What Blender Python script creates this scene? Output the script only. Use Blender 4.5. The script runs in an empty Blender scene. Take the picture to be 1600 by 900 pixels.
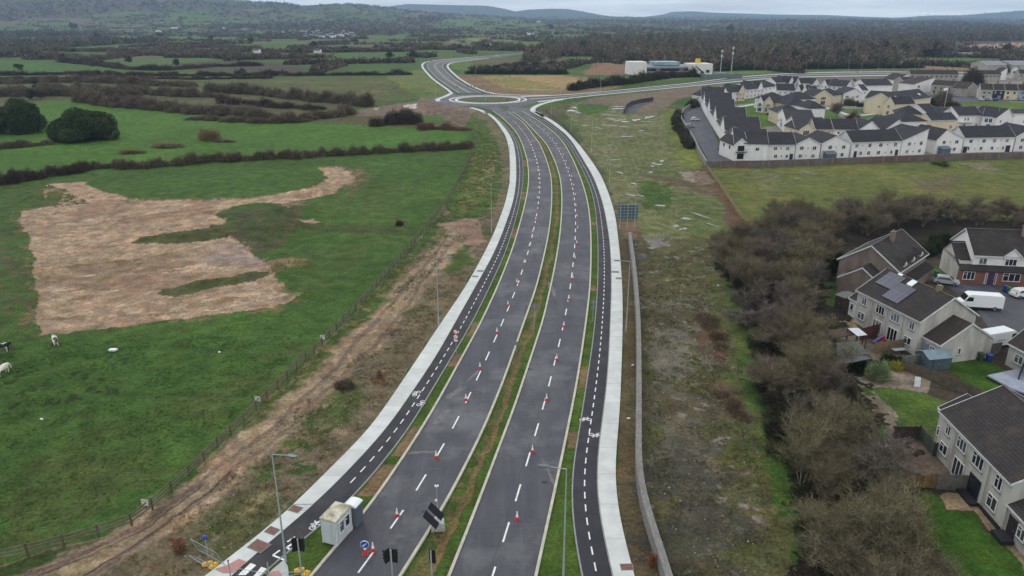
HAZE=0.000085; EXPO=0.07
import bpy, math, random
import numpy as np
R = math.radians
rng = np.random.default_rng(7)
random.seed(7)
SC = bpy.context.scene
COL = SC.collection

# ---------------------------------------------------------------- camera model (survey of the place)
F = 1148.0; H0 = 44.0; PITCH = math.atan(423.0 / F)
CP, SP = math.cos(PITCH), math.sin(PITCH)
def Gxy(px, py, z=0.0):
    px = np.asarray(px, float); py = np.asarray(py, float)
    a = px - 800; b = py - 450
    dy = CP * F - SP * b; dz = -SP * F - CP * b
    t = (z - H0) / dz
    return a * t, dy * t
def G(px, py, z=0.0):
    x, y = Gxy(px, py, z)
    return (float(x), float(y), z)
def pxof(X, Y, z=0.0):
    d = Y * CP - (z - H0) * SP
    return 800 + F * X / d, 450 - F * (Y * SP + (z - H0) * CP) / d

# ---------------------------------------------------------------- small numpy noise
def _hash(ix, iy, s):
    h = (ix.astype(np.int64) * 374761393 + iy.astype(np.int64) * 668265263 + s * 974634777) & 0xffffffff
    h = ((h ^ (h >> 13)) * 1274126177) & 0xffffffff
    return ((h ^ (h >> 16)) & 0xffff) / 65535.0
def vnoise(x, y, s=0):
    ix = np.floor(x); iy = np.floor(y); fx = x - ix; fy = y - iy
    fx = fx * fx * (3 - 2 * fx); fy = fy * fy * (3 - 2 * fy)
    a = _hash(ix, iy, s); b = _hash(ix + 1, iy, s); c = _hash(ix, iy + 1, s); d = _hash(ix + 1, iy + 1, s)
    return (a * (1 - fx) + b * fx) * (1 - fy) + (c * (1 - fx) + d * fx) * fy
def fbm(x, y, s=0, o=4):
    r = 0; a = 1; t = 0
    for k in range(o):
        r = r + a * vnoise(x * 2 ** k, y * 2 ** k, s + k * 17); t += a; a *= 0.5
    return r / t

def lin(c):
    c = np.asarray(c, float) / 255.0
    return np.where(c <= 0.04045, c / 12.92, ((c + 0.055) / 1.055) ** 2.4)
def col4(c, k=1.0):
    l = lin(c) * k
    return (float(l[0]), float(l[1]), float(l[2]), 1.0)

# ---------------------------------------------------------------- materials
def nodemat(name):
    m = bpy.data.materials.new(name); m.use_nodes = True
    nt = m.node_tree; b = nt.nodes['Principled BSDF']
    return m, nt, b
def N(nt, t, **kw):
    n = nt.nodes.new(t)
    for k, v in kw.items(): setattr(n, k, v)
    return n
def mixrgb(nt, fac, a, b, mode='MIX'):
    n = N(nt, 'ShaderNodeMix', data_type='RGBA', blend_type=mode)
    for sock, v in ((n.inputs[0], fac), (n.inputs[6], a), (n.inputs[7], b)):
        if hasattr(v, 'is_output') or isinstance(v, bpy.types.NodeSocket): nt.links.new(v, sock)
        else: sock.default_value = v
    return n.outputs[2]
def ramp(nt, src, p0, c0, p1, c1):
    r = N(nt, 'ShaderNodeMapRange'); r.inputs[1].default_value = p0; r.inputs[2].default_value = p1
    r.inputs[3].default_value = c0; r.inputs[4].default_value = c1
    nt.links.new(src, r.inputs[0]); return r.outputs[0]
def noise(nt, scale, detail=4, rough=0.6, coord='Object', vec=None):
    n = N(nt, 'ShaderNodeTexNoise'); n.inputs['Scale'].default_value = scale
    n.inputs['Detail'].default_value = detail; n.inputs['Roughness'].default_value = rough
    if vec is None:
        tc = N(nt, 'ShaderNodeTexCoord'); vec = tc.outputs[coord]
    nt.links.new(vec, n.inputs['Vector'])
    return n.outputs['Fac']
_M = {}
def mat(name, c, rough=0.7, c2=None, scale=1.0, metal=0.0, bump=0.0, bscale=None, spec=0.4, var=0.0, detail=5):
    """plain surface whose own colour varies a little (dirt, wear)."""
    if name in _M: return _M[name]
    m, nt, b = nodemat(name)
    b.inputs['Roughness'].default_value = rough; b.inputs['Metallic'].default_value = metal
    b.inputs['Specular IOR Level'].default_value = spec
    if c2 is None and var == 0: b.inputs['Base Color'].default_value = col4(c)
    else:
        if c2 is None: c2 = [v * (1 - var) for v in c]
        f = ramp(nt, noise(nt, scale, detail), 0.36, 0, 0.64, 1)
        out = mixrgb(nt, f, col4(c), col4(c2))
        if var:
            oi = N(nt, 'ShaderNodeObjectInfo')
            f2 = ramp(nt, oi.outputs['Random'], 0, 1 - var * 0.5, 1, 1 + var * 0.5)
            hs = N(nt, 'ShaderNodeHueSaturation'); nt.links.new(f2, hs.inputs['Value']); nt.links.new(out, hs.inputs['Color'])
            out = hs.outputs[0]
        nt.links.new(out, b.inputs['Base Color'])
    if bump:
        bn = N(nt, 'ShaderNodeBump'); bn.inputs['Distance'].default_value = bump; bn.inputs['Strength'].default_value = 0.8
        nt.links.new(noise(nt, bscale or scale * 6, 4), bn.inputs['Height']); nt.links.new(bn.outputs[0], b.inputs['Normal'])
    _M[name] = m; return m
def attrmat(name, rough=0.9, nscale=0.5, amt=0.35, transl=0.0, spec=0.1):
    """surface whose own colour is stored per vertex"""
    if name in _M: return _M[name]
    m, nt, b = nodemat(name)
    a = N(nt, 'ShaderNodeAttribute', attribute_name='Col')
    f = ramp(nt, noise(nt, nscale, 3), 0.3, 1 - amt, 0.7, 1 + amt)
    mul = N(nt, 'ShaderNodeVectorMath', operation='SCALE'); nt.links.new(a.outputs['Color'], mul.inputs[0]); nt.links.new(f, mul.inputs['Scale'])
    nt.links.new(mul.outputs[0], b.inputs['Base Color'])
    b.inputs['Roughness'].default_value = rough; b.inputs['Specular IOR Level'].default_value = spec
    _M[name] = m; return m

# ---------------------------------------------------------------- mesh helpers
def tag(o, label=None, cat=None, group=None, kind=None):
    if label: o['label'] = label
    if cat: o['category'] = cat
    if group: o['group'] = group
    if kind: o['kind'] = kind
    return o
def link(name, me, parent=None, loc=None):
    o = bpy.data.objects.new(name, me); COL.objects.link(o)
    if parent is not None: o.parent = parent
    if loc is not None: o.location = loc
    return o
def empty(name, loc=(0, 0, 0), rz=0.0):
    o = bpy.data.objects.new(name, None); COL.objects.link(o); o.location = loc; o.rotation_euler = (0, 0, rz)
    o.empty_display_size = 0.3
    return o
def npmesh(name, V, Fc, nper, m=None, colr=None, smooth=False):
    """V (n,3) ; Fc (k,nper) int ; colr (n,3) linear vertex colour"""
    me = bpy.data.meshes.new(name); V = np.asarray(V, np.float32); Fc = np.asarray(Fc, np.int32)
    me.vertices.add(len(V)); me.vertices.foreach_set('co', V.ravel())
    k = len(Fc); me.loops.add(k * nper); me.polygons.add(k)
    me.loops.foreach_set('vertex_index', Fc.ravel())
    me.polygons.foreach_set('loop_start', np.arange(0, k * nper, nper, dtype=np.int32))
    if smooth: me.polygons.foreach_set('use_smooth', np.ones(k, bool))
    if colr is not None:
        a = me.color_attributes.new('Col', 'FLOAT_COLOR', 'POINT')
        c = np.ones((len(V), 4), np.float32); c[:, :3] = colr; a.data.foreach_set('color', c.ravel())
    me.update(); me.validate()
    if m: me.materials.append(m)
    return me
class MB:
    """collects faces for one mesh"""
    def __init__(s): s.v = []; s.f = []; s.uv = []
    def poly(s, pts, uv=None):
        n = len(s.v); s.v += [tuple(p) for p in pts]; s.f.append(tuple(range(n, n + len(pts)))); s.uv.append(uv)
    def box(s, x0, x1, y0, y1, z0, z1):
        n = len(s.v)
        s.v += [(x0, y0, z0), (x1, y0, z0), (x1, y1, z0), (x0, y1, z0), (x0, y0, z1), (x1, y0, z1), (x1, y1, z1), (x0, y1, z1)]
        for q in ((0, 3, 2, 1), (4, 5, 6, 7), (0, 1, 5, 4), (1, 2, 6, 5), (2, 3, 7, 6), (3, 0, 4, 7)):
            s.f.append(tuple(n + i for i in q)); s.uv.append(None)
        return s
    def prism(s, pts, d):
        """extrude polygon pts (3d) by vector d"""
        n = len(s.v); k = len(pts); s.v += [tuple(p) for p in pts] + [tuple(p[i] + d[i] for i in range(3)) for p in pts]
        s.f.append(tuple(n + i for i in range(k))[::-1]); s.uv.append(None)
        s.f.append(tuple(n + k + i for i in range(k))); s.uv.append(None)
        for i in range(k):
            j = (i + 1) % k; s.f.append((n + i, n + j, n + k + j, n + k + i)); s.uv.append(None)
        return s
    def tube(s, p0, p1, r0, r1=None, k=8, cap=True):
        r1 = r0 if r1 is None else r1
        p0 = np.array(p0, float); p1 = np.array(p1, float); d = p1 - p0; L = np.linalg.norm(d)
        if L < 1e-9: return s
        d /= L; a = np.array([0, 0, 1.0]) if abs(d[2]) < 0.9 else np.array([1.0, 0, 0])
        u = np.cross(d, a); u /= np.linalg.norm(u); w = np.cross(d, u); n = len(s.v)
        for p, r in ((p0, r0), (p1, r1)):
            for i in range(k):
                t = 2 * math.pi * i / k; s.v.append(tuple(p + r * (math.cos(t) * u + math.sin(t) * w)))
        for i in range(k):
            j = (i + 1) % k; s.f.append((n + i, n + j, n + k + j, n + k + i)); s.uv.append(None)
        if cap:
            s.f.append(tuple(n + i for i in range(k))[::-1]); s.f.append(tuple(n + k + i for i in range(k))); s.uv += [None, None]
        return s
    def ball(s, c, r, sz=(1, 1, 1), seg=8, rings=6):
        n = len(s.v)
        for i in range(rings + 1):
            ph = math.pi * i / rings
            for j in range(seg):
                th = 2 * math.pi * j / seg
                s.v.append((c[0] + r * sz[0] * math.sin(ph) * math.cos(th), c[1] + r * sz[1] * math.sin(ph) * math.sin(th), c[2] - r * sz[2] * math.cos(ph)))
        for i in range(rings):
            for j in range(seg):
                a = n + i * seg + j; b = n + i * seg + (j + 1) % seg
                s.f.append((a, b, b + seg, a + seg)); s.uv.append(None)
        return s
    def mesh(s, name, m, bevel=0, smooth=False):
        me = bpy.data.meshes.new(name); me.from_pydata(s.v, [], s.f)
        if any(u is not None for u in s.uv):
            uvl = me.uv_layers.new(name='UVMap'); k = 0
            for fi, f in enumerate(s.f):
                for j in range(len(f)):
                    if s.uv[fi] is not None: uvl.data[k].uv = s.uv[fi][j]
                    k += 1
        me.validate(); me.update()
        if m: me.materials.append(m)
        if smooth:
            for p in me.polygons: p.use_smooth = True
        return me
    def build(s, name, m, parent=None, loc=None, smooth=False):
        return link(name, s.mesh(name, m, smooth=smooth), parent, loc)
def copy_tree(o, parent=None):
    c = o.copy(); COL.objects.link(c)
    if parent is not None: c.parent = parent
    for ch in list(KIDS.get(o.name, [])):
        KIDS.setdefault(c.name, []).append(copy_tree(ch, c))
    return c
KIDS = {}
def kid(parent, o):
    KIDS.setdefault(parent.name, []).append(o); return o
ORD = ['nearest', 'second', 'third', 'fourth', 'fifth', 'sixth', 'seventh', 'eighth', 'ninth', 'tenth', 'eleventh', 'twelfth', 'thirteenth', 'fourteenth', 'fifteenth', 'sixteenth', 'seventeenth', 'eighteenth', 'nineteenth', 'twentieth', 'twenty-first', 'twenty-second', 'twenty-third', 'twenty-fourth', 'twenty-fifth', 'twenty-sixth', 'twenty-seventh', 'twenty-eighth', 'twenty-ninth', 'thirtieth', 'thirty-first', 'thirty-second', 'thirty-third', 'thirty-fourth', 'thirty-fifth', 'thirty-sixth', 'thirty-seventh', 'thirty-eighth', 'thirty-ninth', 'fortieth']
def nth(i, near='nearest'):
    return near if i == 0 else ORD[min(i, len(ORD) - 1)]

# ---------------------------------------------------------------- road edges, as X(Y): the carriageway runs almost straight away
_rows = np.arange(12.0, 470.0, 1.0)
def edge(pts, sig=5.0):
    pts = sorted(pts, key=lambda p: -p[1])
    x, y = Gxy([p[0] for p in pts], [p[1] for p in pts])
    o = np.argsort(y); x = x[o]; y = y[o]
    xs = np.interp(_rows, y, x)
    s0 = (x[1] - x[0]) / (y[1] - y[0]); xs = np.where(_rows < y[0], x[0] + (_rows - y[0]) * s0, xs)
    s1 = (x[-1] - x[-2]) / (y[-1] - y[-2]); xs = np.where(_rows > y[-1], x[-1] + (_rows - y[-1]) * s1, xs)
    out = xs.copy()
    for i, yy in enumerate(_rows):
        sg = 2.0 + sig * min(1.0, yy / 200.0)
        w = np.exp(-0.5 * ((_rows - yy) / sg) ** 2)
        lo = max(0, i - 25); hi = min(len(_rows), i + 26)
        # local linear fit, so that curves keep their position at the ends too
        ww = w[lo:hi]; dx = _rows[lo:hi] - yy; xx = xs[lo:hi]
        S0 = ww.sum(); S1 = (ww * dx).sum(); S2 = (ww * dx * dx).sum(); T0 = (ww * xx).sum(); T1 = (ww * dx * xx).sum()
        out[i] = (S2 * T0 - S1 * T1) / (S0 * S2 - S1 * S1)
    return out
E = {}
E[1] = edge([(322, 900), (400, 841), (451, 800), (512, 736), (576, 675), (652, 562), (686, 510), (727, 450), (755, 400), (772, 365), (790, 317), (797, 282), (797, 250), (794, 225), (789, 210), (782, 200), (775, 190), (764, 180), (755, 174), (745, 171)])
E[2] = edge([(362, 900), (400, 864), (496, 787), (602, 675), (679, 562), (742, 450), (770, 400), (785, 365), (800, 322), (805, 300), (807, 275), (806, 245), (803, 225), (796, 210), (788.5, 200), (780, 190), (769, 180), (760, 175), (750, 171.5)])
E[3] = edge([(408, 900), (447, 863), (505, 820), (547, 787), (637, 675), (674, 612), (704, 562), (734, 512), (765, 450), (790, 395), (801, 360), (809, 332), (815.5, 300), (818, 275), (817, 250), (811, 225), (803, 210), (794, 200), (784, 190), (771, 180), (762, 175), (752, 172)])
E[4] = edge([(487, 900), (582, 787), (656.5, 675), (686, 625), (720, 562), (749, 510), (777, 450), (799, 395), (811, 355), (819, 325), (824.5, 300), (826.5, 275), (824, 250), (816, 225), (809, 210), (801, 200), (791, 190), (780, 180), (769, 173)])
E[5] = edge([(626, 900), (697, 787), (754, 675), (785, 600), (800, 558), (820, 500), (838, 450), (844, 425), (850, 400), (855.5, 375), (859.5, 350), (861.5, 325), (862.5, 300), (861, 275), (854, 250), (843.5, 225), (832, 210), (825, 200), (816, 190), (802, 180), (791, 173)])
E[6] = edge([(702, 900), (747, 787), (789, 675), (801, 645), (816, 600), (832.5, 550), (849, 500), (860, 450), (865.5, 425), (870, 400), (874, 375), (876.5, 350), (878, 325), (878, 300), (875, 275), (866.5, 250), (854, 225), (840, 210), (830.5, 200), (821, 190), (809, 180), (797, 173)])
E[7] = edge([(837.5, 900), (854, 825), (865, 775), (876, 725), (886, 675), (894, 637), (901, 600), (909, 550), (916, 500), (922, 450), (923.5, 400), (923.5, 375), (922.5, 350), (920, 325), (914.5, 300), (906, 275), (895.5, 250), (882, 225), (869, 210), (857, 200), (843, 190), (827, 180), (816, 174)])
E[8] = edge([(909, 900), (901, 862), (895.5, 825), (893, 800), (892, 762), (895, 725), (900, 700), (904.5, 675), (910.5, 637), (916, 600), (924, 550), (930, 500), (933.5, 450), (934.5, 400), (934, 375), (932.5, 350), (930, 325), (925, 300), (915, 275), (902, 250), (887, 225), (873, 210), (862, 200), (848, 190), (832, 180), (822, 174)])
E[9] = edge([(956, 900), (947.5, 862), (939, 825), (935, 800), (932, 775), (930.5, 750), (932, 725), (934, 700), (938, 675), (943, 637), (947.5, 600), (951, 550), (953, 500), (955, 450), (954, 400), (952, 375), (948, 350), (943.5, 325), (936, 300), (926, 275), (911, 250), (896, 225), (883, 209), (871, 200), (858, 190), (842, 180), (833, 175)])
E[10] = edge([(991, 900), (981, 862), (970.5, 825), (966, 800), (962.5, 775), (960, 750), (961, 725), (965.5, 675), (969, 637), (970, 600), (972, 550), (973, 500), (972.5, 450), (969, 400), (966, 375), (963.5, 350), (958.5, 325), (950, 300), (939.5, 275), (923, 250), (904, 225), (889, 209), (879, 200), (866, 190), (848, 180), (840, 175)])
def EX(i, Y): return np.interp(Y, _rows, E[i])
Y_END = 352.0     # where the carriageway opens into the roundabout
# ---------------------------------------------------------------- relief
def elev_py(px, table):
    return np.interp(px, [t[0] for t in table], [t[1] for t in table])
RIDGES = [  # distance, foot distance, back distance, skyline profile (px -> py)
    (5200, 2500, 8000, [(-900, -70), (-400, -55), (0, -34), (200, -18), (330, -4), (358, 0), (400, 3), (430, 5), (480, 10), (530, 8), (560, 9), (600, 13), (640, 19), (700, 23), (760, 26), (860, 33), (3000, 33)]),
    (7000, 5800, 8600, [(-900, 26), (380, 14), (480, 8), (530, 6), (560, 6.5), (600, 11), (650, 17), (760, 24), (830, 27), (1000, 27), (1390, 29.5), (3000, 29)]),
    (9600, 7800, 11000, [(-900, 20), (500, 18), (590, 12), (640, 6.5), (700, 8), (760, 9), (790, 14), (805, 18), (825, 15), (860, 13.5), (887, 14), (912, 18), (937, 23), (960, 26), (1012, 27), (1030, 26), (1060, 24), (1350, 26.5), (1390, 28.5), (1450, 24.5), (1500, 24), (1550, 20), (1600, 16), (1700, 12), (3000, 10)]),
    (11400, 10600, 12400, [(-900, 30), (950, 30), (1000, 27), (1035, 22.5), (1050, 18.5), (1080, 17.5), (1112, 19.5), (1162, 21), (1200, 22.5), (1290, 23.5), (1350, 26), (1400, 28), (1600, 27), (3000, 27)]),
]
BUMPS = [  # px, py, radius along, radius across, height, angle
    (480, 301, 9, 2.5, 1.3, .5), (455, 330, 9, 4, 1.2, .2), (430, 352, 7, 4, 1.4, .0), (290, 368, 9, 1.3, .9, .12), (350, 438, 8, 1.2, .8, .12),
    (565, 280, 3, 9, 1.1, .5), (75, 305, 7, 5, 1.6, 0), (730, 356, 5, 6, 1.6, -.5), (450, 412, 4, 2, .9, 0), (475, 462, 3, 1.6, .7, 0), (540, 630, 3, 5, .9, .6),
    (940, 105, 22, 14, 4.0, 0), (848, 112, 16, 12, 5.0, 0), (990, 102, 30, 12, 3.5, 0), (1320, 268, 5, 2.5, 1.0, 0), (1475, 260, 6, 3, 1.3, 0), (1235, 275, 4, 2, .8, 0), (630, 136, 11, 40, 3.2, .35)]
def bumps(X, Y):
    z = np.zeros_like(X)
    for px, py, ra, rb, h, an in BUMPS:
        cx, cy = Gxy(px, py); dx = X - cx; dy = Y - cy
        c, s = math.cos(an), math.sin(an)
        u = (dx * c + dy * s) / ra; v = (-dx * s + dy * c) / rb
        z = z + h * np.exp(-(u * u + v * v)) * (0.75 + 0.5 * fbm(X * .35, Y * .35, 5))
    e = EX(1, np.clip(Y, 12, 460)); e2 = EX(10, np.clip(Y, 12, 460))
    return z * np.where((Y < 460) & (X < 30), np.clip((e - X - 1.2) / 3, 0, 1), 1)
def height(X, Y):
    X = np.asarray(X, float); Y = np.asarray(Y, float)
    Ys = np.maximum(Y, 1.0); px = 800 + F / CP * X / Ys
    z = np.zeros_like(X)
    for D, d0, d1, tab in RIDGES:
        top = H0 + (27 - elev_py(px, tab)) * D / 1304.0
        a = np.clip((Ys - d0) / (D - d0), 0, 1); b = np.clip((d1 - Ys) / (d1 - D), 0, 1)
        s = np.where(Ys < D, a * a * (3 - 2 * a), b * b * (3 - 2 * b))
        z = np.maximum(z, np.maximum(top, 0) * s)
    far = np.clip((Ys - 1500) / 1500, 0, 1)
    z = z + far * (fbm(X / 900, Y / 900, 3) - 0.45) * np.where(Ys > 2500, 26, 10) * np.clip(1.4 - Ys / 9000, 0.35, 1)
    return z
def near_h(X, Y):
    """small relief of the rough ground; flat where roads and buildings stand"""
    z = bumps(X, Y)
    rough = np.clip(np.minimum(EX(1, np.clip(Y, 12, 460)) - X - 2, 40) / 6, 0, 1) + np.clip((X - EX(10, np.clip(Y, 12, 460)) - 9) / 5, 0, 1) * (X < 60)
    m = (Y < 460) * np.clip(rough, 0, 1)
    z = z + m * ((fbm(X * .18, Y * .18, 8) - 0.5) * 0.5 + (fbm(X * 1.1, Y * 1.1, 9, 3) - .5) * .16)
    return z - 0.02
# ---------------------------------------------------------------- ground grid: rows every ~0.8 px of view depth, columns of constant bearing
pys = np.concatenate([np.arange(1010, 60, -1.15), np.arange(60, 36, -0.6)])
Yr = Gxy(np.full_like(pys, 800.0), pys)[1]
Yr = np.concatenate([[-30.0, 5.0, 20.0], Yr[Yr > 28], np.geomspace(Gxy(800, 35.5)[1], 12500, 130)])
tc = np.linspace(-0.80, 0.80, 1500); tc = np.concatenate([[-1.6, -1.3, -1.1, -1.0, -.95, -.9, -.87, -.84], tc, [.84, .87, .9, .95, 1.0, 1.1, 1.3, 1.6]])
YY, TT = np.meshgrid(Yr, tc, indexing='ij')
XX = TT * np.maximum(YY, 60.0)
X = XX.ravel(); Y = YY.ravel()
C = np.zeros((len(X), 3)); C[:] = lin((52, 83, 38))
_mid = (Y < 620)
WX = X + (fbm(X * .25, Y * .25, 21, 3) - .5) * 2.4 + (fbm(X * 1.3, Y * 1.3, 23, 2) - .5) * 0.9
WY = Y + (fbm(X * .25, Y * .25, 22, 3) - .5) * 2.4 + (fbm(X * 1.3, Y * 1.3, 24, 2) - .5) * 0.9
NZ = fbm(X * .9, Y * .9, 31, 4); NB = fbm(X * .09, Y * .09, 32, 4); NT = fbm(X * .02, Y * .05, 33, 4)
def pip(x, y, P):
    ins = np.zeros(len(x), bool); n = len(P)
    for i in range(n):
        x0, y0 = P[i]; x1, y1 = P[(i + 1) % n]
        if y0 == y1: continue
        c = ((y0 > y) != (y1 > y)) & (x < (x1 - x0) * (y - y0) / (y1 - y0) + x0)
        ins ^= c
    return ins
def _paint(idx, colr, a):
    a = np.clip(a, 0, 1)[:, None]; C[idx] = C[idx] * (1 - a) + lin(colr) * a
def P(colr, pts, warp=1.0, a=1.0, patch=None, world=False, big=False):
    """ground of its own colour inside an outline"""
    W = pts if world else [tuple(map(float, Gxy(*p))) for p in pts]
    xs = [w[0] for w in W]; ys = [w[1] for w in W]
    idx = np.nonzero((X > min(xs) - 4) & (X < max(xs) + 4) & (Y > min(ys) - 4) & (Y < max(ys) + 4))[0]
    x = X[idx] + (WX[idx] - X[idx]) * warp; y = Y[idx] + (WY[idx] - Y[idx]) * warp
    k = pip(x, y, W); idx = idx[k]
    al = np.full(len(idx), a)
    if patch is not None:
        src = NB if big else NZ
        al = al * np.clip((src[idx] - patch) * 9 + .5, 0, 1)
    _paint(idx, colr, al)
def S(colr, pts, w, warp=1.0, a=1.0, patch=None, soft=.4, world=False, big=False):
    """a track or strip of its own colour along a line"""
    W = pts if world else [tuple(map(float, Gxy(*p))) for p in pts]
    xs = [q[0] for q in W]; ys = [q[1] for q in W]
    idx = np.nonzero((X > min(xs) - w - 2) & (X < max(xs) + w + 2) & (Y > min(ys) - w - 2) & (Y < max(ys) + w + 2))[0]
    x = X[idx] + (WX[idx] - X[idx]) * warp; y = Y[idx] + (WY[idx] - Y[idx]) * warp
    d = np.full(len(idx), 1e9)
    for (x0, y0), (x1, y1) in zip(W[:-1], W[1:]):
        L = (x1 - x0) ** 2 + (y1 - y0) ** 2 + 1e-9
        t = np.clip(((x - x0) * (x1 - x0) + (y - y0) * (y1 - y0)) / L, 0, 1)
        d = np.minimum(d, np.hypot(x - x0 - t * (x1 - x0), y - y0 - t * (y1 - y0)))
    al = np.clip((w / 2 - d) / soft + .5, 0, 1) * a
    if patch is not None: al = al * np.clip(((NB if big else NZ)[idx] - patch) * 9 + .5, 0, 1)
    k = al > 0; _paint(idx[k], colr, al[k])

# --- far fields: a jittered lattice of fields, each of its own green, with scrub along the edges
def cells(x, y, sx=210.0, sy=150.0, seed=77):
    yy = y / sy; xx = x / sx + 0.5 * (np.floor(yy) % 2)
    ix = np.floor(xx); iy = np.floor(yy)
    f1 = np.full(x.shape, 1e9); f2 = np.full(x.shape, 1e9); cid = np.zeros(x.shape)
    for dx in (-1, 0, 1):
        for dy in (-1, 0, 1):
            jx = ix + dx; jy = iy + dy
            cx = (jx + .1 + .8 * _hash(jx, jy, seed) ) * sx - 0.5 * (np.floor(yy) % 2) * sx
            cy = (jy + .1 + .8 * _hash(jx, jy, seed + 1)) * sy
            d = np.hypot((cx - x), (cy - y) * 1.3)
            h = _hash(jx, jy, seed + 2)
            n = d < f1
            f2 = np.where(n, f1, np.minimum(f2, d)); cid = np.where(n, h, cid); f1 = np.where(n, d, f1)
    return f1, f2, cid
def far_pos(x, y):   # bend the lattice so that field edges wander
    return x + 60 * (fbm(x / 260, y / 260, 41, 3) - .5), y + 60 * (fbm(x / 260, y / 260, 42, 3) - .5)
def woodness(x, y):
    px = 800 + F / CP * x / np.maximum(y, 1); n = fbm(x / 420, y / 650, 51, 3)
    right = np.clip((px - 760) / 260, 0, 1)
    th = 0.60 - 0.15 * right - 0.10 * (y > 2600) * (px < 760) - .04 * (y > 4500)
    return n - th
fk = np.nonzero(Y > 560)[0]
fx, fy = far_pos(X[fk], Y[fk]); f1, f2, cid = cells(fx, fy)
cols = np.array([lin(c) for c in [(58, 84, 44), (70, 92, 52), (54, 78, 42), (76, 88, 56), (82, 84, 58), (62, 88, 46), (88, 82, 64), (66, 84, 48)]])
fc = cols[np.minimum((cid * 8).astype(int), 7)]
wd = woodness(X[fk], Y[fk])
woodc = lin((70, 64, 56))
al = np.clip(wd * 40 + .5, 0, 1)[:, None]
fc = fc * (1 - al) + woodc * al
hill = np.clip((Y[fk] - 4300) / 500, 0, 1) * np.clip((360 - (800 + F / CP * X[fk] / Y[fk])) / 60, 0, 1)
al = hill[:, None] * .92; fc = fc * (1 - al) + lin((44, 45, 46)) * al
mt = np.clip((Y[fk] - 7900) / 500, 0, 1)[:, None]; fc = fc * (1 - mt) + (lin((70, 76, 60)) * (1 - np.clip(NT[fk][:, None] * 1.6 - .5, 0, 1)) + lin((84, 76, 70)) * np.clip(NT[fk][:, None] * 1.6 - .5, 0, 1)) * mt
bl = np.clip((Y[fk] - 560) / 100, 0, 1)[:, None]
C[fk] = C[fk] * (1 - bl) + fc * bl
# --- pastures on the left
P((54, 94, 38), [(-400, 285), (0, 283), (140, 262), (400, 247), (735, 230), (728, 203), (560, 196), (420, 190), (300, 175), (160, 155), (40, 156), (-400, 160)])
P((76, 76, 50), [(-400, 160), (0, 205), (60, 160), (160, 152), (260, 168), (420, 182), (560, 196), (728, 203), (700, 175), (545, 172), (560, 160), (400, 145), (0, 118), (-400, 112)])
P((72, 82, 48), [(-400, 118), (0, 118), (400, 120), (598, 120), (610, 128), (650, 152), (600, 164), (520, 155), (400, 142), (200, 138), (-400, 150)])
P((86, 84, 56), [(420, 126), (600, 128), (630, 145), (560, 152)], warp=4, patch=.5, big=True)
P((56, 84, 42), [(-400, 100), (0, 100), (120, 98), (220, 108), (420, 112), (640, 113), (640, 116), (0, 116), (-400, 118)])
P((52, 88, 40), [(-400, 88), (0, 92), (85, 96), (130, 100), (200, 108), (120, 114), (0, 114), (-400, 114)])
P((60, 90, 46), [(140, 94), (330, 89), (345, 94), (220, 104), (150, 99)])
P((64, 92, 48), [(90, 73), (230, 67), (340, 70), (300, 78), (120, 79)])
P((66, 92, 50), [(0, 78), (100, 76), (110, 80), (0, 83)]); P((62, 90, 48), [(570, 60), (760, 57), (800, 62), (600, 66)])
P((112, 104, 66), [(670, 62), (790, 58), (800, 64), (720, 68)], patch=.45, big=True); P((60, 90, 46), [(520, 84), (600, 83), (640, 90), (540, 90)])
P((58, 62, 44), [(-400, 275), (0, 283), (60, 292), (100, 300), (60, 320), (30, 330), (40, 420), (62, 520), (0, 560), (-400, 560)], patch=.56, a=.75)
P((84, 72, 56), [(-60, 330), (40, 380), (60, 470), (62, 525), (-60, 545)], patch=.6, a=.7)
# --- stripped earth of the digging
earth = [(29, 332), (75, 322), (100, 312), (80, 287), (135, 284), (140, 292), (175, 302), (225, 311), (325, 312), (400, 308), (475, 297), (500, 285), (511, 276), (497, 261), (532, 260), (550, 270), (557, 280), (542, 292), (525, 301), (477, 311), (440, 318), (400, 315), (365, 321), (338, 332), (362, 345), (345, 352), (327, 352), (360, 371), (385, 385), (400, 398), (420, 415), (430, 432), (455, 452), (480, 462), (440, 474), (370, 488), (260, 500), (170, 512), (62, 523), (56, 470), (50, 400), (40, 360)]
P((92, 86, 60), [(px + (6 if px > 250 else -4), py + (3 if py > 350 else -2)) for px, py in earth], warp=3.0, patch=.42)
P((139, 121, 101), earth, warp=.8)
P((154, 135, 114), earth, warp=1.2, patch=.53, a=.8); P((120, 100, 84), earth, warp=2, patch=.6, a=.8, big=True)
P((132, 120, 116), [(310, 395), (350, 378), (385, 385), (405, 400), (400, 415), (330, 412)], warp=3, patch=.46, a=.9)
P((104, 94, 68), [(60, 400), (180, 380), (250, 410), (180, 440), (60, 440)], warp=4, patch=.56, a=.7)
for k in range(110):
    q = rng.uniform([60, 330], [400, 500]); d_ = rng.uniform(20, 75)
    if pip(np.array([q[0]]), np.array([q[1]]), earth)[0] and pip(np.array([q[0] + d_]), np.array([q[1] - d_ * .14]), earth)[0]: S([(116, 98, 78), (172, 154, 134), (104, 92, 66)][k % 3], [(q[0], q[1]), (q[0] + d_ * .5, q[1] - d_ * .06), (q[0] + d_, q[1] - d_ * .14)], rng.uniform(.4, 1.6), warp=1.6, patch=.46, a=.75)
S((92, 72, 54), [(120, 412), (150, 410), (220, 403)], .7, a=.9); S((100, 80, 60), [(125, 350), (190, 341), (250, 330), (330, 322)], .6, a=.8)
P((66, 72, 44), [(205, 377), (225, 368), (270, 359), (345, 352), (362, 356), (358, 370), (290, 377), (250, 379)], warp=.6)
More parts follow.
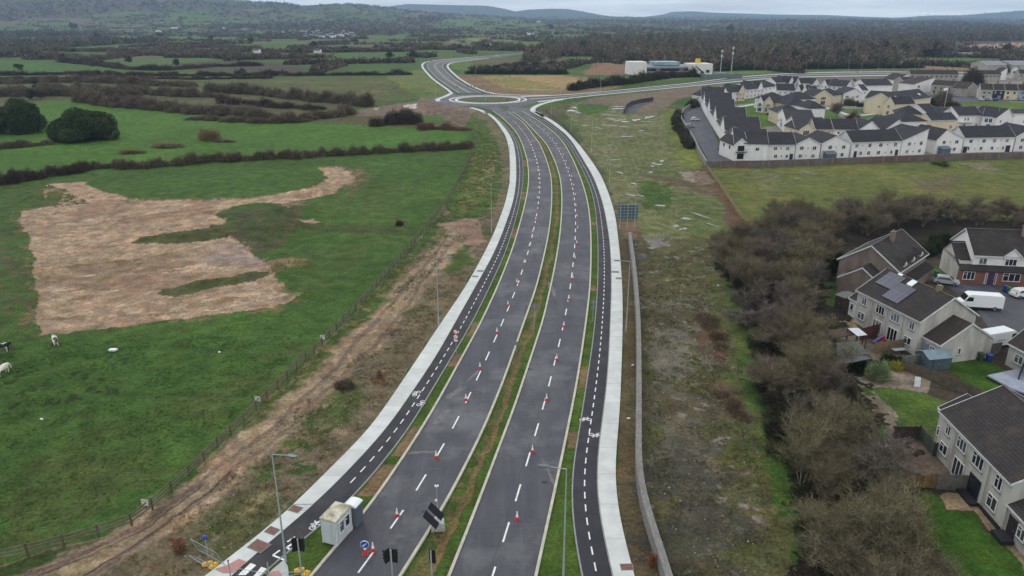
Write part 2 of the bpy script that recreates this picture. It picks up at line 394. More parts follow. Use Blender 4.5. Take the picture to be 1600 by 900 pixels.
P((68, 74, 46), [(248, 458), (262, 447), (330, 436), (400, 420), (424, 424), (400, 437), (330, 448), (270, 462)], warp=.8)
P((74, 72, 50), [(335, 333), (440, 318), (478, 312), (470, 330), (475, 352), (440, 380), (400, 395), (385, 384), (360, 370), (365, 345)], warp=1.5)
P((52, 68, 38), [(345, 332), (430, 320), (465, 330), (450, 370), (410, 385), (370, 362)], warp=2, patch=.42)
P((112, 96, 74), [(440, 318), (480, 314), (478, 325), (445, 332)], warp=2, patch=.45); P((140, 118, 98), [(468, 347), (490, 343), (500, 348), (485, 353)], warp=1)
P((116, 98, 76), [(430, 408), (450, 402), (476, 406), (478, 415), (455, 420), (432, 418)], warp=1)
P((90, 84, 60), [(545, 268), (560, 262), (582, 278), (560, 300), (530, 310), (560, 285)], warp=1.5); P((128, 110, 86), [(556, 275), (572, 278), (550, 300), (535, 305)], warp=1.5, patch=.5)
P((70, 74, 48), [(40, 300), (85, 290), (110, 305), (135, 316), (100, 320), (60, 322)], warp=2, patch=.4); P((118, 104, 80), [(60, 300), (85, 296), (95, 306), (75, 312)], warp=2, patch=.5)
P((60, 66, 40), [(440, 350), (620, 352), (660, 362), (640, 368), (480, 360)], warp=2, a=.7); P((64, 84, 42), [(520, 280), (700, 290), (640, 350), (500, 345)], warp=5, patch=.52, a=.6, big=True)
P((60, 80, 42), [(440, 400), (620, 370), (560, 440), (450, 470)], warp=5, patch=.5, a=.6, big=True)
P((66, 76, 42), [(-200, 700), (200, 640), (420, 560), (500, 520), (300, 720), (0, 860)], warp=5, patch=.53, a=.7, big=True)
P((40, 72, 30), [(-200, 560), (300, 520), (400, 560), (200, 720), (-200, 760)], warp=5, patch=.52, a=.5, big=True)
P((28, 46, 22), [(20, 560), (160, 540), (200, 560), (180, 620), (60, 660), (0, 640)], warp=1, patch=.64, a=.8)
# --- between the fence and the road
_FENCE = [(-70, 890), (0, 880), (107, 852), (222, 816), (238, 797), (300, 742), (356, 684), (400, 643), (492, 551), (560, 480), (582, 456), (636, 392), (671, 351), (702, 310), (727, 264), (738, 238)]
band = _FENCE + [(742, 200), (735, 178), (745, 171), (764, 180), (782, 200), (794, 225), (797, 265), (790, 317), (772, 365), (727, 450), (652, 562), (576, 675), (496, 748), (400, 841), (322, 900), (180, 1000), (-70, 1000)]
P((99, 91, 72), band, warp=.6)
P((86, 74, 60), band, warp=1, patch=.57, a=.8); P((70, 78, 46), band, warp=2, patch=.60, a=.75, big=True)
P((112, 104, 84), band, warp=1, patch=.63, a=.7)
P((62, 84, 42), [(700, 310), (727, 264), (738, 238), (742, 200), (735, 178), (760, 190), (778, 225), (785, 270), (770, 330), (740, 350), (700, 345)], warp=1.5)
P((96, 96, 56), [(740, 240), (770, 240), (765, 300), (735, 330), (715, 330)], warp=1.5, patch=.52)
P((120, 106, 80), [(760, 240), (778, 235), (775, 270), (758, 300), (745, 300)], warp=1.5, patch=.54)
P((58, 78, 40), [(238, 800), (300, 745), (400, 645), (492, 553), (560, 482), (636, 394), (690, 330), (700, 345), (650, 400), (600, 465), (520, 560), (430, 640), (350, 720), (300, 775), (250, 815)], warp=1.0)
P((98, 92, 62), [(300, 745), (400, 645), (492, 553), (560, 482), (636, 394), (650, 400), (600, 465), (520, 560), (430, 640), (350, 720)], warp=1.5, patch=.57)
P((52, 70, 38), [(0, 883), (107, 856), (222, 822), (190, 838), (110, 872), (20, 900), (-40, 905)], warp=.7)
P((60, 78, 40), [(690, 420), (700, 385), (720, 372), (735, 380), (728, 410), (712, 425), (700, 430)], warp=1.5)
P((58, 74, 40), [(400, 740), (430, 700), (500, 650), (560, 600), (570, 640), (520, 690), (470, 730), (420, 765)], warp=3, patch=.47)
P((62, 76, 42), [(400, 800), (450, 760), (420, 790), (300, 850), (280, 900), (300, 860)], warp=2, patch=.5)
# dirt track with wheel ruts
trk = [(60, 925), (130, 882), (225, 835), (300, 778), (360, 722), (440, 655), (540, 560), (615, 485), (655, 435), (700, 385), (735, 348)]
S((128, 112, 92), trk, 5.2, warp=1.2, soft=1.2); S((98, 92, 62), trk, 1.0, warp=1.5, soft=.8, patch=.5)
S((150, 132, 110), trk, 5.0, warp=1.5, patch=.58, a=.6)
S((104, 90, 80), [(20, 905), (100, 880), (225, 818), (312, 752), (400, 686), (425, 668), (520, 578), (600, 485), (636, 447), (688, 385), (712, 350)], 0.75, warp=.5, soft=.35)
S((106, 92, 80), [(90, 925), (180, 880), (252, 825), (350, 748), (457, 664), (560, 563), (625, 493), (656, 448), (695, 394), (730, 352)], 0.75, warp=.5, soft=.35)
S((70, 60, 52), [(100, 912), (190, 868), (262, 817), (355, 742)], .22, warp=.3, soft=.2); S((72, 62, 54), [(60, 900), (140, 868), (232, 822), (318, 755)], .2, warp=.3, soft=.2)
P((126, 106, 92), [(690, 350), (712, 343), (748, 345), (755, 365), (742, 395), (725, 380), (705, 368)], warp=1.5)
P((96, 70, 56), [(575, 586), (600, 580), (602, 602), (588, 606)], warp=1, patch=.5); P((92, 62, 44), [(270, 850), (290, 848), (288, 872), (272, 872)], warp=1, patch=.45)
# --- waste ground on the right
rb = [(991, 900), (966, 800), (962, 725), (970, 600), (973, 450), (966, 375), (950, 300), (904, 225), (879, 200), (848, 180), (838, 170), (900, 160), (1000, 160), (1100, 170), (1080, 230), (1110, 262), (1180, 360), (1130, 420), (1150, 560), (1200, 760), (1280, 1000), (1040, 1000)]
P((80, 76, 56), rb, warp=.5)
P((76, 80, 48), rb, warp=2, patch=.53, a=.8, big=True); P((70, 60, 48), rb, warp=1, patch=.60, a=.7); P((118, 114, 108), rb, warp=1, patch=.70, a=.8)
P((84, 76, 56), [(905, 225), (950, 300), (966, 375), (972, 450), (970, 600), (962, 725), (966, 800), (991, 900), (1030, 900), (1000, 790), (992, 700), (992, 500), (985, 375), (960, 330), (930, 260), (915, 225)], warp=.5)
P((88, 85, 72), [(1010, 620), (1050, 600), (1090, 640), (1130, 720), (1120, 800), (1040, 860), (1000, 760)], warp=4, patch=.44, big=True); P((66, 64, 57), [(1000, 720), (1080, 700), (1140, 780), (1200, 1000), (1060, 1000)], warp=4, patch=.5, a=.8, big=True)
P((96, 92, 82), [(1005, 470), (1070, 470), (1110, 560), (1040, 600)], warp=4, patch=.48, big=True)
P((64, 84, 42), [(1112, 440), (1128, 440), (1150, 520), (1172, 600), (1180, 680), (1160, 660), (1140, 590), (1118, 520)], warp=2.2, patch=.4)
P((84, 86, 54), [(1100, 420), (1130, 430), (1165, 540), (1195, 700), (1150, 680), (1120, 540)], warp=3, patch=.52, a=.7)
P((72, 84, 46), [(1160, 660), (1185, 680), (1195, 740), (1170, 760), (1150, 700)], warp=2.5, patch=.45)
P((84, 86, 54), [(1170, 760), (1205, 770), (1240, 860), (1300, 1000), (1220, 1000), (1190, 860)], warp=2.5, patch=.42)
P((90, 70, 60), [(1085, 480), (1115, 500), (1135, 560), (1110, 560)], warp=2, patch=.42); P((84, 70, 62), [(1120, 600), (1150, 610), (1160, 650), (1130, 640)], warp=2, patch=.42)
# muddy field beyond the sign
mud = [(895, 160), (1040, 170), (1062, 240), (1085, 270), (1130, 300), (1160, 345), (1165, 372), (1000, 372), (990, 330), (960, 320), (940, 260), (900, 215), (880, 180)]
P((88, 96, 62), mud, warp=1.5); P((118, 110, 92), mud, warp=2, patch=.55, a=.7); P((70, 88, 46), mud, warp=3, patch=.52, a=.6, big=True)
for k in range(9):
    S((108, 104, 80), [(905 + k * 11, 178), (925 + k * 10, 215), (950 + k * 9, 265), (985 + k * 9, 330), (1020 + k * 7, 368)], .7, warp=.6, patch=.42, a=.65)
P((54, 88, 38), [(898, 175), (905, 164), (940, 158), (958, 162), (950, 172), (920, 180)], warp=1); P((54, 82, 38), [(990, 280), (1050, 290), (1040, 330), (1010, 325)], warp=2, patch=.4)
P((58, 80, 42), [(875, 172), (895, 190), (915, 220), (900, 222), (880, 200), (866, 186)], warp=1.5, patch=.4)
P((104, 94, 80), [(930, 152), (1090, 135), (1160, 130), (1130, 140), (1060, 155), (1040, 168), (1010, 180), (985, 175), (960, 165), (900, 160)], warp=1.5)
P((128, 120, 108), [(1060, 268), (1100, 270), (1115, 290), (1075, 285)], warp=1.5); P((90, 80, 62), [(1000, 272), (1060, 278), (1110, 292), (1170, 352), (1180, 358), (1150, 365), (1120, 310), (1060, 290)], warp=1.5)
P((104, 76, 58), [(1125, 330), (1150, 350), (1152, 362), (1135, 352)], warp=1.5, patch=.4); P((100, 82, 68), [(966, 345), (1000, 345), (1005, 370), (970, 372)], warp=1.5)
P((110, 108, 104), [(1002, 372), (1040, 372), (1045, 385), (1010, 388)], warp=1.5); P((84, 82, 84), [(990, 397), (1010, 397), (1012, 407), (992, 407)], warp=1.2)
P((100, 108, 52), [(1035, 170), (1056, 170), (1058, 190), (1075, 215), (1100, 252), (1098, 264), (1062, 258), (1050, 220)], warp=1.2); P((78, 94, 48), [(1035, 170), (1048, 170), (1060, 220), (1075, 255), (1055, 250)], warp=1.5, patch=.45)
P((88, 72, 56), [(1090, 275), (1104, 262), (1112, 262), (1140, 300), (1185, 362), (1160, 372), (1140, 345), (1115, 300)], warp=1.2)
P((108, 96, 82), [(1085, 268), (1108, 268), (1118, 288), (1090, 290)], warp=1.2)
# field below the long estate wall
P((84, 92, 50), [(1112, 262), (1600, 248), (2200, 235), (2200, 420), (1600, 372), (1400, 360), (1180, 362), (1150, 330)], warp=.8)
P((104, 98, 54), [(1112, 262), (1600, 248), (2200, 235), (2200, 420), (1600, 362), (1180, 362)], warp=3, patch=.56, a=.6, big=True); P((70, 88, 44), [(1112, 262), (2200, 235), (2200, 420), (1180, 362)], warp=3, patch=.55, a=.6)
P((98, 94, 74), [(1160, 268), (1215, 262), (1230, 290), (1200, 300), (1180, 290)], warp=2.5, patch=.52, a=.8); P((116, 112, 104), [(1205, 335), (1240, 340), (1248, 352), (1225, 350)], warp=1.5); P((90, 82, 66), [(1420, 278), (1500, 272), (1500, 300), (1440, 300)], warp=2.5, patch=.45)
P((110, 104, 92), [(1500, 255), (1540, 255), (1560, 266), (1520, 266)], warp=2, patch=.4)
# estate ground, its lawns and paths
P((120, 118, 114), [(1092, 160), (1146, 252), (2200, 235), (2200, 110), (1400, 118), (1120, 140)], warp=.3)
P((92, 90, 84), [(1290, 120), (1400, 118), (1420, 132), (1360, 140), (1250, 125)], warp=1)
GR = (66, 98, 44)
for g in ([(1150, 170), (1175, 165), (1205, 178), (1212, 196), (1175, 202), (1150, 198)], [(1145, 158), (1182, 152), (1186, 160), (1150, 164)], [(1284, 172), (1300, 170), (1322, 190), (1290, 188)],
          [(1315, 170), (1348, 170), (1352, 177), (1320, 178)], [(1345, 182), (1370, 177), (1394, 180), (1396, 186), (1375, 192), (1350, 188)], [(1135, 246), (1120, 225), (1122, 240), (1130, 250)]):
    P(GR, g, warp=.4)
P((70, 98, 44), [(1495, 155), (1600, 160), (1900, 160), (1900, 175), (1600, 173), (1540, 170), (1500, 164)], warp=.8)
P((70, 86, 46), [(1200, 108), (1600, 112), (1600, 116), (1200, 116)], warp=2); P((84, 98, 56), [(990, 122), (1140, 112), (1220, 108), (1200, 114), (1100, 120), (1000, 130)], warp=1.5)
P((132, 112, 84), [(1400, 98), (1500, 100), (1580, 100), (1600, 104), (1540, 110), (1400, 106)], warp=6, patch=.42); P((146, 124, 104), [(1470, 72), (1600, 66), (1700, 68), (1700, 76), (1480, 80)], warp=8, patch=.4)
P((66, 96, 48), [(1410, 96), (1490, 90), (1540, 84), (1545, 92), (1500, 98)], warp=3); P((132, 122, 116), [(1490, 82), (1600, 80), (1600, 86), (1500, 88)], warp=5, patch=.45)
# fields north of the roundabout
P((112, 98, 74), [(770, 148), (740, 135), (745, 118), (890, 117), (960, 125), (1000, 128), (930, 145), (860, 149)], warp=1.5)
P((138, 120, 84), [(750, 119), (880, 118), (925, 127), (915, 136), (860, 142), (790, 138)], warp=3); P((104, 108, 62), [(755, 119), (815, 120), (850, 132), (880, 140), (800, 138)], warp=4, patch=.45)
P((116, 94, 78), [(910, 112), (935, 102), (975, 103), (990, 114), (960, 118), (915, 117)], warp=2); P((112, 92, 74), [(700, 116), (745, 118), (745, 135), (765, 144), (748, 139), (718, 122), (705, 110)], warp=1)
P((70, 100, 46), [(704, 98), (735, 94), (735, 107), (722, 112), (706, 106)], warp=1.5); P((62, 92, 44), [(880, 90), (922, 88), (920, 96), (885, 96)], warp=2)
P((66, 88, 46), [(830, 112), (850, 111), (865, 116), (830, 118)], warp=2)
# bank and bare earth beside the far arm
P((88, 100, 58), [(603, 120), (655, 108), (664, 112), (686, 132), (704, 146), (684, 155), (655, 152), (625, 140)], warp=1); P((70, 92, 46), [(640, 145), (690, 147), (684, 156), (660, 156)], warp=1)
P((108, 94, 84), [(540, 175), (570, 170), (650, 158), (660, 152), (684, 157), (715, 165), (745, 171), (735, 180), (725, 200), (700, 188), (650, 177), (560, 182)], warp=1.2)
P((84, 74, 62), [(660, 162), (735, 172), (725, 195), (670, 178)], warp=2, patch=.5); P((172, 166, 160), [(630, 164), (650, 162), (652, 169), (636, 170)], warp=1.5); P((150, 144, 138), [(580, 170), (592, 168), (590, 172)], warp=1)
P((60, 86, 42), [(655, 180), (690, 180), (700, 192), (660, 190)], warp=1)
# verge, median and island turf
def zone(colr, i, j, Y0, Y1, f0=0, f1=1, warp=.25, a=1.0, patch=None, thr=None):
    idx = np.nonzero((Y > Y0) & (Y < Y1) & (np.abs(X) < 60))[0]
    y = Y[idx]; xl = EX(i, y); xr = EX(j, y); t = (WX[idx] * warp + X[idx] * (1 - warp) - xl) / (xr - xl)
    al = ((t > f0) & (t < f1)) * a
    if patch is not None: al = al * np.clip((NZ[idx] - patch) * 9 + .5, 0, 1)
    k = al > 0; _paint(idx[k], colr, al[k])
for i, j in ((3, 4), (7, 8)): zone((60, 86, 36), i, j, 12, Y_END, warp=0)
zone((58, 82, 36), 5, 6, 12, Y_END, warp=0)
zone((104, 88, 62), 5, 6, 12, Y_END, .38, .62, warp=.5); zone((84, 82, 52), 5, 6, 12, Y_END, .08, .5, warp=.6, patch=.5)
for y0, y1 in ((60.5, 66), (67.5, 73.5), (89, 93), (99, 104), (150, 158), (185, 194), (230, 240)): zone((110, 94, 70), 3, 4, y0, y1, warp=.5)
for y0, y1 in ((69, 72.4), (83, 89), (118, 121), (160, 164)): zone((110, 94, 70), 7, 8, y0, y1, warp=.5)
# back gardens
GL = (62, 88, 40)
P((66, 60, 52), [(1300, 430), (1330, 500), (1345, 580), (1400, 640), (1420, 700), (1460, 800), (1560, 1000), (1900, 1000), (1900, 400), (1500, 380), (1300, 400)], warp=.6)
P((74, 74, 78), [(1462, 432), (1480, 430), (1600, 452), (1900, 480), (1900, 560), (1570, 545), (1545, 520), (1530, 490), (1490, 455)], warp=.2)
P((128, 118, 92), [(1296, 482), (1318, 480), (1340, 510), (1335, 520), (1295, 512)], warp=.5); P((62, 84, 40), [(1440, 415), (1480, 415), (1478, 430), (1450, 425)], warp=.5)
P((122, 112, 100), [(1335, 590), (1350, 575), (1390, 578), (1432, 580), (1452, 598), (1448, 615), (1380, 604), (1345, 606)], warp=.3)
P(GL, [(1366, 610), (1380, 604), (1420, 610), (1448, 616), (1500, 636), (1470, 655), (1470, 690), (1440, 690), (1412, 668), (1395, 640), (1370, 622)], warp=.3)
P((112, 106, 92), [(1345, 612), (1366, 612), (1395, 640), (1412, 668), (1420, 690), (1395, 690), (1370, 650)], warp=.4, patch=.4)
P((48, 82, 30), [(1478, 572), (1495, 562), (1545, 562), (1575, 580), (1600, 610), (1520, 615)], warp=.3)
P((86, 78, 70), [(1385, 672), (1440, 668), (1470, 690), (1490, 740), (1400, 745)], warp=.3)
P((128, 116, 94), [(1465, 770), (1510, 768), (1540, 795), (1602, 870), (1700, 1000), (1660, 1000), (1590, 872), (1522, 797), (1480, 795)], warp=.15)
P((46, 80, 30), [(1450, 772), (1466, 775), (1480, 796), (1522, 798), (1590, 873), (1650, 1000), (1440, 1000), (1450, 900), (1440, 830)], warp=.5)
P((100, 92, 80), [(1310, 500), (1345, 520), (1420, 560), (1440, 580), (1350, 580), (1320, 540)], warp=.3)
# ground under the thicket
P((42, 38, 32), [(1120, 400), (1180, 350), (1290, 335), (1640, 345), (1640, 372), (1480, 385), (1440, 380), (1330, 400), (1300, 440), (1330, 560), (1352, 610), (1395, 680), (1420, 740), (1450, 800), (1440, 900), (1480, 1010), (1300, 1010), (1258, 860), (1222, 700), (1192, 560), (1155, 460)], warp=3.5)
for q_ in ([(850, 51), (1100, 48.5), (1110, 55), (880, 57)], [(800, 66), (900, 63), (905, 74), (815, 78)], [(1180, 56), (1260, 52), (1250, 58)], [(1400, 52), (1430, 51), (1432, 56), (1402, 57)], [(690, 42), (800, 40), (860, 43), (800, 47), (690, 47)]):
    P((74, 98, 54), q_, warp=3)
Z = height(X, Y) + near_h(X, Y)
_ew = W_ = [tuple(map(float, Gxy(*p))) for p in earth]
_k = np.nonzero((X > -110) & (X < -10) & (Y > 80) & (Y < 240))[0]; _k = _k[pip(X[_k] + (WX[_k] - X[_k]) * .9, Y[_k] + (WY[_k] - Y[_k]) * .9, _ew)]
Z[_k] -= .45 - .25 * NZ[_k] + .3 * (NB[_k] - .5)
_gn = len(Yr); _gm = len(tc)
ii = (np.arange(_gn - 1)[:, None] * _gm + np.arange(_gm - 1)[None, :]).ravel()
GF = np.stack([ii, ii + 1, ii + _gm + 1, ii + _gm], 1)
# slight overall unevenness of tone, part of the ground itself
_g = np.clip(C[:, 1] - C[:, 0], 0, 1); C[:, 0] += .19 * _g; C[:, 1] += .04 * _g; C = np.clip(C, .004, 1)
C *= (0.86 + 0.28 * NZ)[:, None] * (0.9 + 0.2 * NB)[:, None]

def ground_mat():
    m, nt, b = nodemat('ground')
    a = N(nt, 'ShaderNodeAttribute', attribute_name='Col')
    tcn = N(nt, 'ShaderNodeTexCoord'); v = tcn.outputs['Object']
    f1 = ramp(nt, noise(nt, 2.6, 6, .75, vec=v), .32, .5, .68, 1.5)
    f2 = ramp(nt, noise(nt, .35, 4, .6, vec=v), .35, .74, .65, 1.26)
    f3 = ramp(nt, noise(nt, .035, 4, .6, vec=v), .35, .86, .65, 1.14)
    mul = N(nt, 'ShaderNodeMath', operation='MULTIPLY'); nt.links.new(f1, mul.inputs[0]); nt.links.new(f2, mul.inputs[1])
    mu2 = N(nt, 'ShaderNodeMath', operation='MULTIPLY'); nt.links.new(mul.outputs[0], mu2.inputs[0]); nt.links.new(f3, mu2.inputs[1])
    sc = N(nt, 'ShaderNodeVectorMath', operation='SCALE'); nt.links.new(a.outputs['Color'], sc.inputs[0]); nt.links.new(mu2.outputs[0], sc.inputs['Scale'])
    yl = ramp(nt, noise(nt, .22, 6, .72, vec=v), .46, 0, .68, .55)
    hs = N(nt, 'ShaderNodeMix', data_type='RGBA', blend_type='MULTIPLY'); nt.links.new(yl, hs.inputs[0]); nt.links.new(sc.outputs[0], hs.inputs[6]); hs.inputs[7].default_value = (1.5, 1.12, .95, 1)
    # dry blades and tufts
    tuft = ramp(nt, noise(nt, 1.3, 6, .75, vec=v), .58, 0, .70, .35)
    out = mixrgb(nt, tuft, hs.outputs[2], col4((98, 94, 64)))
    nt.links.new(out, b.inputs['Base Color'])
    b.inputs['Roughness'].default_value = .95; b.inputs['Specular IOR Level'].default_value = .1
    bn = N(nt, 'ShaderNodeBump'); bn.inputs['Distance'].default_value = .18; bn.inputs['Strength'].default_value = .7
    nt.links.new(noise(nt, 2.4, 6, .7, vec=v), bn.inputs['Height']); nt.links.new(bn.outputs[0], b.inputs['Normal'])
    return m
o = link('ground', npmesh('ground', np.stack([X, Y, Z], 1), GF, 4, ground_mat(), C, smooth=True)); tag(o, kind='structure')
# land behind and beside the surveyed part, one coarse sheet just below
mb = MB(); mb.poly([(-13000, -2000, -.6), (13000, -2000, -.6), (13000, 12500, -.6), (-13000, 12500, -.6)])
m = mat('pasture_far', (56, 76, 42), .95, (76, 78, 54), .004)
tag(mb.build('terrain', m), kind='structure')
def gh(x, y):
    a = np.array([float(x)]); b = np.array([float(y)]); return float((height(a, b) + near_h(a, b))[0])
# ---------------------------------------------------------------- roads, paths, kerbs
M_ROAD = mat('asphalt', (82, 82, 89), .82, (70, 69, 76), .25, bump=.01, bscale=9, spec=.35)
def asphalt(name, c1, c2, c3):
    m, nt, b = nodemat(name)
    tcn = N(nt, 'ShaderNodeTexCoord'); v = tcn.outputs['Object']
    mp = N(nt, 'ShaderNodeMapping'); mp.inputs['Scale'].default_value = (1.6, .12, 1); nt.links.new(v, mp.inputs[0])
    a = mixrgb(nt, ramp(nt, noise(nt, .5, 5, .65, vec=mp.outputs[0]), .38, 0, .62, 1), col4(c1), col4(c2))
    a = mixrgb(nt, ramp(nt, noise(nt, .09, 6, .7, vec=v), .5, 0, .66, .8), a, col4(c3))
    a = mixrgb(nt, ramp(nt, noise(nt, 12, 3, .7, vec=v), .3, 0, .7, .25), a, col4([k * .7 for k in c1]))
    nt.links.new(a, b.inputs['Base Color'])
    nt.links.new(ramp(nt, noise(nt, .3, 4, .6, vec=v), .3, .62, .7, .85), b.inputs['Roughness']); b.inputs['Specular IOR Level'].default_value = .4
    bn = N(nt, 'ShaderNodeBump'); bn.inputs['Distance'].default_value = .012; nt.links.new(noise(nt, 14, 3, .6, vec=v), bn.inputs['Height']); nt.links.new(bn.outputs[0], b.inputs['Normal'])
    return m
M_ROAD = asphalt('asphalt', (75, 76, 83), (64, 65, 71), (106, 107, 110))
M_CYC = asphalt('new_asphalt', (42, 42, 49), (36, 36, 42), (50, 49, 55))
M_ESTROAD = asphalt('estate_asphalt', (72, 73, 82), (64, 65, 72), (80, 80, 86))
def slab_mat():
    m, nt, b = nodemat('concrete_path')
    tcn = N(nt, 'ShaderNodeTexCoord'); v = tcn.outputs['Object']
    a = mixrgb(nt, ramp(nt, noise(nt, .6, 4, .6, vec=v), .35, 0, .65, 1), col4((196, 199, 197)), col4((180, 183, 181)))
    w = N(nt, 'ShaderNodeUVMap'); br = N(nt, 'ShaderNodeSeparateXYZ'); nt.links.new(w.outputs[0], br.inputs[0])
    fr = N(nt, 'ShaderNodeMath', operation='FRACT'); nt.links.new(br.outputs[1], fr.inputs[0])
    lt = N(nt, 'ShaderNodeMath', operation='LESS_THAN'); nt.links.new(fr.outputs[0], lt.inputs[0]); lt.inputs[1].default_value = .02
    fl = N(nt, 'ShaderNodeMath', operation='FLOOR'); nt.links.new(br.outputs[1], fl.inputs[0])
    wn = N(nt, 'ShaderNodeTexWhiteNoise', noise_dimensions='1D'); nt.links.new(fl.outputs[0], wn.inputs['W'])
    hs = N(nt, 'ShaderNodeHueSaturation'); nt.links.new(ramp(nt, wn.outputs[0], 0, .93, 1, 1.05), hs.inputs['Value']); nt.links.new(a, hs.inputs['Color'])
    mm = N(nt, 'ShaderNodeMath', operation='MULTIPLY'); nt.links.new(lt.outputs[0], mm.inputs[0]); mm.inputs[1].default_value = .35
    a = mixrgb(nt, mm.outputs[0], hs.outputs[0], col4((120, 122, 122)))
    nt.links.new(a, b.inputs['Base Color']); b.inputs['Roughness'].default_value = .85; b.inputs['Specular IOR Level'].default_value = .25
    return m
M_PATH = slab_mat()
M_KERB = mat('kerb_concrete', (186, 182, 166), .8, (164, 160, 146), 1.2)
M_KERBD = mat('kerb_grey', (142, 144, 142), .8, (122, 124, 122), 1.2)
M_WHITE = mat('road_paint', (226, 228, 228), .55, (196, 198, 198), 3)
M_RED = mat('red_paving', (132, 92, 94), .8, (118, 82, 84), 2); M_TAC = mat('tactile_red', (176, 128, 122), .8, (164, 118, 112), 2)
def sheet(name, L, Rr, z, m, skirt=True, kind='structure', bottom=-.1, uvlen=5.0, parent=None):
    """strip between two lines of equal length"""
    L = np.asarray(L, float); Rr = np.asarray(Rr, float); n = len(L); mb = MB()
    s = 0
    for i in range(n - 1):
        d = float(np.hypot(*((L[i + 1] + Rr[i + 1] - L[i] - Rr[i]) / 2)[:2])) / uvlen
        a, b, c, e = L[i], Rr[i], Rr[i + 1], L[i + 1]
        mb.poly([(a[0], a[1], z), (b[0], b[1], z), (c[0], c[1], z), (e[0], e[1], z)], [(0, s), (1, s), (1, s + d), (0, s + d)])
        if skirt:
            mb.poly([(a[0], a[1], bottom), (a[0], a[1], z), (e[0], e[1], z), (e[0], e[1], bottom)]); mb.poly([(b[0], b[1], z), (b[0], b[1], bottom), (c[0], c[1], bottom), (c[0], c[1], z)])
        s += d
    o = mb.build(name, m, parent)
    if kind: tag(o, kind=kind)
    return o
def ysamp(y0, y1, st=1.0): return np.arange(y0, y1 + .01, st)
def line(i, ys, off=0.0):
    x = EX(i, ys); sl = np.gradient(x, ys); k = np.sqrt(1 + sl * sl)
    return np.stack([x + off * k, ys], 1)
def between(name, i, j, z, m, y0=14, y1=Y_END, oi=0.0, oj=0.0, **kw):
    ys = ysamp(y0, y1); return sheet(name, line(i, ys, oi), line(j, ys, oj), z, m, **kw)
ROAD_Z, CYC_Z, PATH_Z, KERB_Z = .05, .09, .14, .17
between('footpath', 1, 2, PATH_Z, M_PATH, y0=59.0, y1=372)
between('footpath', 9, 10, PATH_Z, M_PATH, y1=372, oi=.12)
between('cycle_track', 2, 3, CYC_Z, M_CYC, oi=.02, oj=-.1, y1=368); between('cycle_track', 8, 9, CYC_Z, M_CYC, oi=.1, oj=0, y1=368)
between('carriageway', 4, 5, ROAD_Z, M_ROAD, y1=392); between('carriageway', 6, 7, ROAD_Z, M_ROAD, y1=392)
for i, y1 in ((4, 375), (5, 372), (6, 372), (7, 375)):
    ys = ysamp(14, y1); sg = .24
    sheet('kerb', line(i, ys, -.13), line(i, ys, .13), KERB_Z, M_KERB)
ys = ysamp(14, 368); sheet('kerb', line(3, ys, -.1), line(3, ys, .04), CYC_Z + .02, M_KERBD); sheet('kerb', line(8, ys, -.04), line(8, ys, .1), CYC_Z + .02, M_KERBD)
ys = ysamp(14, 372); sheet('kerb', line(9, ys, 0), line(9, ys, .12), PATH_Z + .003, M_KERBD)
# crossing at the near end of the left path
def flat(name, pts, z, m, world=False, kind='structure', parent=None):
    mb = MB(); mb.poly([(*(p if world else tuple(map(float, Gxy(*p)))), z) for p in pts]); o = mb.build(name, m, parent)
    if kind: tag(o, kind=kind)
    return o
def line_at(i, y): return (float(EX(i, y)), y)
ys = ysamp(40, 59)
sheet('footpath', line(1, ys), line(2, ys), PATH_Z - .03, M_PATH)
flat('tactile_paving', [(373.5, 875), (387, 880), (364, 897), (348, 897), (336, 891), (357, 884)], PATH_Z + .004, M_TAC)
flat('tactile_paving', [(424, 895.5), (436, 894), (440, 900), (442, 905), (415, 905)], PATH_Z + .02, M_TAC)
flat('footpath', [(424, 893), (444, 876), (450, 886), (452, 905), (410, 912)], CYC_Z + .03, M_PATH)
# markings
mk = MB()
def quad(a, b, w, z=ROAD_Z + .006, mb=mk):
    a = np.array(a[:2], float); b = np.array(b[:2], float); d = b - a; L = np.linalg.norm(d); n = np.array([-d[1], d[0]]) / L * w / 2
    mb.poly([(*(a - n), z), (*(b - n), z), (*(b + n), z), (*(a + n), z)])
def walk(f, y0, y1, period, mark, w, z, phase=0.0, mb=mk):
    ys = np.arange(y0, y1, .25); xs = f(ys); s = np.concatenate([[0], np.cumsum(np.hypot(np.diff(xs), np.diff(ys)))]); k = -phase
    out = []
    while k < s[-1] - mark:
        if k >= 0:
            ya, yb = np.interp([k, k + mark], s, ys); a = (float(f(ya)), ya); b = (float(f(yb)), yb)
            quad(a, b, w, z, mb); out.append((a, b))
        k += period
    return out
cl = lambda y: (EX(4, y) + EX(5, y)) / 2
cr = lambda y: (EX(6, y) * .5 + EX(7, y) * .5)
y_l = Gxy(567, 888)[1]; y_r = Gxy(790, 845)[1]
DL = walk(cl, float(y_l) - 12, Y_END - 8, 6.0, 2.8, .17, ROAD_Z + .006)
DR = walk(cr, float(y_r) - 12, Y_END - 8, 6.0, 2.8, .17, ROAD_Z + .006)
walk(lambda y: (EX(2, y) * .5 + EX(3, y) * .5), 62.5, 345, 2.0, 1.05, .13, CYC_Z + .006)
walk(lambda y: (EX(8, y) * .5 + EX(9, y) * .5), 40, 345, 2.0, 1.05, .13, CYC_Z + .006)
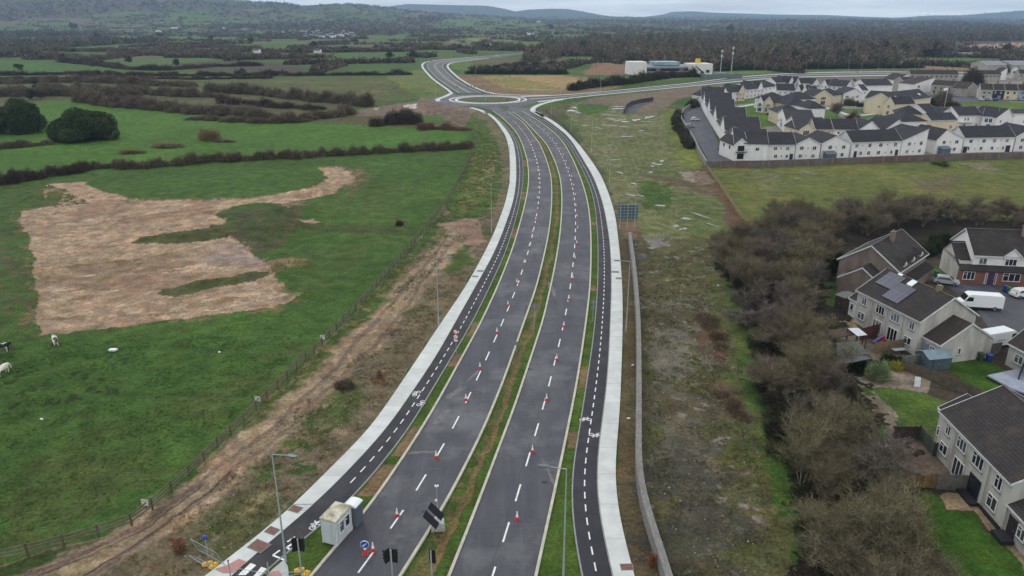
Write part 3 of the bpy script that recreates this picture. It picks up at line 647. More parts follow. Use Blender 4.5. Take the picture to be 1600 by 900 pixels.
# stop box, arrow head and give-way bars on the left track
def pl(pts, w, z=CYC_Z + .008):
    for a, b in zip(pts[:-1], pts[1:]): quad(Gxy(*a), Gxy(*b), w, z)
pl([(437.5, 861), (426.5, 869), (445, 876.5)], .18); pl([(449, 848), (461, 840)], .16)
pl([(448, 857), (456, 851.5), (461, 846)], .2); pl([(448, 857), (454, 860), (462, 854)], .2)
for q in ([(392, 881), (400.5, 884.5), (384, 900), (371.5, 900)], [(408.6, 887), (417, 890), (404.5, 903), (395, 903)]):
    mk.poly([(*map(float, Gxy(*p)), CYC_Z + .008) for p in q])
def bike(px, py, ang, s=1.0):
    cx, cy = map(float, Gxy(px, py)); ca, sa = math.cos(ang), math.sin(ang)
    s = s * .78; T = lambda x, y: (cx + s * (x * ca - y * sa), cy + s * (x * sa + y * ca))
    for wx in (-.55, .55):
        for k in range(10):
            a0 = 2 * math.pi * k / 10; a1 = 2 * math.pi * (k + 1) / 10
            quad(T(wx + .34 * math.cos(a0), .34 * math.sin(a0)), T(wx + .34 * math.cos(a1), .34 * math.sin(a1)), .1, CYC_Z + .009)
    for a, b in (((-.55, 0), (-.2, .5)), ((-.2, .5), (.4, .5)), ((.4, .5), (0, 0)), ((0, 0), (-.55, 0)), ((0, 0), (-.2, .5)), ((.55, 0), (.35, .7)), ((.35, .7), (.55, .75)), ((-.3, .65), (-.05, .65))):
        quad(T(*a), T(*b), .09, CYC_Z + .01)
bike(651, 616, 1.0 + .1); bike(657.5, 631, -2.0); bike(915, 657, .08); bike(930, 680, 3.2); bike(494, 822, .95)
o = mk.build('road_markings', M_WHITE); tag(o, kind='structure')
# long paving seams, and stains where lorries stood or turned
M_SEAM = mat('seam_sealant', (52, 52, 57), .6); M_OIL = mat('oil_stain', (58, 57, 60), .6, (66, 65, 68), 2); M_DUST = mat('dust_film', (112, 110, 110), .9, (92, 91, 94), 1.5); M_MUD = mat('mud_stain', (72, 56, 46), .9, (52, 48, 48), 3)
sm = MB()
for f in (lambda y: cl(y) + .35, lambda y: cr(y) - .35):
    for y in np.arange(45, 340, 4.0): quad((float(f(y)), y), (float(f(y + 4)), y + 4), .05, ROAD_Z + .003, sm)
for y in (55.5, 92, 101.3, 147, 188):
    quad((float(EX(6, y)) + .3, y), (float(EX(7, y + .4)) - .3, y + .4), .07, ROAD_Z + .003, sm)
tag(sm.build('paving_seams', M_SEAM), kind='structure')
def blot(name, px, py, a, b, an, m, z):
    cx, cy = map(float, Gxy(px, py)); ph = rng.uniform(0, 6.28, 4); mb = MB()
    for q in range(5):
        ox, oy = rng.normal(0, a * .5), rng.normal(0, b * .35); s_ = rng.uniform(.25, .7); pts = []
        for k in range(16):
            t = 2 * math.pi * k / 16; r = s_ * (1 + .3 * math.sin(2 * t + ph[q % 4]) + .25 * math.sin(5 * t + ph[(q + 1) % 4])); x = ox + a * r * math.cos(t); y = oy + b * r * math.sin(t)
            pts.append((cx + x * math.cos(an) - y * math.sin(an), cy + x * math.sin(an) + y * math.cos(an), z + q * .0006))
        mb.poly(pts)
    tag(mb.build(name, m), kind='structure')
blot('oil_stain', 630, 845, .8, .7, 0, M_OIL, ROAD_Z + .001); blot('mud_stain', 468, 831, .9, .5, .6, M_MUD, CYC_Z + .001); blot('dust_film', 665, 707, 2.0, .3, .05, M_DUST, ROAD_Z + .001); blot('dust_film', 712, 612, .35, 2.6, -.5, M_DUST, ROAD_Z + .001); blot('dust_film', 694, 652, .7, 1.6, -.5, M_DUST, ROAD_Z + .001); blot('dust_film', 742, 585, .25, 2.6, -.4, M_DUST, ROAD_Z + .001); blot('dust_film', 855, 732, .3, 3, .2, M_DUST, ROAD_Z + .001); blot('dust_film', 862, 452, .4, 5, .1, M_DUST, ROAD_Z + .001)
# ---------------------------------------------------------------- roundabout
RC = np.array([-13.6, 428.0]); 
def ring(name, r0, r1, z, m, n=96, a0=0, a1=2 * math.pi, c=RC, skirt=True, kind='structure'):
    a = np.linspace(a0, a1, n + 1)
    return sheet(name, np.stack([c[0] + r1 * np.cos(a), c[1] + r1 * np.sin(a)], 1), np.stack([c[0] + r0 * np.cos(a), c[1] + r0 * np.sin(a)], 1), z, m, skirt, kind)
ring('carriageway', 21.4, 34.5, ROAD_Z + .004, M_ROAD)
ring('apron', 18.4, 21.4, .12, M_RED)
ring('kerb', 17.4, 18.8, .25, M_WHITE); 
kb = MB()
for k in range(84):
    a = 2 * math.pi * (k + .5) / 84; c = np.array([RC[0] + 21.6 * math.cos(a), RC[1] + 21.6 * math.sin(a)]); u = np.array([math.cos(a), math.sin(a)]) * .55; v = np.array([-math.sin(a), math.cos(a)]) * .42
    kb.prism([(*(c - u - v), .02), (*(c + u - v), .02), (*(c + u + v), .02), (*(c - u + v), .02)], (0, 0, .42))
tag(kb.build('kerb_blocks', M_WHITE), kind='structure')
isl = MB(); n = 40
isl.v = [(RC[0], RC[1], 1.1)] + [(RC[0] + r * math.cos(2 * math.pi * i / n), RC[1] + r * math.sin(2 * math.pi * i / n), z) for r, z in ((9, .9), (17.6, .15)) for i in range(n)]
isl.f = [(0, 1 + i, 1 + (i + 1) % n) for i in range(n)] + [(1 + i, 1 + n + i, 1 + n + (i + 1) % n, 1 + (i + 1) % n) for i in range(n)]; isl.uv = [None] * len(isl.f)
M_TURF = mat('turf', (50, 74, 36), .95, (84, 80, 52), .6, bump=.1)
tag(isl.build('island_turf', M_TURF), kind='structure')
def resamp(p, n):
    p = np.array(p, float); s = np.concatenate([[0], np.cumsum(np.hypot(*(np.diff(p, axis=0).T)))]); t = np.linspace(0, s[-1], n)
    q = np.stack([np.interp(t, s, p[:, 0]), np.interp(t, s, p[:, 1])], 1)
    for _ in range(3): q[1:-1] = (q[:-2] + 2 * q[1:-1] + q[2:]) / 4
    return q
def W(pts): return [tuple(map(float, Gxy(*p))) for p in pts]
def bands(Lp, Rp, n, spec, y=None):
    L = resamp(W(Lp), n); Rr = resamp(W(Rp), n)
    for nm, f0, f1, z, m in spec: sheet(nm, L + (Rr - L) * f0, L + (Rr - L) * f1, z, m)
    return L, Rr
ARM = [('footpath', 0, .07, PATH_Z, M_PATH), ('cycle_track', .075, .17, CYC_Z, M_CYC), ('kerb', .21, .225, KERB_Z, M_KERB), ('carriageway', .22, .47, ROAD_Z, M_ROAD), ('kerb', .465, .48, KERB_Z, M_KERB),
       ('kerb', .52, .535, KERB_Z, M_KERB), ('carriageway', .53, .78, ROAD_Z, M_ROAD), ('kerb', .775, .79, KERB_Z, M_KERB), ('cycle_track', .83, .925, CYC_Z, M_CYC), ('footpath', .93, 1, PATH_Z, M_PATH)]
bands([(704, 146), (697, 139.5), (686, 132), (673, 122), (664, 112), (659, 106), (658, 101), (662, 97.5), (675, 95), (700, 92.5), (730, 90)],
      [(765, 145), (748, 139), (734, 132), (718, 122), (708, 113), (702, 107), (700.5, 103), (703, 99.5), (712, 97.2), (735, 94.5), (765, 91)], 60, ARM)
bands([(730, 90), (760, 87.5), (800, 84), (840, 80)], [(765, 91), (790, 88.5), (805, 85.5), (842, 81)], 14, [('carriageway', 0, 1, ROAD_Z, M_ROAD), ('kerb', -.03, 0, KERB_Z, M_KERB)])
EARM = [('footpath', 0, .12, PATH_Z, M_PATH), ('cycle_track', .13, .22, CYC_Z, M_CYC), ('carriageway', .25, .47, ROAD_Z, M_ROAD), ('kerb', .475, .525, KERB_Z, M_KERB), ('carriageway', .53, .75, ROAD_Z, M_ROAD), ('cycle_track', .78, .87, CYC_Z, M_CYC), ('footpath', .88, 1, PATH_Z, M_PATH)]
bands([(812, 150.5), (860, 149.5), (900, 147), (960, 141.5), (1020, 135.5), (1080, 129.5), (1144, 121), (1215, 115.5), (1300, 112.5), (1400, 112), (1500, 113), (1650, 115)],
      [(842, 160), (880, 155), (915, 151), (955, 147), (1024, 140.5), (1090, 134), (1140, 129), (1212, 122), (1290, 120), (1400, 118), (1500, 118), (1650, 121)], 60, EARM)
# paths and splitter islands round the junction
def ribbon(name, pts, w, z, m, n=24, kind='structure'):
    c = resamp(W(pts), n); t = np.gradient(c, axis=0); t /= np.linalg.norm(t, axis=1)[:, None]; nn = np.stack([-t[:, 1], t[:, 0]], 1) * w / 2
    return sheet(name, c + nn, c - nn, z, m, kind=kind)
ribbon('footpath', [(879, 155.5), (862, 158.5), (846, 162.5), (834, 168), (831, 173), (838, 177), (850, 183)], 2.6, PATH_Z, M_PATH)
ribbon('footpath', [(705, 146), (699, 149.5), (690, 153), (682, 156), (686, 158.6)], 2.4, PATH_Z, M_PATH)
ribbon('footpath', [(735, 168.5), (742, 170), (752, 173), (762, 178)], 2.2, PATH_Z, M_PATH)
ribbon('footpath', [(760, 143.5), (775, 147), (800, 148.5), (830, 149.2), (862, 149)], 1.8, PATH_Z, M_PATH)
ribbon('carriageway', [(690, 156), (700, 152), (704, 146)], 7, ROAD_Z - .008, M_ROAD); 
flat('carriageway', [(770, 174), (752, 168.5), (790, 165.5), (835, 163), (838, 172), (826, 179), (812, 174.5), (800, 178)], ROAD_Z - .012, M_ROAD)
flat('carriageway', [(862, 150), (880, 156), (846, 161), (826, 168), (812, 160), (820, 150)], ROAD_Z - .016, M_ROAD)
flat('island_turf', [(784, 164.8), (794, 165.8), (795, 170), (790, 173.2), (779, 168)], .12, M_TURF)
flat('island_turf', [(846, 157.5), (875, 154.6), (858, 158.4), (828, 167.6), (816, 168.5), (822, 164)], .12, M_TURF)
M_GRAVEL = mat('gravel', (104, 102, 104), .95, (76, 76, 80), 1.5)
ribbon('service_track', [(1064, 192), (1075, 172), (1100, 160), (1130, 152)], 3.5, .03, M_ESTROAD)
# estate car park and street
flat('parking_area', [(1066, 186), (1072, 172), (1090, 163), (1096, 163), (1108, 190), (1122, 222), (1143, 251), (1108, 252), (1084, 214)], .035, M_ESTROAD)
flat('lawn', [(1120, 224), (1128, 228), (1140, 247), (1134, 249)], .045, M_TURF)
ribbon('street', [(1462, 434), (1500, 440), (1545, 462), (1570, 480), (1640, 500)], 7, .03, M_ESTROAD)
flat('street', [(1500, 446), (1600, 462), (1800, 500), (1800, 560), (1600, 548), (1556, 530), (1540, 506), (1525, 482)], .036, M_ESTROAD)
flat('street', [(1420, 152), (1500, 160), (1600, 158), (1900, 160), (1900, 152), (1500, 150), (1430, 146)], .04, M_ESTROAD)
ribbon('footpath', [(1150, 168), (1178, 163), (1205, 164)], 2.0, .06, M_PATH); ribbon('footpath', [(1290, 168), (1330, 181), (1352, 180), (1390, 175)], 2.4, .06, M_PATH)
flat('parking_area', [(1180, 206), (1215, 205), (1235, 216), (1190, 222)], .04, M_ESTROAD)
# standing water
M_WATER, _nt, _b = nodemat('water'); _b.inputs['Base Color'].default_value = col4((92, 92, 84)); _b.inputs['Roughness'].default_value = .08; _b.inputs['IOR'].default_value = 1.33; _b.inputs['Specular IOR Level'].default_value = .8
pud = MB()
def puddle(px, py, a, b, an=0.0, z=None):
    cx, cy = map(float, Gxy(px, py)); n = 18; z = .04
    ph = rng.uniform(0, 6.28, 3); pts = []
    for k in range(n):
        t = 2 * math.pi * k / n; r = 1 + .28 * math.sin(2 * t + ph[0]) + .22 * math.sin(3 * t + ph[1]) + .15 * math.sin(5 * t + ph[2])
        x = a * r * math.cos(t); y = b * r * math.sin(t); pts.append((cx + x * math.cos(an) - y * math.sin(an), cy + x * math.sin(an) + y * math.cos(an), z + gh(cx, cy) + .03))
    pud.poly(pts)
for q in ((1021, 255, .8, .9), (1029, 257, 1, 1.1), (1034, 252, .9, 1.2), (1019, 260, .7, .7), (1017, 269, .6, .9), (969, 270, .5, 1.6, .3), (986, 305, .8, 1.3, .7), (1001, 306, .5, 1.0, .7), (990, 287, .5, 1.6, .6), (1034, 322, .8, 1.8, .9),
          (1056, 353, .8, .9), (1068, 357, 1, .7, .8), (1072, 341, .8, 1.5, 1.0), (1018, 388, .9, .4), (960, 250, 2, .5), (1095, 337, .3, 4, .5), (1108, 350, .3, 3, .5),
          (948, 180, 3, .7), (955, 186, .7, 3, .6), (962, 188, .7, 3, .6), (970, 186, 2.8, 1), (977, 190, 2.5, 1.4), (991, 188, 1.2, 2.5), (997, 187, 1.4, 2), (1010, 184, .7, 3.2, -.3), (1015, 183, .7, 3.2, -.3), (1019, 182, .6, 2.8, -.3),
          (1005, 190, 1, .7), (1014, 190, .8, .8), (915, 196, 2, .7), (977, 199, 2, .9), (1003, 204, 1.4, .6), (1008, 208, 1.6, .5), (975, 213, 1.8, .8), (944, 196, .5, 2.5, .6), (957, 196, .5, 3, .6), (935, 200, .4, 3, .5), (983, 213, 1.6, .8), (1008, 196, 1.5, .5),
          (1262, 270, 1.8, .7), (1270, 272, 1.8, .6), (1246, 279, 1.4, .5), (894, 173, 3, 2.6), (902, 176, 2.4, 1), (898, 168, 1.0, 3), (970, 167, 5, 1.2), (966, 170, 5, 1.4, .3), (960, 180, 4.5, .5), (704, 369, .4, .8), (560, 578, .2, .8, -.6), (712, 370, .2, .8, -.5), (690, 380, .2, .7, -.5), (708, 358, .25, .9, -.6), (730, 350, .25, 1, -.5), (695, 395, .25, .9, -.5)):
    puddle(*q)
tag(pud.build('standing_water', M_WATER), kind='structure')
# ---------------------------------------------------------------- building materials
def tile_mat(name, c1, c2, sx=.33, sy=.34, moss=(96, 88, 66)):
    m, nt, b = nodemat(name); uv = N(nt, 'ShaderNodeUVMap')
    br = N(nt, 'ShaderNodeTexBrick'); nt.links.new(uv.outputs[0], br.inputs['Vector'])
    br.inputs['Color1'].default_value = col4(c1); br.inputs['Color2'].default_value = col4(c2); br.inputs['Mortar'].default_value = col4([k * .5 for k in c1])
    br.inputs['Scale'].default_value = 1; br.inputs['Brick Width'].default_value = sx; br.inputs['Row Height'].default_value = sy; br.inputs['Mortar Size'].default_value = .03; br.offset = 0.0
    n1 = ramp(nt, noise(nt, .55, 5, .7), .50, 0, .75, .5)
    a = mixrgb(nt, n1, br.outputs[0], col4(moss))
    f = ramp(nt, noise(nt, .25, 3), .3, .85, .7, 1.15)
    sc = N(nt, 'ShaderNodeVectorMath', operation='SCALE'); nt.links.new(a, sc.inputs[0]); nt.links.new(f, sc.inputs['Scale'])
    nt.links.new(sc.outputs[0], b.inputs['Base Color']); b.inputs['Roughness'].default_value = .8; b.inputs['Specular IOR Level'].default_value = .25
    bn = N(nt, 'ShaderNodeBump'); bn.inputs['Distance'].default_value = .04; nt.links.new(br.outputs[1], bn.inputs['Height']); bn.invert = True; nt.links.new(bn.outputs[0], b.inputs['Normal'])
    return m
def render_mat(name, c, stain, amt=.6):
    m, nt, b = nodemat(name)
    tcn = N(nt, 'ShaderNodeTexCoord'); mp = N(nt, 'ShaderNodeMapping'); mp.inputs['Scale'].default_value = (1, 1, .35); nt.links.new(tcn.outputs['Object'], mp.inputs[0])
    f = ramp(nt, noise(nt, .6, 6, .7, vec=mp.outputs[0]), .42, 0, .72, amt)
    oi = N(nt, 'ShaderNodeObjectInfo')
    a = mixrgb(nt, f, col4(c), col4(stain))
    hs = N(nt, 'ShaderNodeHueSaturation'); nt.links.new(ramp(nt, oi.outputs['Random'], 0, .93, 1, 1.05), hs.inputs['Value']); nt.links.new(a, hs.inputs['Color'])
    nt.links.new(hs.outputs[0], b.inputs['Base Color']); b.inputs['Roughness'].default_value = .9; b.inputs['Specular IOR Level'].default_value = .15
    bn = N(nt, 'ShaderNodeBump'); bn.inputs['Distance'].default_value = .015; nt.links.new(noise(nt, 9, 3), bn.inputs['Height']); nt.links.new(bn.outputs[0], b.inputs['Normal'])
    return m
def brick_mat(name, c1, c2, mo, w=.23, h=.08):
    m, nt, b = nodemat(name); uv = N(nt, 'ShaderNodeUVMap')
    br = N(nt, 'ShaderNodeTexBrick'); nt.links.new(uv.outputs[0], br.inputs['Vector'])
    br.inputs['Color1'].default_value = col4(c1); br.inputs['Color2'].default_value = col4(c2); br.inputs['Mortar'].default_value = col4(mo)
    br.inputs['Scale'].default_value = 1; br.inputs['Brick Width'].default_value = w; br.inputs['Row Height'].default_value = h; br.inputs['Mortar Size'].default_value = .012
    a = mixrgb(nt, ramp(nt, noise(nt, .5, 5, .7), .45, 0, .7, .4), br.outputs[0], col4([k * .7 for k in c1]))
    nt.links.new(a, b.inputs['Base Color']); b.inputs['Roughness'].default_value = .9
    return m
M_SLATE = tile_mat('roof_slate', (60, 59, 66), (54, 53, 60), .3, .25, (70, 68, 70))
M_TILE = tile_mat('roof_tile', (60, 55, 55), (52, 48, 49), .33, .36, (86, 76, 62))
M_TILEB = tile_mat('roof_tile_brown', (66, 57, 54), (58, 52, 50), .33, .36, (84, 72, 60))
W_WHITE = render_mat('white_render', (220, 218, 218), (184, 180, 174), .5)
W_CREAM = render_mat('cream_render', (202, 189, 163), (180, 168, 146), .5)
W_GREY = render_mat('grey_render', (160, 156, 148), (124, 118, 110), .8)
W_DASH = render_mat('pebbledash', (182, 180, 174), (136, 131, 123), .9)
W_DASHD = render_mat('stained_dash', (128, 116, 108), (96, 82, 76), .9)
W_BLUE = render_mat('blue_render', (140, 160, 178), (120, 140, 156), .5)
W_NAVY = render_mat('navy_render', (48, 52, 66), (40, 44, 54), .5)
W_BRICK = brick_mat('red_brick', (128, 66, 50), (112, 56, 44), (120, 104, 92))
M_UPVC = mat('white_upvc', (222, 224, 226), .4, (200, 202, 204), 2)
M_FASC = mat('white_fascia', (206, 208, 210), .5, (180, 182, 182), 1.5)
M_DARKF = mat('dark_frame', (40, 42, 48), .5)
M_SILL = mat('grey_sill', (118, 118, 118), .8)
M_GLASS, _nt, _b = nodemat('window_glass')
_b.inputs['Roughness'].default_value = .06; _b.inputs['Specular IOR Level'].default_value = .7
_oi = N(_nt, 'ShaderNodeObjectInfo'); _f = ramp(_nt, _oi.outputs['Random'], .45, 0, .9, 1); _nt.links.new(mixrgb(_nt, _f, col4((34, 38, 46)), col4((110, 116, 122))), _b.inputs['Base Color'])
M_DOORD = mat('door_dark', (46, 40, 52), .5); M_DOORW = mat('door_white', (208, 210, 214), .45)
M_LEAD = mat('roof_ridge', (88, 80, 74), .8, (70, 64, 60), 1.5)
M_GUT = mat('gutter', (150, 152, 152), .5); M_CHIM = render_mat('chimney_render', (130, 116, 102), (96, 84, 74), .8)
_WC = {}
def win_mesh(w, h, style):
    k = (round(w, 2), round(h, 2), style)
    if k in _WC: return _WC[k]
    f = MB(); t = .07; y0, y1 = -.05, .04
    for bx in ((-w / 2, -w / 2 + t, 0, h), (w / 2 - t, w / 2, 0, h), (-w / 2 + t, w / 2 - t, 0, t), (-w / 2 + t, w / 2 - t, h - t, h)): f.box(bx[0], bx[1], y0, y1, bx[2], bx[3])
    n = 2 if w < 1.6 else 3
    if w > .8:
        for i in range(1, n): f.box(-w / 2 + w * i / n - .035, -w / 2 + w * i / n + .035, y0 + .005, y1, t, h - t)
    if h > 1.0 and style != 'door': f.box(-w / 2 + t, -w / 2 + w / n - .035, y0 + .005, y1, h * .68, h * .68 + .05)
    g = MB().box(-w / 2 + t - .01, w / 2 - t + .01, 0.0, .03, t - .01, h - t + .01)
    s = MB().box(-w / 2 - .08, w / 2 + .08, -.13, .0, -.09, -.01)
    fm = {'white': M_UPVC, 'dark': M_DARKF, 'door': M_UPVC}[style]
    _WC[k] = (f.mesh('window', fm), g.mesh('pane', M_GLASS), s.mesh('sill', M_SILL)); return _WC[k]
def add_window(root, T, s, z, w, h, style='white', sill=True, fine=True):
    """T: (ox, oy, ang) of the wall line in the building's frame"""
    f, g, sl = win_mesh(w, h, style)
    ox, oy, an = T
    o = link('window', f, root, (ox + s * math.cos(an) + .03 * math.sin(an), oy + s * math.sin(an) - .03 * math.cos(an), z)); o.rotation_euler = (0, 0, an)
    link('pane', g, o)
    if sill and fine: link('sill', sl, o)
    return o
_DC = {}
def add_door(root, T, s, z, w=.95, h=2.1, m=None, handle=True):
    m = m or M_DOORD; k = (w, h, m.name)
    if k not in _DC:
        f = MB().box(-w / 2, w / 2, -.04, .03, 0, h).box(-w / 2 + .12, w / 2 - .12, -.055, -.04, .15, h * .42).box(-w / 2 + .12, w / 2 - .12, -.055, -.04, h * .5, h - .15)
        f.box(-w / 2 - .07, -w / 2, -.06, .03, 0, h + .07).box(w / 2, w / 2 + .07, -.06, .03, 0, h + .07)
        hd = MB().box(w / 2 - .14, w / 2 - .06, -.1, -.055, .98, 1.04)
        _DC[k] = (f.mesh('door', m), hd.mesh('handle', M_GUT))
    ox, oy, an = T
    o = link('door', _DC[k][0], root, (ox + s * math.cos(an) + .03 * math.sin(an), oy + s * math.sin(an) - .03 * math.cos(an), z)); o.rotation_euler = (0, 0, an)
    if handle: link('handle', _DC[k][1], o)
    return o
def gable_body(mb, w, d, eh, rise, ridge, apex=.5, z0=-.3, x0=0, y0=0):
    """wall faces with uv in metres"""
    def wall(p, q, tops):
        L = math.hypot(q[0] - p[0], q[1] - p[1]); pts = [(*p, z0), (*q, z0)]; uv = [(0, z0), (L, z0)]
        for t, z in tops: pts.append((p[0] + (q[0] - p[0]) * t, p[1] + (q[1] - p[1]) * t, z)); uv.append((L * t, z))
        mb.poly(pts, uv)
    A, B_, Cc, D = (x0, y0), (x0 + w, y0), (x0 + w, y0 + d), (x0, y0 + d)
    sq = [(1, eh), (0, eh)]
    if ridge == 'u':
        g = [(1, eh), (.5, eh + rise), (0, eh)]; wall(A, B_, sq); wall(B_, Cc, g); wall(Cc, D, sq); wall(D, A, g)
    elif ridge == 'v':
        wall(A, B_, [(1, eh if apex < .99 else eh + rise)] + ([(apex, eh + rise)] if .01 < apex < .99 else []) + [(0, eh if apex > .01 else eh + rise)])
        wall(B_, Cc, [(1, eh if apex < .99 else eh + rise), (0, eh if apex < .99 else eh + rise)])
        wall(Cc, D, [(1, eh)] + [(1 - apex, eh + rise)] * (.01 < apex < .99) + [(0, eh if apex < .99 else eh + rise)]); wall(D, A, [(1, eh if apex > .01 else eh + rise), (0, eh if apex > .01 else eh + rise)])
    else:
        for p, q in ((A, B_), (B_, Cc), (Cc, D), (D, A)): wall(p, q, sq)
def slope(mb, a, b, c, d, th=.12):
    """roof plane a,b (eave left,right) c,d (ridge right,left)"""
    a, b, c, d = [np.array(p, float) for p in (a, b, c, d)]
    L = np.linalg.norm(b - a); H = np.linalg.norm(((c + d) - (a + b)) / 2); off = np.dot(d - a, (b - a) / L); off2 = np.dot(c - a, (b - a) / L)
    mb.poly([a, b, c, d], [(0, 0), (L, 0), (off2, H), (off, H)])
    dn = np.array([0, 0, -th]); q = [a, b, c, d]; mb.poly([p + dn for p in q][::-1])
    for i in range(4): mb.poly([q[i], q[i] + dn, q[(i + 1) % 4] + dn, q[(i + 1) % 4]])
class FS:
    def __init__(s): s.l = []
    def new(s): s.l.append(MB()); return s.l[-1]
    def build(s, name, m, parent):
        for b in s.l:
            if b.v: b.build(name, m, parent)
def gable_roof(mb, w, d, eh, rise, ridge, apex=.5, ov=.35, og=.2, x0=0, y0=0, fas=None, rid=None, th=.13):
    e = eh + .1
    if ridge == 'u':
        dz = rise / (d / 2) * ov; r = e + rise; m = y0 + d / 2
        slope(mb, (x0 - og, y0 - ov, e - dz), (x0 + w + og, y0 - ov, e - dz), (x0 + w + og, m, r), (x0 - og, m, r), th)
        slope(mb, (x0 + w + og, y0 + d + ov, e - dz), (x0 - og, y0 + d + ov, e - dz), (x0 - og, m, r), (x0 + w + og, m, r), th)
        if rid: rid.box(x0 - og, x0 + w + og, m - .12, m + .12, r - .03, r + .07)
        if fas:
            for xx in (x0 - og - .05, x0 + w + og):
                fb = fas.new()
                for s, yy in ((1, y0 - ov), (-1, y0 + d + ov)):
                    fb.prism([(xx, yy, e - dz + .05), (xx, m, r + .05), (xx, m, r - .2), (xx, yy, e - dz - .2)], (.05, 0, 0))
            for yy in (y0 - ov - .06, y0 + d + ov): fas.new().box(x0 - og, x0 + w + og, yy, yy + .06, e - dz - .17, e - dz + .02)
    elif ridge == 'v':
        r = e + rise; m = x0 + w * apex; y1 = y0 + d
        if apex > .01:
            dz = rise / (w * apex) * ov; slope(mb, (x0 - ov, y1 + og, e - dz), (x0 - ov, y0 - og, e - dz), (m, y0 - og, r), (m, y1 + og, r), th)
            if fas:
                for yy in (y0 - og - .05, y1 + og): fas.new().prism([(x0 - ov, yy, e - dz + .05), (m, yy, r + .05), (m, yy, r - .2), (x0 - ov, yy, e - dz - .2)], (0, .05, 0))
        if apex < .99:
            dz = rise / (w * (1 - apex)) * ov; slope(mb, (x0 + w + ov, y0 - og, e - dz), (x0 + w + ov, y1 + og, e - dz), (m, y1 + og, r), (m, y0 - og, r), th)
            if fas:
                for yy in (y0 - og - .05, y1 + og): fas.new().prism([(m, yy, r + .05), (x0 + w + ov, yy, e - dz + .05), (x0 + w + ov, yy, e - dz - .2), (m, yy, r - .2)], (0, .05, 0))
        if rid: rid.box(m - .12, m + .12, y0 - og, y1 + og, r - .03, r + .07)
    elif ridge == 'hip':
        r = e + rise; k = min(w, d) / 2; dz = rise / k * ov
        A, B_, Cc, D = (x0 - ov, y0 - ov, e - dz), (x0 + w + ov, y0 - ov, e - dz), (x0 + w + ov, y0 + d + ov, e - dz), (x0 - ov, y0 + d + ov, e - dz)
        if w >= d: R0, R1 = (x0 + k, y0 + d / 2, r), (x0 + w - k, y0 + d / 2, r); slope(mb, A, B_, R1, R0, th); slope(mb, Cc, D, R0, R1, th); slope(mb, D, A, R0, R0, th); slope(mb, B_, Cc, R1, R1, th)
        else: R0, R1 = (x0 + w / 2, y0 + k, r), (x0 + w / 2, y0 + d - k, r); slope(mb, A, B_, R0, R0, th); slope(mb, Cc, D, R1, R1, th); slope(mb, D, A, R0, R1, th); slope(mb, B_, Cc, R1, R0, th)
        if rid: rid.tube(R0, R1, .1, k=6) if R0 != R1 else None
def house(name, label, cat, p1, p2, d, eh=5.2, rise=2.6, ridge='u', apex=.5, wm=None, rm=None, front=(), left=(), right=(), doors=(), group=None, fine=False, fascia=True, world=False, chim=(), extras=None, z=0.0, style='white'):
    if not world: p1 = tuple(map(float, Gxy(*p1))); p2 = tuple(map(float, Gxy(*p2)))
    w = math.hypot(p2[0] - p1[0], p2[1] - p1[1]); an = math.atan2(p2[1] - p1[1], p2[0] - p1[0])
    root = empty(name, (p1[0], p1[1], z), an); tag(root, label, cat, group)
    b = MB(); gable_body(b, w, d, eh, rise, ridge, apex); b.build('wall', wm or W_WHITE, root)
    r = MB(); fs = FS() if fascia else None; rd = MB() if fine else None
    gable_roof(r, w, d, eh, rise, ridge, apex, fas=fs, rid=rd)
    ro = r.build('roof', rm or M_SLATE, root)
    if fs: fs.build('fascia', M_FASC, root)
    if rd and rd.v: rd.build('ridge_cap', M_LEAD, ro)
    for q in front: add_window(root, (0, 0, 0), q[0] * w if q[0] <= 1 else q[0], *q[1:4], style=q[4] if len(q) > 4 else style, sill=q[5] if len(q) > 5 else True, fine=fine)
    for q in left: add_window(root, (0, d, -math.pi / 2), q[0] * d if q[0] <= 1 else q[0], *q[1:], style=style, fine=fine)
    for q in right: add_window(root, (w, 0, math.pi / 2), q[0] * d if q[0] <= 1 else q[0], *q[1:], style=style, fine=fine)
    for q in doors: add_door(root, (0, 0, 0), q[0] * w if q[0] <= 1 else q[0], q[1], *q[2:], handle=fine)
    for cx, cy in chim:
        c = MB().box(cx * w - .45, cx * w + .45, cy * d - .3, cy * d + .3, eh + rise * .3, eh + rise + 1.1).box(cx * w - .52, cx * w + .52, cy * d - .37, cy * d + .37, eh + rise + 1.1, eh + rise + 1.22)
        for k in (-.22, .22): c.tube((cx * w + k, cy * d, eh + rise + 1.22), (cx * w + k, cy * d, eh + rise + 1.5), .1, .08, 8)
        c.build('chimney', M_CHIM, ro)
    return root, w, d
# ---------------------------------------------------------------- the white estate
G1 = 'houses of the white estate'
w4 = lambda: [(.14, 3.3, 1.2, 1.2), (.5, 3.6, .55, .6), (.84, 3.3, 1.2, 1.2), (.14, .75, 1.2, 1.2), (.5, .95, .5, .6)]
pair = [(.08, 3.3, .5, 1.1), (.22, 3.3, 1.2, 1.1), (.36, 3.3, 1.2, 1.1), (.58, 3.3, 1.2, 1.1), (.7, 3.6, .5, .6), (.84, 3.3, 1.2, 1.1), (.08, .8, .5, 1.1), (.22, .8, 1.1, 1.1), (.36, .8, 1.1, 1.1), (.6, .8, 1.1, 1.1), (.73, 1.1, .5, .6), (.84, .8, .8, 1.1)]
r_, w_, d_ = house('estate_house', 'white terrace at the left end of the front row, near the boundary wall corner', 'house', (1167, 250.5), (1240, 250.5), 9, 5.2, 3.2, 'u', wm=W_WHITE, front=pair, doors=[(.935, 0)], group=G1)
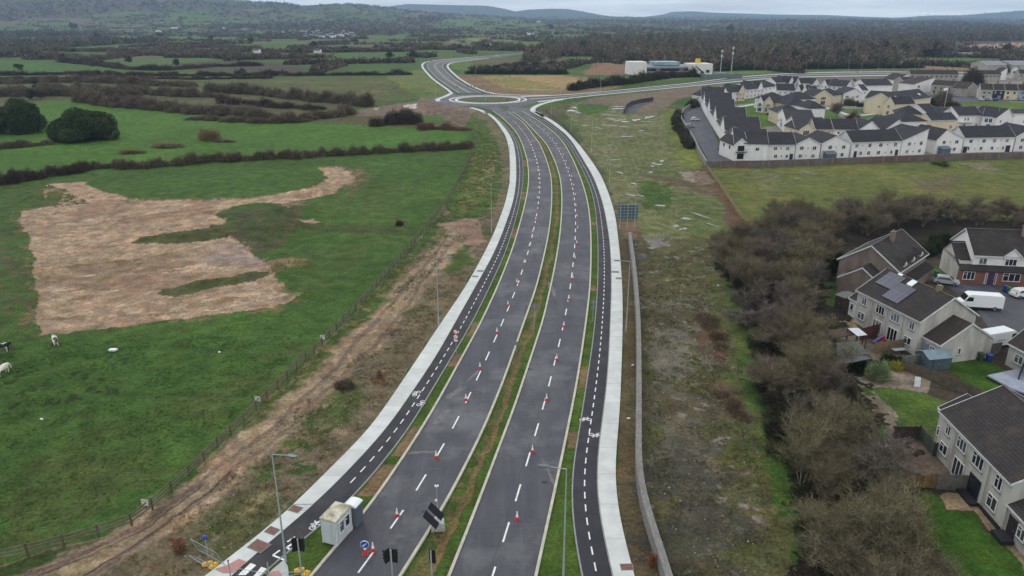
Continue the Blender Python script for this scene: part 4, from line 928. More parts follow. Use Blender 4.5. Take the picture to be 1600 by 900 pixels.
r_, w_, d_ = house('estate_house', 'narrow white gabled house with balcony at the left corner of the front row', 'house', (1145, 251), (1166.6, 250.5), 12, 5.2, 1.9, 'v', wm=W_WHITE, front=[(.5, 3.1, 2.2, 1.7), (.5, .5, 2.2, 1.8)], left=[(.3, 3.3, 1, 1.1), (.7, 3.3, 1, 1.1)], group=G1, style='dark')
b = MB(); b.box(.6, w_ - .5, -1.1, -.03, 2.75, 2.87)
for k in range(9): b.box(.6 + k * (w_ - 1.14) / 8, .64 + k * (w_ - 1.14) / 8, -1.1, -1.06, 2.87, 3.75)
b.box(.6, w_ - .5, -1.11, -1.05, 3.75, 3.8); b.build('balcony', M_DARKF, r_)
house('estate_house', 'white gable-fronted house beside the left terrace of the front row', 'house', (1241, 250), (1279, 250), 13, 5.2, 2.0, 'v', wm=W_WHITE, front=[(.24, 3.3, 1.3, 1.2), (.5, 3.7, .5, .5), (.76, 3.3, 1.2, 1.2), (.22, .8, 1.2, 1.1), (.46, 1.1, .5, .5), (.74, .8, 1.2, 1.1)], group=G1)
r_, w_, d_ = house('estate_house', 'white gable-fronted house with a dark glazed porch, second gable of the front row', 'house', (1281, 249), (1325, 248), 13, 5.2, 2.4, 'v', wm=W_WHITE, front=[(.3, 3.3, 1.3, 1.2), (.5, 3.7, .5, .5), (.78, 3.3, 1.2, 1.2), (.76, .8, 1.1, 1.2)], left=[(.3, 3.3, 1, 1)], group=G1)
b = MB(); b.box(.9, 4.4, -2.2, -.05, 0, 1.9); b.prism([(.7, -2.4, 1.95), (4.6, -2.4, 1.95), (4.6, -.05, 2.7), (.7, -.05, 2.7)], (0, 0, .12)); b.build('porch', mat('porch_glass', (84, 100, 112), .2, spec=.7), r_)
house('estate_house', 'two-unit white terrace, left half lower, between the second and third gables of the front row', 'house', (1328, 246.5), (1405, 243.5), 9, 5.2, 3.1, 'u', wm=W_WHITE, front=[(.1, 3.3, 1.2, 1.2), (.22, 3.7, .5, .5), (.36, 3.3, 1.2, 1.2), (.58, 3.3, 1.3, 1.2), (.72, 3.7, .5, .5), (.88, 3.3, 1.2, 1.2), (.2, .8, 1.0, 1.2), (.36, .8, 1.1, 1.2), (.56, .8, 1.2, 1.2), (.7, 1.1, .5, .5), (.82, .8, .8, 1.2)], doors=[(.09, 0), (.93, 0)], group=G1)
house('estate_house', 'tall white house whose roof falls to the left only, in the front row', 'house', (1406, 243.5), (1444, 241.5), 13, 5.0, 3.6, 'v', 1.0, wm=W_WHITE, front=[(.3, 3.3, 1.3, 1.2), (.52, 3.7, .5, .5), (.78, 3.3, 1.2, 1.3), (.26, .8, 1.2, 1.1), (.5, 1.0, .5, .5), (.76, .8, 1.2, 1.2)], right=[(.3, 3.2, .6, 1), (.3, .8, .6, 1)], group=G1)
r_, w_, d_ = house('estate_house', 'white gabled house with a blue-grey bay, right of the yellowish recess in the front row', 'house', (1460, 240.5), (1501, 239), 13, 5.0, 3.2, 'v', .32, wm=W_WHITE, front=[(.28, 3.3, 1.2, 1.2), (.52, 3.7, .5, .5), (.76, 3.3, 1.3, 1.2), (.72, .8, 1.1, 1.2)], left=[(.2, 3.2, .6, 1)], group=G1)
b = MB(); b.box(.9, 4.4, -2.0, -.05, 0, 1.8); b.prism([(.7, -2.2, 1.85), (4.6, -2.2, 1.85), (4.6, -.05, 2.6), (.7, -.05, 2.6)], (0, 0, .12)); b.build('porch', mat('porch_glass', (84, 100, 112), .2), r_)
house('estate_house', 'low recessed link house with yellowish end wall behind the gap of the front row', 'house', (1442, 234), (1462, 233), 9, 5.2, 2.6, 'u', wm=W_CREAM, front=[(.5, 3.2, .6, 1)], group=G1)
house('estate_house', 'white two-unit terrace near the right end of the front row, dark door at each end', 'house', (1503, 238.5), (1581, 237), 9, 5.2, 3.2, 'u', wm=W_WHITE, front=[(.13, 3.3, 1.3, 1.2), (.27, 3.7, .5, .5), (.39, 3.3, 1.2, 1.2), (.6, 3.3, 1.2, 1.2), (.73, 3.7, .5, .5), (.85, 3.3, 1.2, 1.2), (.11, .8, .7, 1.3), (.24, 1.1, .5, .5), (.36, .8, 1.1, 1.2), (.58, .8, 1.1, 1.2), (.7, 1.1, .5, .5), (.8, .8, .8, 1.2)], doors=[(.045, 0, 1.3, 2.1), (.9, 0, 1.5, 2.2)], group=G1)
house('estate_house', 'white gable-fronted house cut by the right edge of the picture in the front row', 'house', (1583, 236.5), (1622, 236), 13, 5.2, 3.0, 'v', .55, wm=W_WHITE, front=[(.26, 3.3, 1.2, 1.2), (.76, 3.3, 1.2, 1.2), (.26, .8, 1.2, 1.2), (.6, 1.1, .5, .5)], group=G1)
# left column of houses, their rear gables to the lane
_wl = resamp(W([(1145, 250), (1131, 226), (1118, 206), (1108, 190), (1101, 178), (1096, 168), (1092.5, 160.5)]), 12)
for i in range(11):
    pb, pa = tuple(_wl[i]), tuple(_wl[i] + (_wl[i + 1] - _wl[i]) * .97); low = i % 2 == 1
    house('estate_house', 'white gabled house backing on the parking lane, %s counted from the front corner' % nth(i), 'house', pa, pb, 6.5 if low else 10.5 + (i % 3), 4.7 if low else 5.6, 1.8 if low else 3.6, 'u' if low else 'v', .5, wm=W_WHITE, front=[(.25, 3.2, .8, 1), (.75, 3.2, .8, 1), (.5, .8, .8, 1)], right=[(.3, 3.2, 1.2, 1.1), (.7, 3.2, 1.2, 1.1)], world=True, group=G1)
# north row, gables to the estate green
NR = [((1101, 166), (1131, 164.5), 12, 5.2, 4.6, 'hip', 'broad dark hipped house at the top left corner of the estate'), ((1124.5, 165), (1137, 164), 14, 5.2, 3.6, 'v', 'white gable-fronted house at the left of the estate green'),
      ((1137.5, 160), (1154, 158), 10, 5.2, 3.2, 'u', 'white terrace between two gables above the estate green'), ((1153, 158.5), (1163, 157.5), 12, 5.2, 3.4, 'v', 'cream-based gable house at the middle of the north row by the green'),
      ((1164, 154.5), (1182, 152.5), 10, 5.2, 3.4, 'u', 'white terrace with white porch roofs right of the estate green'), ((1182.5, 152.5), (1191, 151.5), 12, 5.2, 3.6, 'v', 'slim white gable house left of the hipped terrace in the north row'),
      ((1192, 150.5), (1213, 147.5), 11, 5.2, 3.0, 'hip', 'white hipped terrace toward the far side of the north row'), ((1211, 142.5), (1232, 141), 10, 5.2, 3.0, 'u', 'white terrace below the street, left part of the far row'),
      ((1231, 142), (1239, 141.5), 12, 5.2, 3.3, 'v', 'first narrow white gable of the twin gables in the far row'), ((1241, 142), (1249, 141.5), 12, 5.2, 3.3, 'v', 'second narrow white gable of the twin gables in the far row'),
      ((1249.5, 143), (1269, 143), 10, 5.0, 3.0, 'u', 'white terrace right of the twin gables in the far row'), ((1268.5, 144), (1279, 144), 12, 5.0, 3.0, 'v', 'white gable house at the middle of the far row'),
      ((1281, 145), (1291, 146), 12, 5.0, 3.0, 'v', 'right-hand white gable house in the far row, next to the long slate roof'), ((1291.5, 147), (1320, 149), 11, 5.0, 3.2, 'u', 'long slate-roofed white terrace at the right of the far row'),
      ((1318, 145), (1338, 146), 10, 5.0, 3.2, 'v', 'cream double gable behind the long slate roof of the far row')]
for a, b_, d, eh, ri, rd, lb in NR:
    n = max(2, int((b_[0] - a[0]) / 6)); fr = [((k + .5) / n, zz, 1.1, 1.2) for k in range(n) for zz in (3.2, .8)]
    house('estate_house', lb, 'house', a, b_, d, eh, ri, rd, wm=W_CREAM if 'cream' in lb else W_WHITE, front=fr, left=[(.5, 3.2, 1, 1)], group=G1)
# second rows and the middle of the estate
MR = [((1247, 224.5), (1271, 224), 12, 5.2, 2.0, 'v', .5, W_CREAM, 'cream gable-fronted house in the second row, left of the cream terrace', [(.42, 3.0, 2.4, 1.8)]),
      ((1271.5, 224), (1299, 224), 9, 5.2, 3.2, 'u', .5, W_CREAM, 'cream terrace house of the second row', [(.6, 3.3, .7, 1), (.75, 3.3, .7, 1)]),
      ((1299.5, 224), (1337, 224.5), 9, 5.2, 3.2, 'u', .5, W_WHITE, 'white terrace of the second row with a white verge on its roof', [(.22, 3.4, .8, .9), (.55, 3.2, 1.0, 1.2), (.68, 3.3, .8, 1), (.93, 2.6, 1, 2)]),
      ((1337.5, 225), (1372, 225), 13, 5.0, 3.2, 'v', .55, W_WHITE, 'wide white gable of the second row, left of the two', [(.3, 3.2, .7, 1), (.45, 3.2, .7, 1), (.8, 3.5, .7, .6)]),
      ((1379, 224), (1416, 222.5), 13, 5.0, 3.4, 'v', .52, W_WHITE, 'wide white gable of the second row, right of the two, with dark windows', [(.3, 3.2, .8, 1), (.66, 3.2, .7, 1.2), (.78, 3.2, .6, 1.2)]),
      ((1200, 188), (1213, 194), 11, 5.2, 2.6, 'hip', .5, W_CREAM, 'cream hipped house facing the left lawn', [(.3, 3.2, .8, 1), (.3, .8, .8, 1.2)]),
      ((1213.5, 195), (1226, 208), 11, 5.2, 2.8, 'v', .5, W_WHITE, 'white gabled house with curved balcony facing the left lawn', [(.5, 3.0, 2.4, 1.6), (.5, .6, 2.2, 1.7)]),
      ((1227, 209), (1240, 222), 11, 5.2, 2.8, 'v', .5, W_WHITE, 'white gabled house with curved balcony, nearest of the pair facing the lane', [(.5, 3.0, 2.6, 1.6), (.5, .6, 2.4, 1.7)]),
      ((1262, 188.5), (1287, 188), 13, 5.6, 2.6, 'hip', .5, W_WHITE, 'plain white end wall under a hipped roof, behind the tree on the green', []),
      ((1232, 181), (1262, 180), 12, 5.2, 2.8, 'hip', .5, W_CREAM, 'cream hipped house behind the plain white wall', [(.3, 3.2, .8, 1)]),
      ((1238, 172), (1272, 170), 11, 5.2, 3.0, 'hip', .5, W_WHITE, 'dark hipped roof house left of the cream gable', [(.5, 3.2, .8, 1)]),
      ((1181, 175), (1191, 176), 14, 5.2, 2.4, 'v', .5, W_WHITE, 'small white gable over a balcony at the right of the left lawn', [(.5, 2.8, 1.6, 1.8), (.5, .4, 2.2, 1.9)]),
      ((1192, 176), (1206, 177), 15, 5.2, 2.6, 'v', .5, W_CREAM, 'cream gable with dark windows right of the balcony house at the lawn', [(.5, 2.9, 1.4, 1.6), (.3, .5, 1.2, 1.8)]),
      ((1207, 172), (1230, 170), 12, 5.2, 2.8, 'hip', .5, W_WHITE, 'hipped slate-roofed house behind the cream gable at the left lawn', []),
      ((1212, 155.5), (1240, 156), 10, 5.2, 3.2, 'u', .5, W_WHITE, 'white terrace left of the twin narrow gables in the middle row', [(.2, 3.2, .9, 1.1), (.5, 3.2, .9, 1.1), (.8, 3.2, .9, 1.1)]),
      ((1240, 157.5), (1250, 158), 12, 5.2, 3.2, 'v', .5, W_WHITE, 'left of the twin narrow white gables in the middle row', [(.3, 3.2, .8, 1.1), (.7, 3.2, .8, 1.1)]),
      ((1250.5, 158.5), (1260, 159), 12, 5.2, 3.2, 'v', .5, W_WHITE, 'right of the twin narrow white gables in the middle row', [(.3, 3.2, .8, 1.1), (.7, 3.2, .8, 1.1)]),
      ((1260.5, 160), (1272, 160.5), 10, 5.2, 3.2, 'u', .5, W_WHITE, 'white unit joining the twin gables and the cream gable in the middle row', [(.5, 3.2, .9, 1.1)]),
      ((1271.5, 165.5), (1298, 165), 13, 5.2, 2.8, 'v', .5, W_CREAM, 'cream gable with a tall dark glazed bay at the head of the green', [(.5, 3.1, 2.8, 1.4), (.5, .4, 2.6, 2.2)]),
      ((1298.5, 164.5), (1315, 162.5), 12, 5.2, 2.8, 'hip', .5, W_CREAM, 'cream wing with a small dark window right of the glazed bay', [(.3, 3.9, .8, .8)]),
      ((1316, 163), (1345, 163), 14, 5.6, 2.6, 'v', .62, W_WHITE, 'white wide-gabled house behind the round bushes', [(.2, 3.5, 1.6, 1), (.5, 3.6, .9, .6), (.75, 3.4, 1.2, 1.3), (.4, .8, 1.6, 1.2), (.8, .3, 1, 2)]),
      ((1345, 157), (1354, 157), 14, 5.6, 2.6, 'u', .5, W_WHITE, 'narrow white side of the apartments right of the wide gable', [(.5, 3.4, .9, 1.2)]),
      ((1350, 150), (1392, 149), 12, 6.0, 3.2, 'u', .5, W_WHITE, 'long slate roof behind the cream apartments', []),
      ((1348, 174), (1385, 177), 14, 6.6, 3.0, 'u', .5, W_CREAM, 'left cream apartment block with its dark slate roof', [(.42, 5.2, .6, .6), (.66, 5.2, .6, .6)]),
      ((1394, 181), (1451, 172.5), 14, 6.4, 3.6, 'u', .5, W_CREAM, 'right cream apartment block with two skylights and a row of small windows', [(.1, 4.8, .6, .6), (.22, 4.8, .6, .6), (.46, 4.4, .7, 1.2), (.56, 4.9, .6, .6), (.68, 4.9, .6, .6), (.8, 4.9, .6, .6), (.92, 4.9, .6, .6)]),
      ((1378, 180), (1394, 182.5), 12, 6.0, 2.8, 'v', .5, W_CREAM, 'cream gable with balconies at the left end of the right apartment block', [(.5, 3.6, 1.6, 1.6), (.5, .6, 1.6, 1.8)]),
      ((1396, 193), (1440, 195), 12, 4.6, 2.8, 'hip', .5, W_CREAM, 'cream hipped house below the apartment block', [(.2, 3.1, .9, .8)]),
      ((1403, 210), (1444, 209), 13, 5.2, 3.0, 'hip', .5, W_WHITE, 'white hipped house behind the half gable of the front row', [(.15, 3.3, .9, 1)]),
      ((1445, 196), (1464, 195), 13, 5.2, 3.2, 'u', .5, W_WHITE, 'slate-roofed house left of the gable by the white flag', []),
      ((1464, 198), (1494, 197.5), 12, 5.0, 2.6, 'v', .45, W_WHITE, 'white gable house below the white flag', [(.45, 3.2, .8, 1.1), (.62, 3.3, .8, 1)]),
      ((1452, 205), (1492, 203.5), 8, 4.4, 2.4, 'u', .5, W_CREAM, 'cream low-fronted house in front of the gable by the flag', [(.8, .8, 1.2, 1.4)]),
      ((1494, 201), (1531, 200.5), 11, 5.4, 3.0, 'u', .5, W_WHITE, 'white terrace with a white canopy, left of the right-hand rows', [(.3, 3.2, .7, 1.3), (.42, 3.2, .7, 1.3), (.3, .7, 1.2, 1.4), (.8, .8, 1, 1.2)]),
      ((1531.5, 202), (1553, 203.5), 11, 5.4, 3.0, 'u', .5, W_WHITE, 'white terrace with glazed doors in the right-hand rows', [(.3, 3.0, 1.2, 1.6), (.6, 3.0, 1.2, 1.6), (.5, .6, 1.4, 1.8)]),
      ((1553.5, 204), (1578, 202), 12, 5.4, 3.2, 'v', .65, W_WHITE, 'white gabled house with twin dark windows in the right-hand rows', [(.26, 3.0, .9, 1.2), (.7, 2.6, .7, .9)]),
      ((1578.5, 202), (1625, 201), 12, 6.4, 1.0, 'u', .5, W_WHITE, 'cream-white flat-looking block at the right edge behind the front row', [(.4, 2.6, .8, 1)])]
for a, b_, d, eh, ri, rd, ap, wm_, lb, fr in MR:
    r_, w_, d_ = house('estate_house', lb, 'house', a, b_, d, eh, ri, rd, ap, wm=wm_, front=[tuple(q) for q in fr], left=[(.5, 3.2, .9, 1)] if rd != 'hip' else [], group=G1)
    if 'balcony' in lb:
        b = MB(); n = 10; cx = w_ / 2; ra = min(2.6, w_ * .32)
        pts = [(cx + ra * math.cos(math.pi + math.pi * k / n), ra * .55 * math.sin(math.pi + math.pi * k / n) - .05, 2.75) for k in range(n + 1)]
        b.prism(pts, (0, 0, .22)); b.build('balcony', M_FASC, r_)
        b = MB(); pp = [(x, y, 3.7) for x, y, z in pts]
        for p, q in zip(pp[:-1], pp[1:]): b.tube(p, q, .04, k=4); b.tube((p[0], p[1], 2.95), p, .025, k=4)
        b.build('railing', M_DARKF, r_)
    if 'skylights' in lb:
        for s in (.18, .8):
            y = 2.6; zz = eh + .1 + ri * (y / (d / 2)); b = MB(); b.prism([(s * w_ - .6, y - .5, zz - .14), (s * w_ + .6, y - .5, zz - .14), (s * w_ + .6, y + .8, zz + .53), (s * w_ - .6, y + .8, zz + .53)], (0, 0, .14)); b.build('skylight', mat('skylight_glass', (214, 220, 224), .2), r_)
    if 'canopy' in lb: MB().box(.4, w_ * .6, -1.4, -.05, 2.6, 2.8).build('canopy', M_FASC, r_)
# older houses on the far right
G2 = 'older houses beyond the estate'
OR_ = [((1400, 138), (1424, 137), 12, 5.4, 3.4, 'v', .6, W_WHITE, 'white modern gable at the left of the older houses', [(.6, 3, 1, 1.2)], ()),
       ((1410, 139.5), (1431, 139), 9, 5.0, 2.4, 'u', .5, W_GREY, 'grey small-windowed house left of the white gable with a dark doorway', [(.3, 3, 1, 1), (.8, 3, 1, 1)], ()),
       ((1427, 145), (1461, 143.5), 12, 5.2, 3.4, 'v', .85, W_WHITE, 'white gabled house with dark porch behind the apartment roof', [(.2, 3, 1.6, 1.2), (.2, .4, 2.4, 1.8)], ()),
       ((1453, 146), (1511, 150), 8, 5.2, 2.6, 'u', .5, W_GREY, 'grey terrace with dark doorways and a long brown roof', [(.12, 3, .9, 1), (.28, 3, .9, 1), (.5, 3, .8, 1.2), (.64, 3, .8, 1.2), (.8, 3, .8, 1), (.1, .4, .9, 1.8), (.4, .6, .8, 1.2), (.62, .4, .9, 1.8), (.88, .4, .9, 1.8)], (.5,)),
       ((1509, 151.5), (1526, 150), 9, 5.0, 2.6, 'v', .45, W_GREY, 'grey end gable of the brown-roofed terrace', [], ()),
       ((1421, 127), (1496, 127.5), 8, 5.0, 2.6, 'u', .5, W_GREY, 'long grey terrace along the main street with many chimneys', [(k / 10 + .05, 3, 1, 1) for k in range(10)], (.2, .5, .8)),
       ((1530, 154.5), (1549, 155), 8, 5.2, 3.0, 'u', .5, W_DASH, 'beige house at the left end of the coloured terrace', [(.3, 3, 1, 1), (.7, 3, 1, 1), (.3, .6, 1, 1.2)], (.5,)),
       ((1549.5, 155), (1567, 155.5), 8, 5.2, 3.0, 'u', .5, W_NAVY, 'dark navy house in the coloured terrace', [(.2, 3.1, 1, 1.2), (.7, 3.1, 1, 1.2), (.6, .5, 1.4, 1.5)], (.4,)),
       ((1567.5, 155.5), (1588, 156), 8, 5.2, 3.0, 'u', .5, W_CREAM, 'cream house in the coloured terrace', [(.25, 3.1, 1, 1.2), (.75, 3.1, 1, 1.2), (.3, .6, 1, 1.2)], (.4,)),
       ((1588.5, 156), (1612, 156.5), 8, 5.2, 3.0, 'u', .5, W_BLUE, 'light blue house at the right end of the coloured terrace', [(.4, .6, 1, 1.2), (.3, 3.1, 1, 1.2)], (.4,)),
       ((1525, 127), (1562, 127.5), 8, 5.0, 2.6, 'u', .5, W_GREY, 'grey terrace in front of the left shed', [(k / 6 + .08, 3, 1, 1) for k in range(6)], ()),
       ((1562.5, 125), (1571, 125), 9, 6.0, 2.6, 'v', .9, W_WHITE, 'white end gable beside the left grey shed', [], ()),
       ((1577, 124), (1590, 124.5), 11, 7.0, 2.6, 'v', .5, W_WHITE, 'white gable with one dark window beside the right grey shed', [(.5, 4.4, 2.2, 1.6)], ()),
       ((1590.5, 126), (1625, 126.5), 8, 5.0, 2.6, 'u', .5, W_GREY, 'grey terrace in front of the right shed', [(k / 5 + .1, 3, 1, 1) for k in range(5)], ()),
       ((1541, 114), (1571, 114), 24, 6.5, 2.6, 'u', .5, W_GREY, 'big shed with a pale metal roof, left of the two', [], ()),
       ((1579, 113.5), (1630, 113.5), 24, 6.5, 2.6, 'u', .5, W_GREY, 'big shed with a pale metal roof, right of the two', [], ())]
M_SHED = mat('shed_roof', (112, 118, 130), .5, (96, 102, 114), .2)
for a, b_, d, eh, ri, rd, ap, wm_, lb, fr, ch in OR_:
    house('large_shed' if 'big shed' in lb else 'town_house', lb, 'shed' if 'big shed' in lb else 'house', a, b_, d, eh, ri, rd, ap, wm=wm_, rm=M_SHED if 'big shed' in lb else M_TILEB, front=fr, group=G2, chim=[(c, .5) for c in ch], style='dark' if 'navy' not in lb else 'white')
# ---------------------------------------------------------------- the school-like building and the site by it
r_, w_, d_ = house('public_building', 'low modern public building with white end blocks and a pale metal roof', 'building', (1009, 116.5), (1075, 116), 26, 6.0, 1.2, 'u', wm=W_GREY, rm=mat('metal_roof', (120, 136, 146), .45, (100, 114, 124), .1), front=[(k / 9 + .06, 2.6, 4, 2.2) for k in range(9)], style='dark')
MB().box(-14, 0, -2, 14, -.3, 10).build('end_block', W_WHITE, r_); MB().box(w_ - .1, w_ + 19, -4, 12, -.3, 8.4).build('end_block', W_WHITE, r_)
MB().box(8, w_ - 6, 4, 22, 7, 9.5).build('roof_plant', mat('plant_blue', (104, 132, 146), .5, (150, 170, 178), .2), r_)
b = MB(); b.prism([(w_ + 4, -4.2, 6.8), (w_ + 5, -4.2, 6.8), (w_ + 11, -4.2, 2.4), (w_ + 9, -4.2, 2.4)], (0, .2, 0)); b.box(w_ + 9, w_ + 12, -4.2, -4, 1, 2.4).box(w_ + 13.5, w_ + 16.5, -4.2, -4, 1.4, 3.6); b.build('wall_panel', M_DARKF, r_)
MB().box(w_ + 7, w_ + 10.5, 2, 5, 8.4, 12).build('roof_tank', mat('yellow_tank', (196, 170, 60), .6), r_)
MB().box(10, 34, -6, -.3, -.3, 2.2).build('brick_annex', mat('dark_red_wall', (96, 44, 48), .8), r_)
# ---------------------------------------------------------------- near houses, bottom right
M_SOLAR, _nt, _b = nodemat('solar_cells'); _b.inputs['Roughness'].default_value = .25
_uv = N(_nt, 'ShaderNodeUVMap'); _br = N(_nt, 'ShaderNodeTexBrick'); _nt.links.new(_uv.outputs[0], _br.inputs['Vector']); _br.offset = 0
_br.inputs['Color1'].default_value = col4((52, 56, 74)); _br.inputs['Color2'].default_value = col4((48, 52, 70)); _br.inputs['Mortar'].default_value = col4((96, 100, 112)); _br.inputs['Scale'].default_value = 1; _br.inputs['Brick Width'].default_value = 1.05; _br.inputs['Row Height'].default_value = 1.75; _br.inputs['Mortar Size'].default_value = .02
_nt.links.new(_br.outputs[0], _b.inputs['Base Color'])
M_SKYL = mat('skylight_glass', (214, 220, 224), .2)
def on_roof(root, name, m, d, eh, rise, x0, x1, s0, s1, th=.08, lift=.1, parent=None):
    """flat thing lying on the front slope; s = fraction from eave to ridge"""
    y0 = s0 * d / 2; y1 = s1 * d / 2; z0 = eh + .1 + rise * s0 + lift; z1 = eh + .1 + rise * s1 + lift
    b = MB(); Ls = math.hypot(y1 - y0, z1 - z0)
    b.poly([(x0, y0, z0 + th), (x1, y0, z0 + th), (x1, y1, z1 + th), (x0, y1, z1 + th)], [(0, 0), (x1 - x0, 0), (x1 - x0, Ls), (0, Ls)])
    n = [(x0, y0), (x1, y0), (x1, y1), (x0, y1)]; zz = [z0, z0, z1, z1]
    for i in range(4):
        j = (i + 1) % 4; b.poly([(*n[i], zz[i] - .05), (*n[j], zz[j] - .05), (*n[j], zz[j] + th), (*n[i], zz[i] + th)])
    return b.build(name, m, parent or root)
def gutter(root, x0, x1, y, z, pipes, h):
    b = MB(); b.tube((x0, y, z), (x1, y, z), .07, k=6); b.build('gutter', M_GUT, root)
    for px_ in pipes:
        q = MB(); q.tube((px_, y, z), (px_, -.1, z - .35), .045, k=6); q.tube((px_, -.1, z - .35), (px_, -.1, .05), .045, k=6); q.build('downpipe', M_GUT, root)
# long semi-detached pair with solar panels, seen from its garden side
A0 = (52.6, 104.5); A1 = (55.75, 92.35)
r_, w_, d_ = house('semi_detached_house', 'pebbledashed pair of houses with blue solar panels and two skylights on the roof', 'house', A0, A1, 9.2, 5.2, 2.9, 'u', wm=W_DASH, rm=M_TILE, fine=True, world=True,
                   front=[(1.6, 3.3, 1.0, 1.2), (5.0, 3.2, 1.7, 1.3), (8.0, 3.2, 1.7, 1.3), (11.2, 3.3, .9, 1.2), (1.4, .9, 1.5, 1.2), (4.9, .1, 1.8, 2.1, 'door', False), (8.0, .1, 1.9, 2.1, 'door', False), (10.9, 1.0, 1.4, 1.1)])
on_roof(r_, 'solar_panel', M_SOLAR, 9.2, 5.2, 2.9, 1.0, 4.2, .40, .92); on_roof(r_, 'solar_panel', M_SOLAR, 9.2, 5.2, 2.9, 4.25, 7.4, .10, .72)
on_roof(r_, 'skylight', M_SKYL, 9.2, 5.2, 2.9, 2.4, 3.2, .93, 1.0 - .005, .06); on_roof(r_, 'skylight', M_SKYL, 9.2, 5.2, 2.9, 5.2, 6.2, .76, .96, .1)
gutter(r_, -.2, w_ + .2, -.42, 5.1, (3.4, 6.5, 9.6), 5)
MB().box(w_ - 3, w_ - 2.4, 4.4, 5.0, 7.4, 9.0).build('chimney', M_CHIM, r_)
# annexes belong to the same building
def wing(root, nm, x0, y0, w, d, eh, rise, rd, wm, rm, ap=.5):
    e = link(nm, None, root) if False else None
    b = MB(); gable_body(b, w, d, eh, rise, rd, ap, x0=x0, y0=y0); wl = b.build(nm, wm, root)
    r = MB(); fs = FS(); gable_roof(r, w, d, eh, rise, rd, ap, ov=.25, og=.15, x0=x0, y0=y0, fas=fs); r.build('annex_roof', rm, wl); fs.build('annex_fascia', M_FASC, wl)
    return wl
wing(r_, 'annex', w_ + .01, .9, 3.1, 8.6, 2.9, 2.6, 'u', W_DASH, M_TILEB)
add_window(r_, (w_ + 3.12, .9, math.pi / 2), 3.2, 1.1, .5, 1.0); add_window(r_, (w_, .9, 0), 1.9, .9, .9, 1.2); add_door(r_, (w_, .9, 0), .7, .05, .9, 2.05, mat('door_bluegrey', (120, 132, 150), .5))
wing(r_, 'annex', -2.6, 1.0, 2.6, 5.4, 2.9, 1.6, 'u', W_WHITE, M_TILE)
add_door(r_, (-2.6, 1.0, 0), 1.6, .05, .9, 2.05, M_DOORW); add_window(r_, (-2.6, 1.0, 0), .65, 1.0, .7, 1.1)
# house behind to the left with small dormers
r_, w_, d_ = house('semi_detached_house', 'stained house with three little white dormers, in front of the row of trees', 'house', (63.3, 113.8), (73.2, 123.8), 9.6, 5.0, 3.3, 'u', wm=W_DASHD, rm=M_TILE, fine=True, world=True, front=[(.2, .8, 1.5, 1.3), (.75, .8, 1.5, 1.3)], doors=[(.5, 0)], chim=[(.52, .42)], left=[(.4, 3.2, .8, 1)])
for cx in (.22, .5, .8):
    x = cx * w_; b = MB(); gable_body(b, 1.7, 2.2, 5.6, .8, 'v', z0=4.2, x0=x - .85, y0=.05); q = b.build('dormer', M_UPVC, r_); rr = MB(); gable_roof(rr, 1.7, 2.6, 5.5, .8, 'v', ov=.15, og=.1, x0=x - .85, y0=0, th=.08); rr.build('dormer_roof', M_TILE, q)
    add_window(r_, (0, 0, 0), x, 4.4, 1.1, 1.1)
b = MB(); b.prism([(-.1, -1.6, 2.5), (w_ + .1, -1.6, 2.5), (w_ + .1, -.04, 3.3), (-.1, -.04, 3.3)], (0, 0, .14)); b.build('porch_roof', M_TILE, r_); MB().box(0, w_, -.95, -.03, -.3, 2.55).build('brick_front', W_BRICK, r_)
wing(r_, 'annex', -3.4, 1.0, 3.4, 7.0, 2.9, 2.4, 'u', W_DASHD, M_TILE)
# brick-fronted house at the top right
r_, w_, d_ = house('semi_detached_house', 'house with red brick ground floor, white upper storey and purple door, facing the close', 'house', (80.9, 122.6), (96.5, 120.2), 9.6, 5.1, 3.3, 'u', wm=W_WHITE, rm=M_TILE, fine=True, world=True,
                   front=[(1.6, 3.35, 1.3, 1.15), (6.1, 3.3, 1.9, 1.25), (9.6, 3.35, 1.5, 1.15), (13.6, 3.3, 1.9, 1.25)], chim=[(.58, .4)], left=[(.6, 3.2, .8, 1)])
for x in (6.1, 13.6):
    b = MB(); gable_body(b, 2.6, 2.2, 5.2, 1.2, 'v', z0=4.5, x0=x - 1.3, y0=-.28); q = b.build('dormer', W_WHITE, r_); rr = MB(); fs = FS(); gable_roof(rr, 2.6, 2.8, 5.15, 1.2, 'v', ov=.15, og=.1, x0=x - 1.3, y0=-.3, fas=fs, th=.08); rr.build('dormer_roof', M_TILE, q); fs.build('dormer_fascia', M_FASC, q)
bk = MB(); gable_body(bk, 17.6, .93, 2.5, 0, 'flat', x0=-2.6 + .6, y0=-.95); bk.build('brick_front', W_BRICK, r_)
pr = MB(); slope(pr, (-2.2, -1.3, 2.5), (w_ + .1, -1.3, 2.5), (w_ + .1, -.04, 3.25), (-2.2, -.04, 3.25)); pr.build('porch_roof', M_TILE, r_)
for x, w2 in ((-.6, 1.9), (6.3, 2.8), (11.0, 2.6), (14.4, 1.6)): add_window(r_, (0, -.96, 0), x, .75, w2, 1.45)
add_door(r_, (0, -.96, 0), 3.0, 0, 1.0, 2.1, mat('door_purple', (62, 46, 74), .5)); 
for s in (2.25, 3.75): add_window(r_, (0, -.96, 0), s, .1, .4, 2.0, sill=False)
b = MB(); gable_body(b, 2.1, 7.6, 3.9, 2.2, 'flat', x0=-2.1, y0=0); b.prism([(-2.1, 7.6, 3.85), (0, 7.6, 3.85), (0, 4.2, 6.0), (-2.1, 4.2, 6.0)], (0, -.1, 0)); q = b.build('annex', W_DASH, r_)
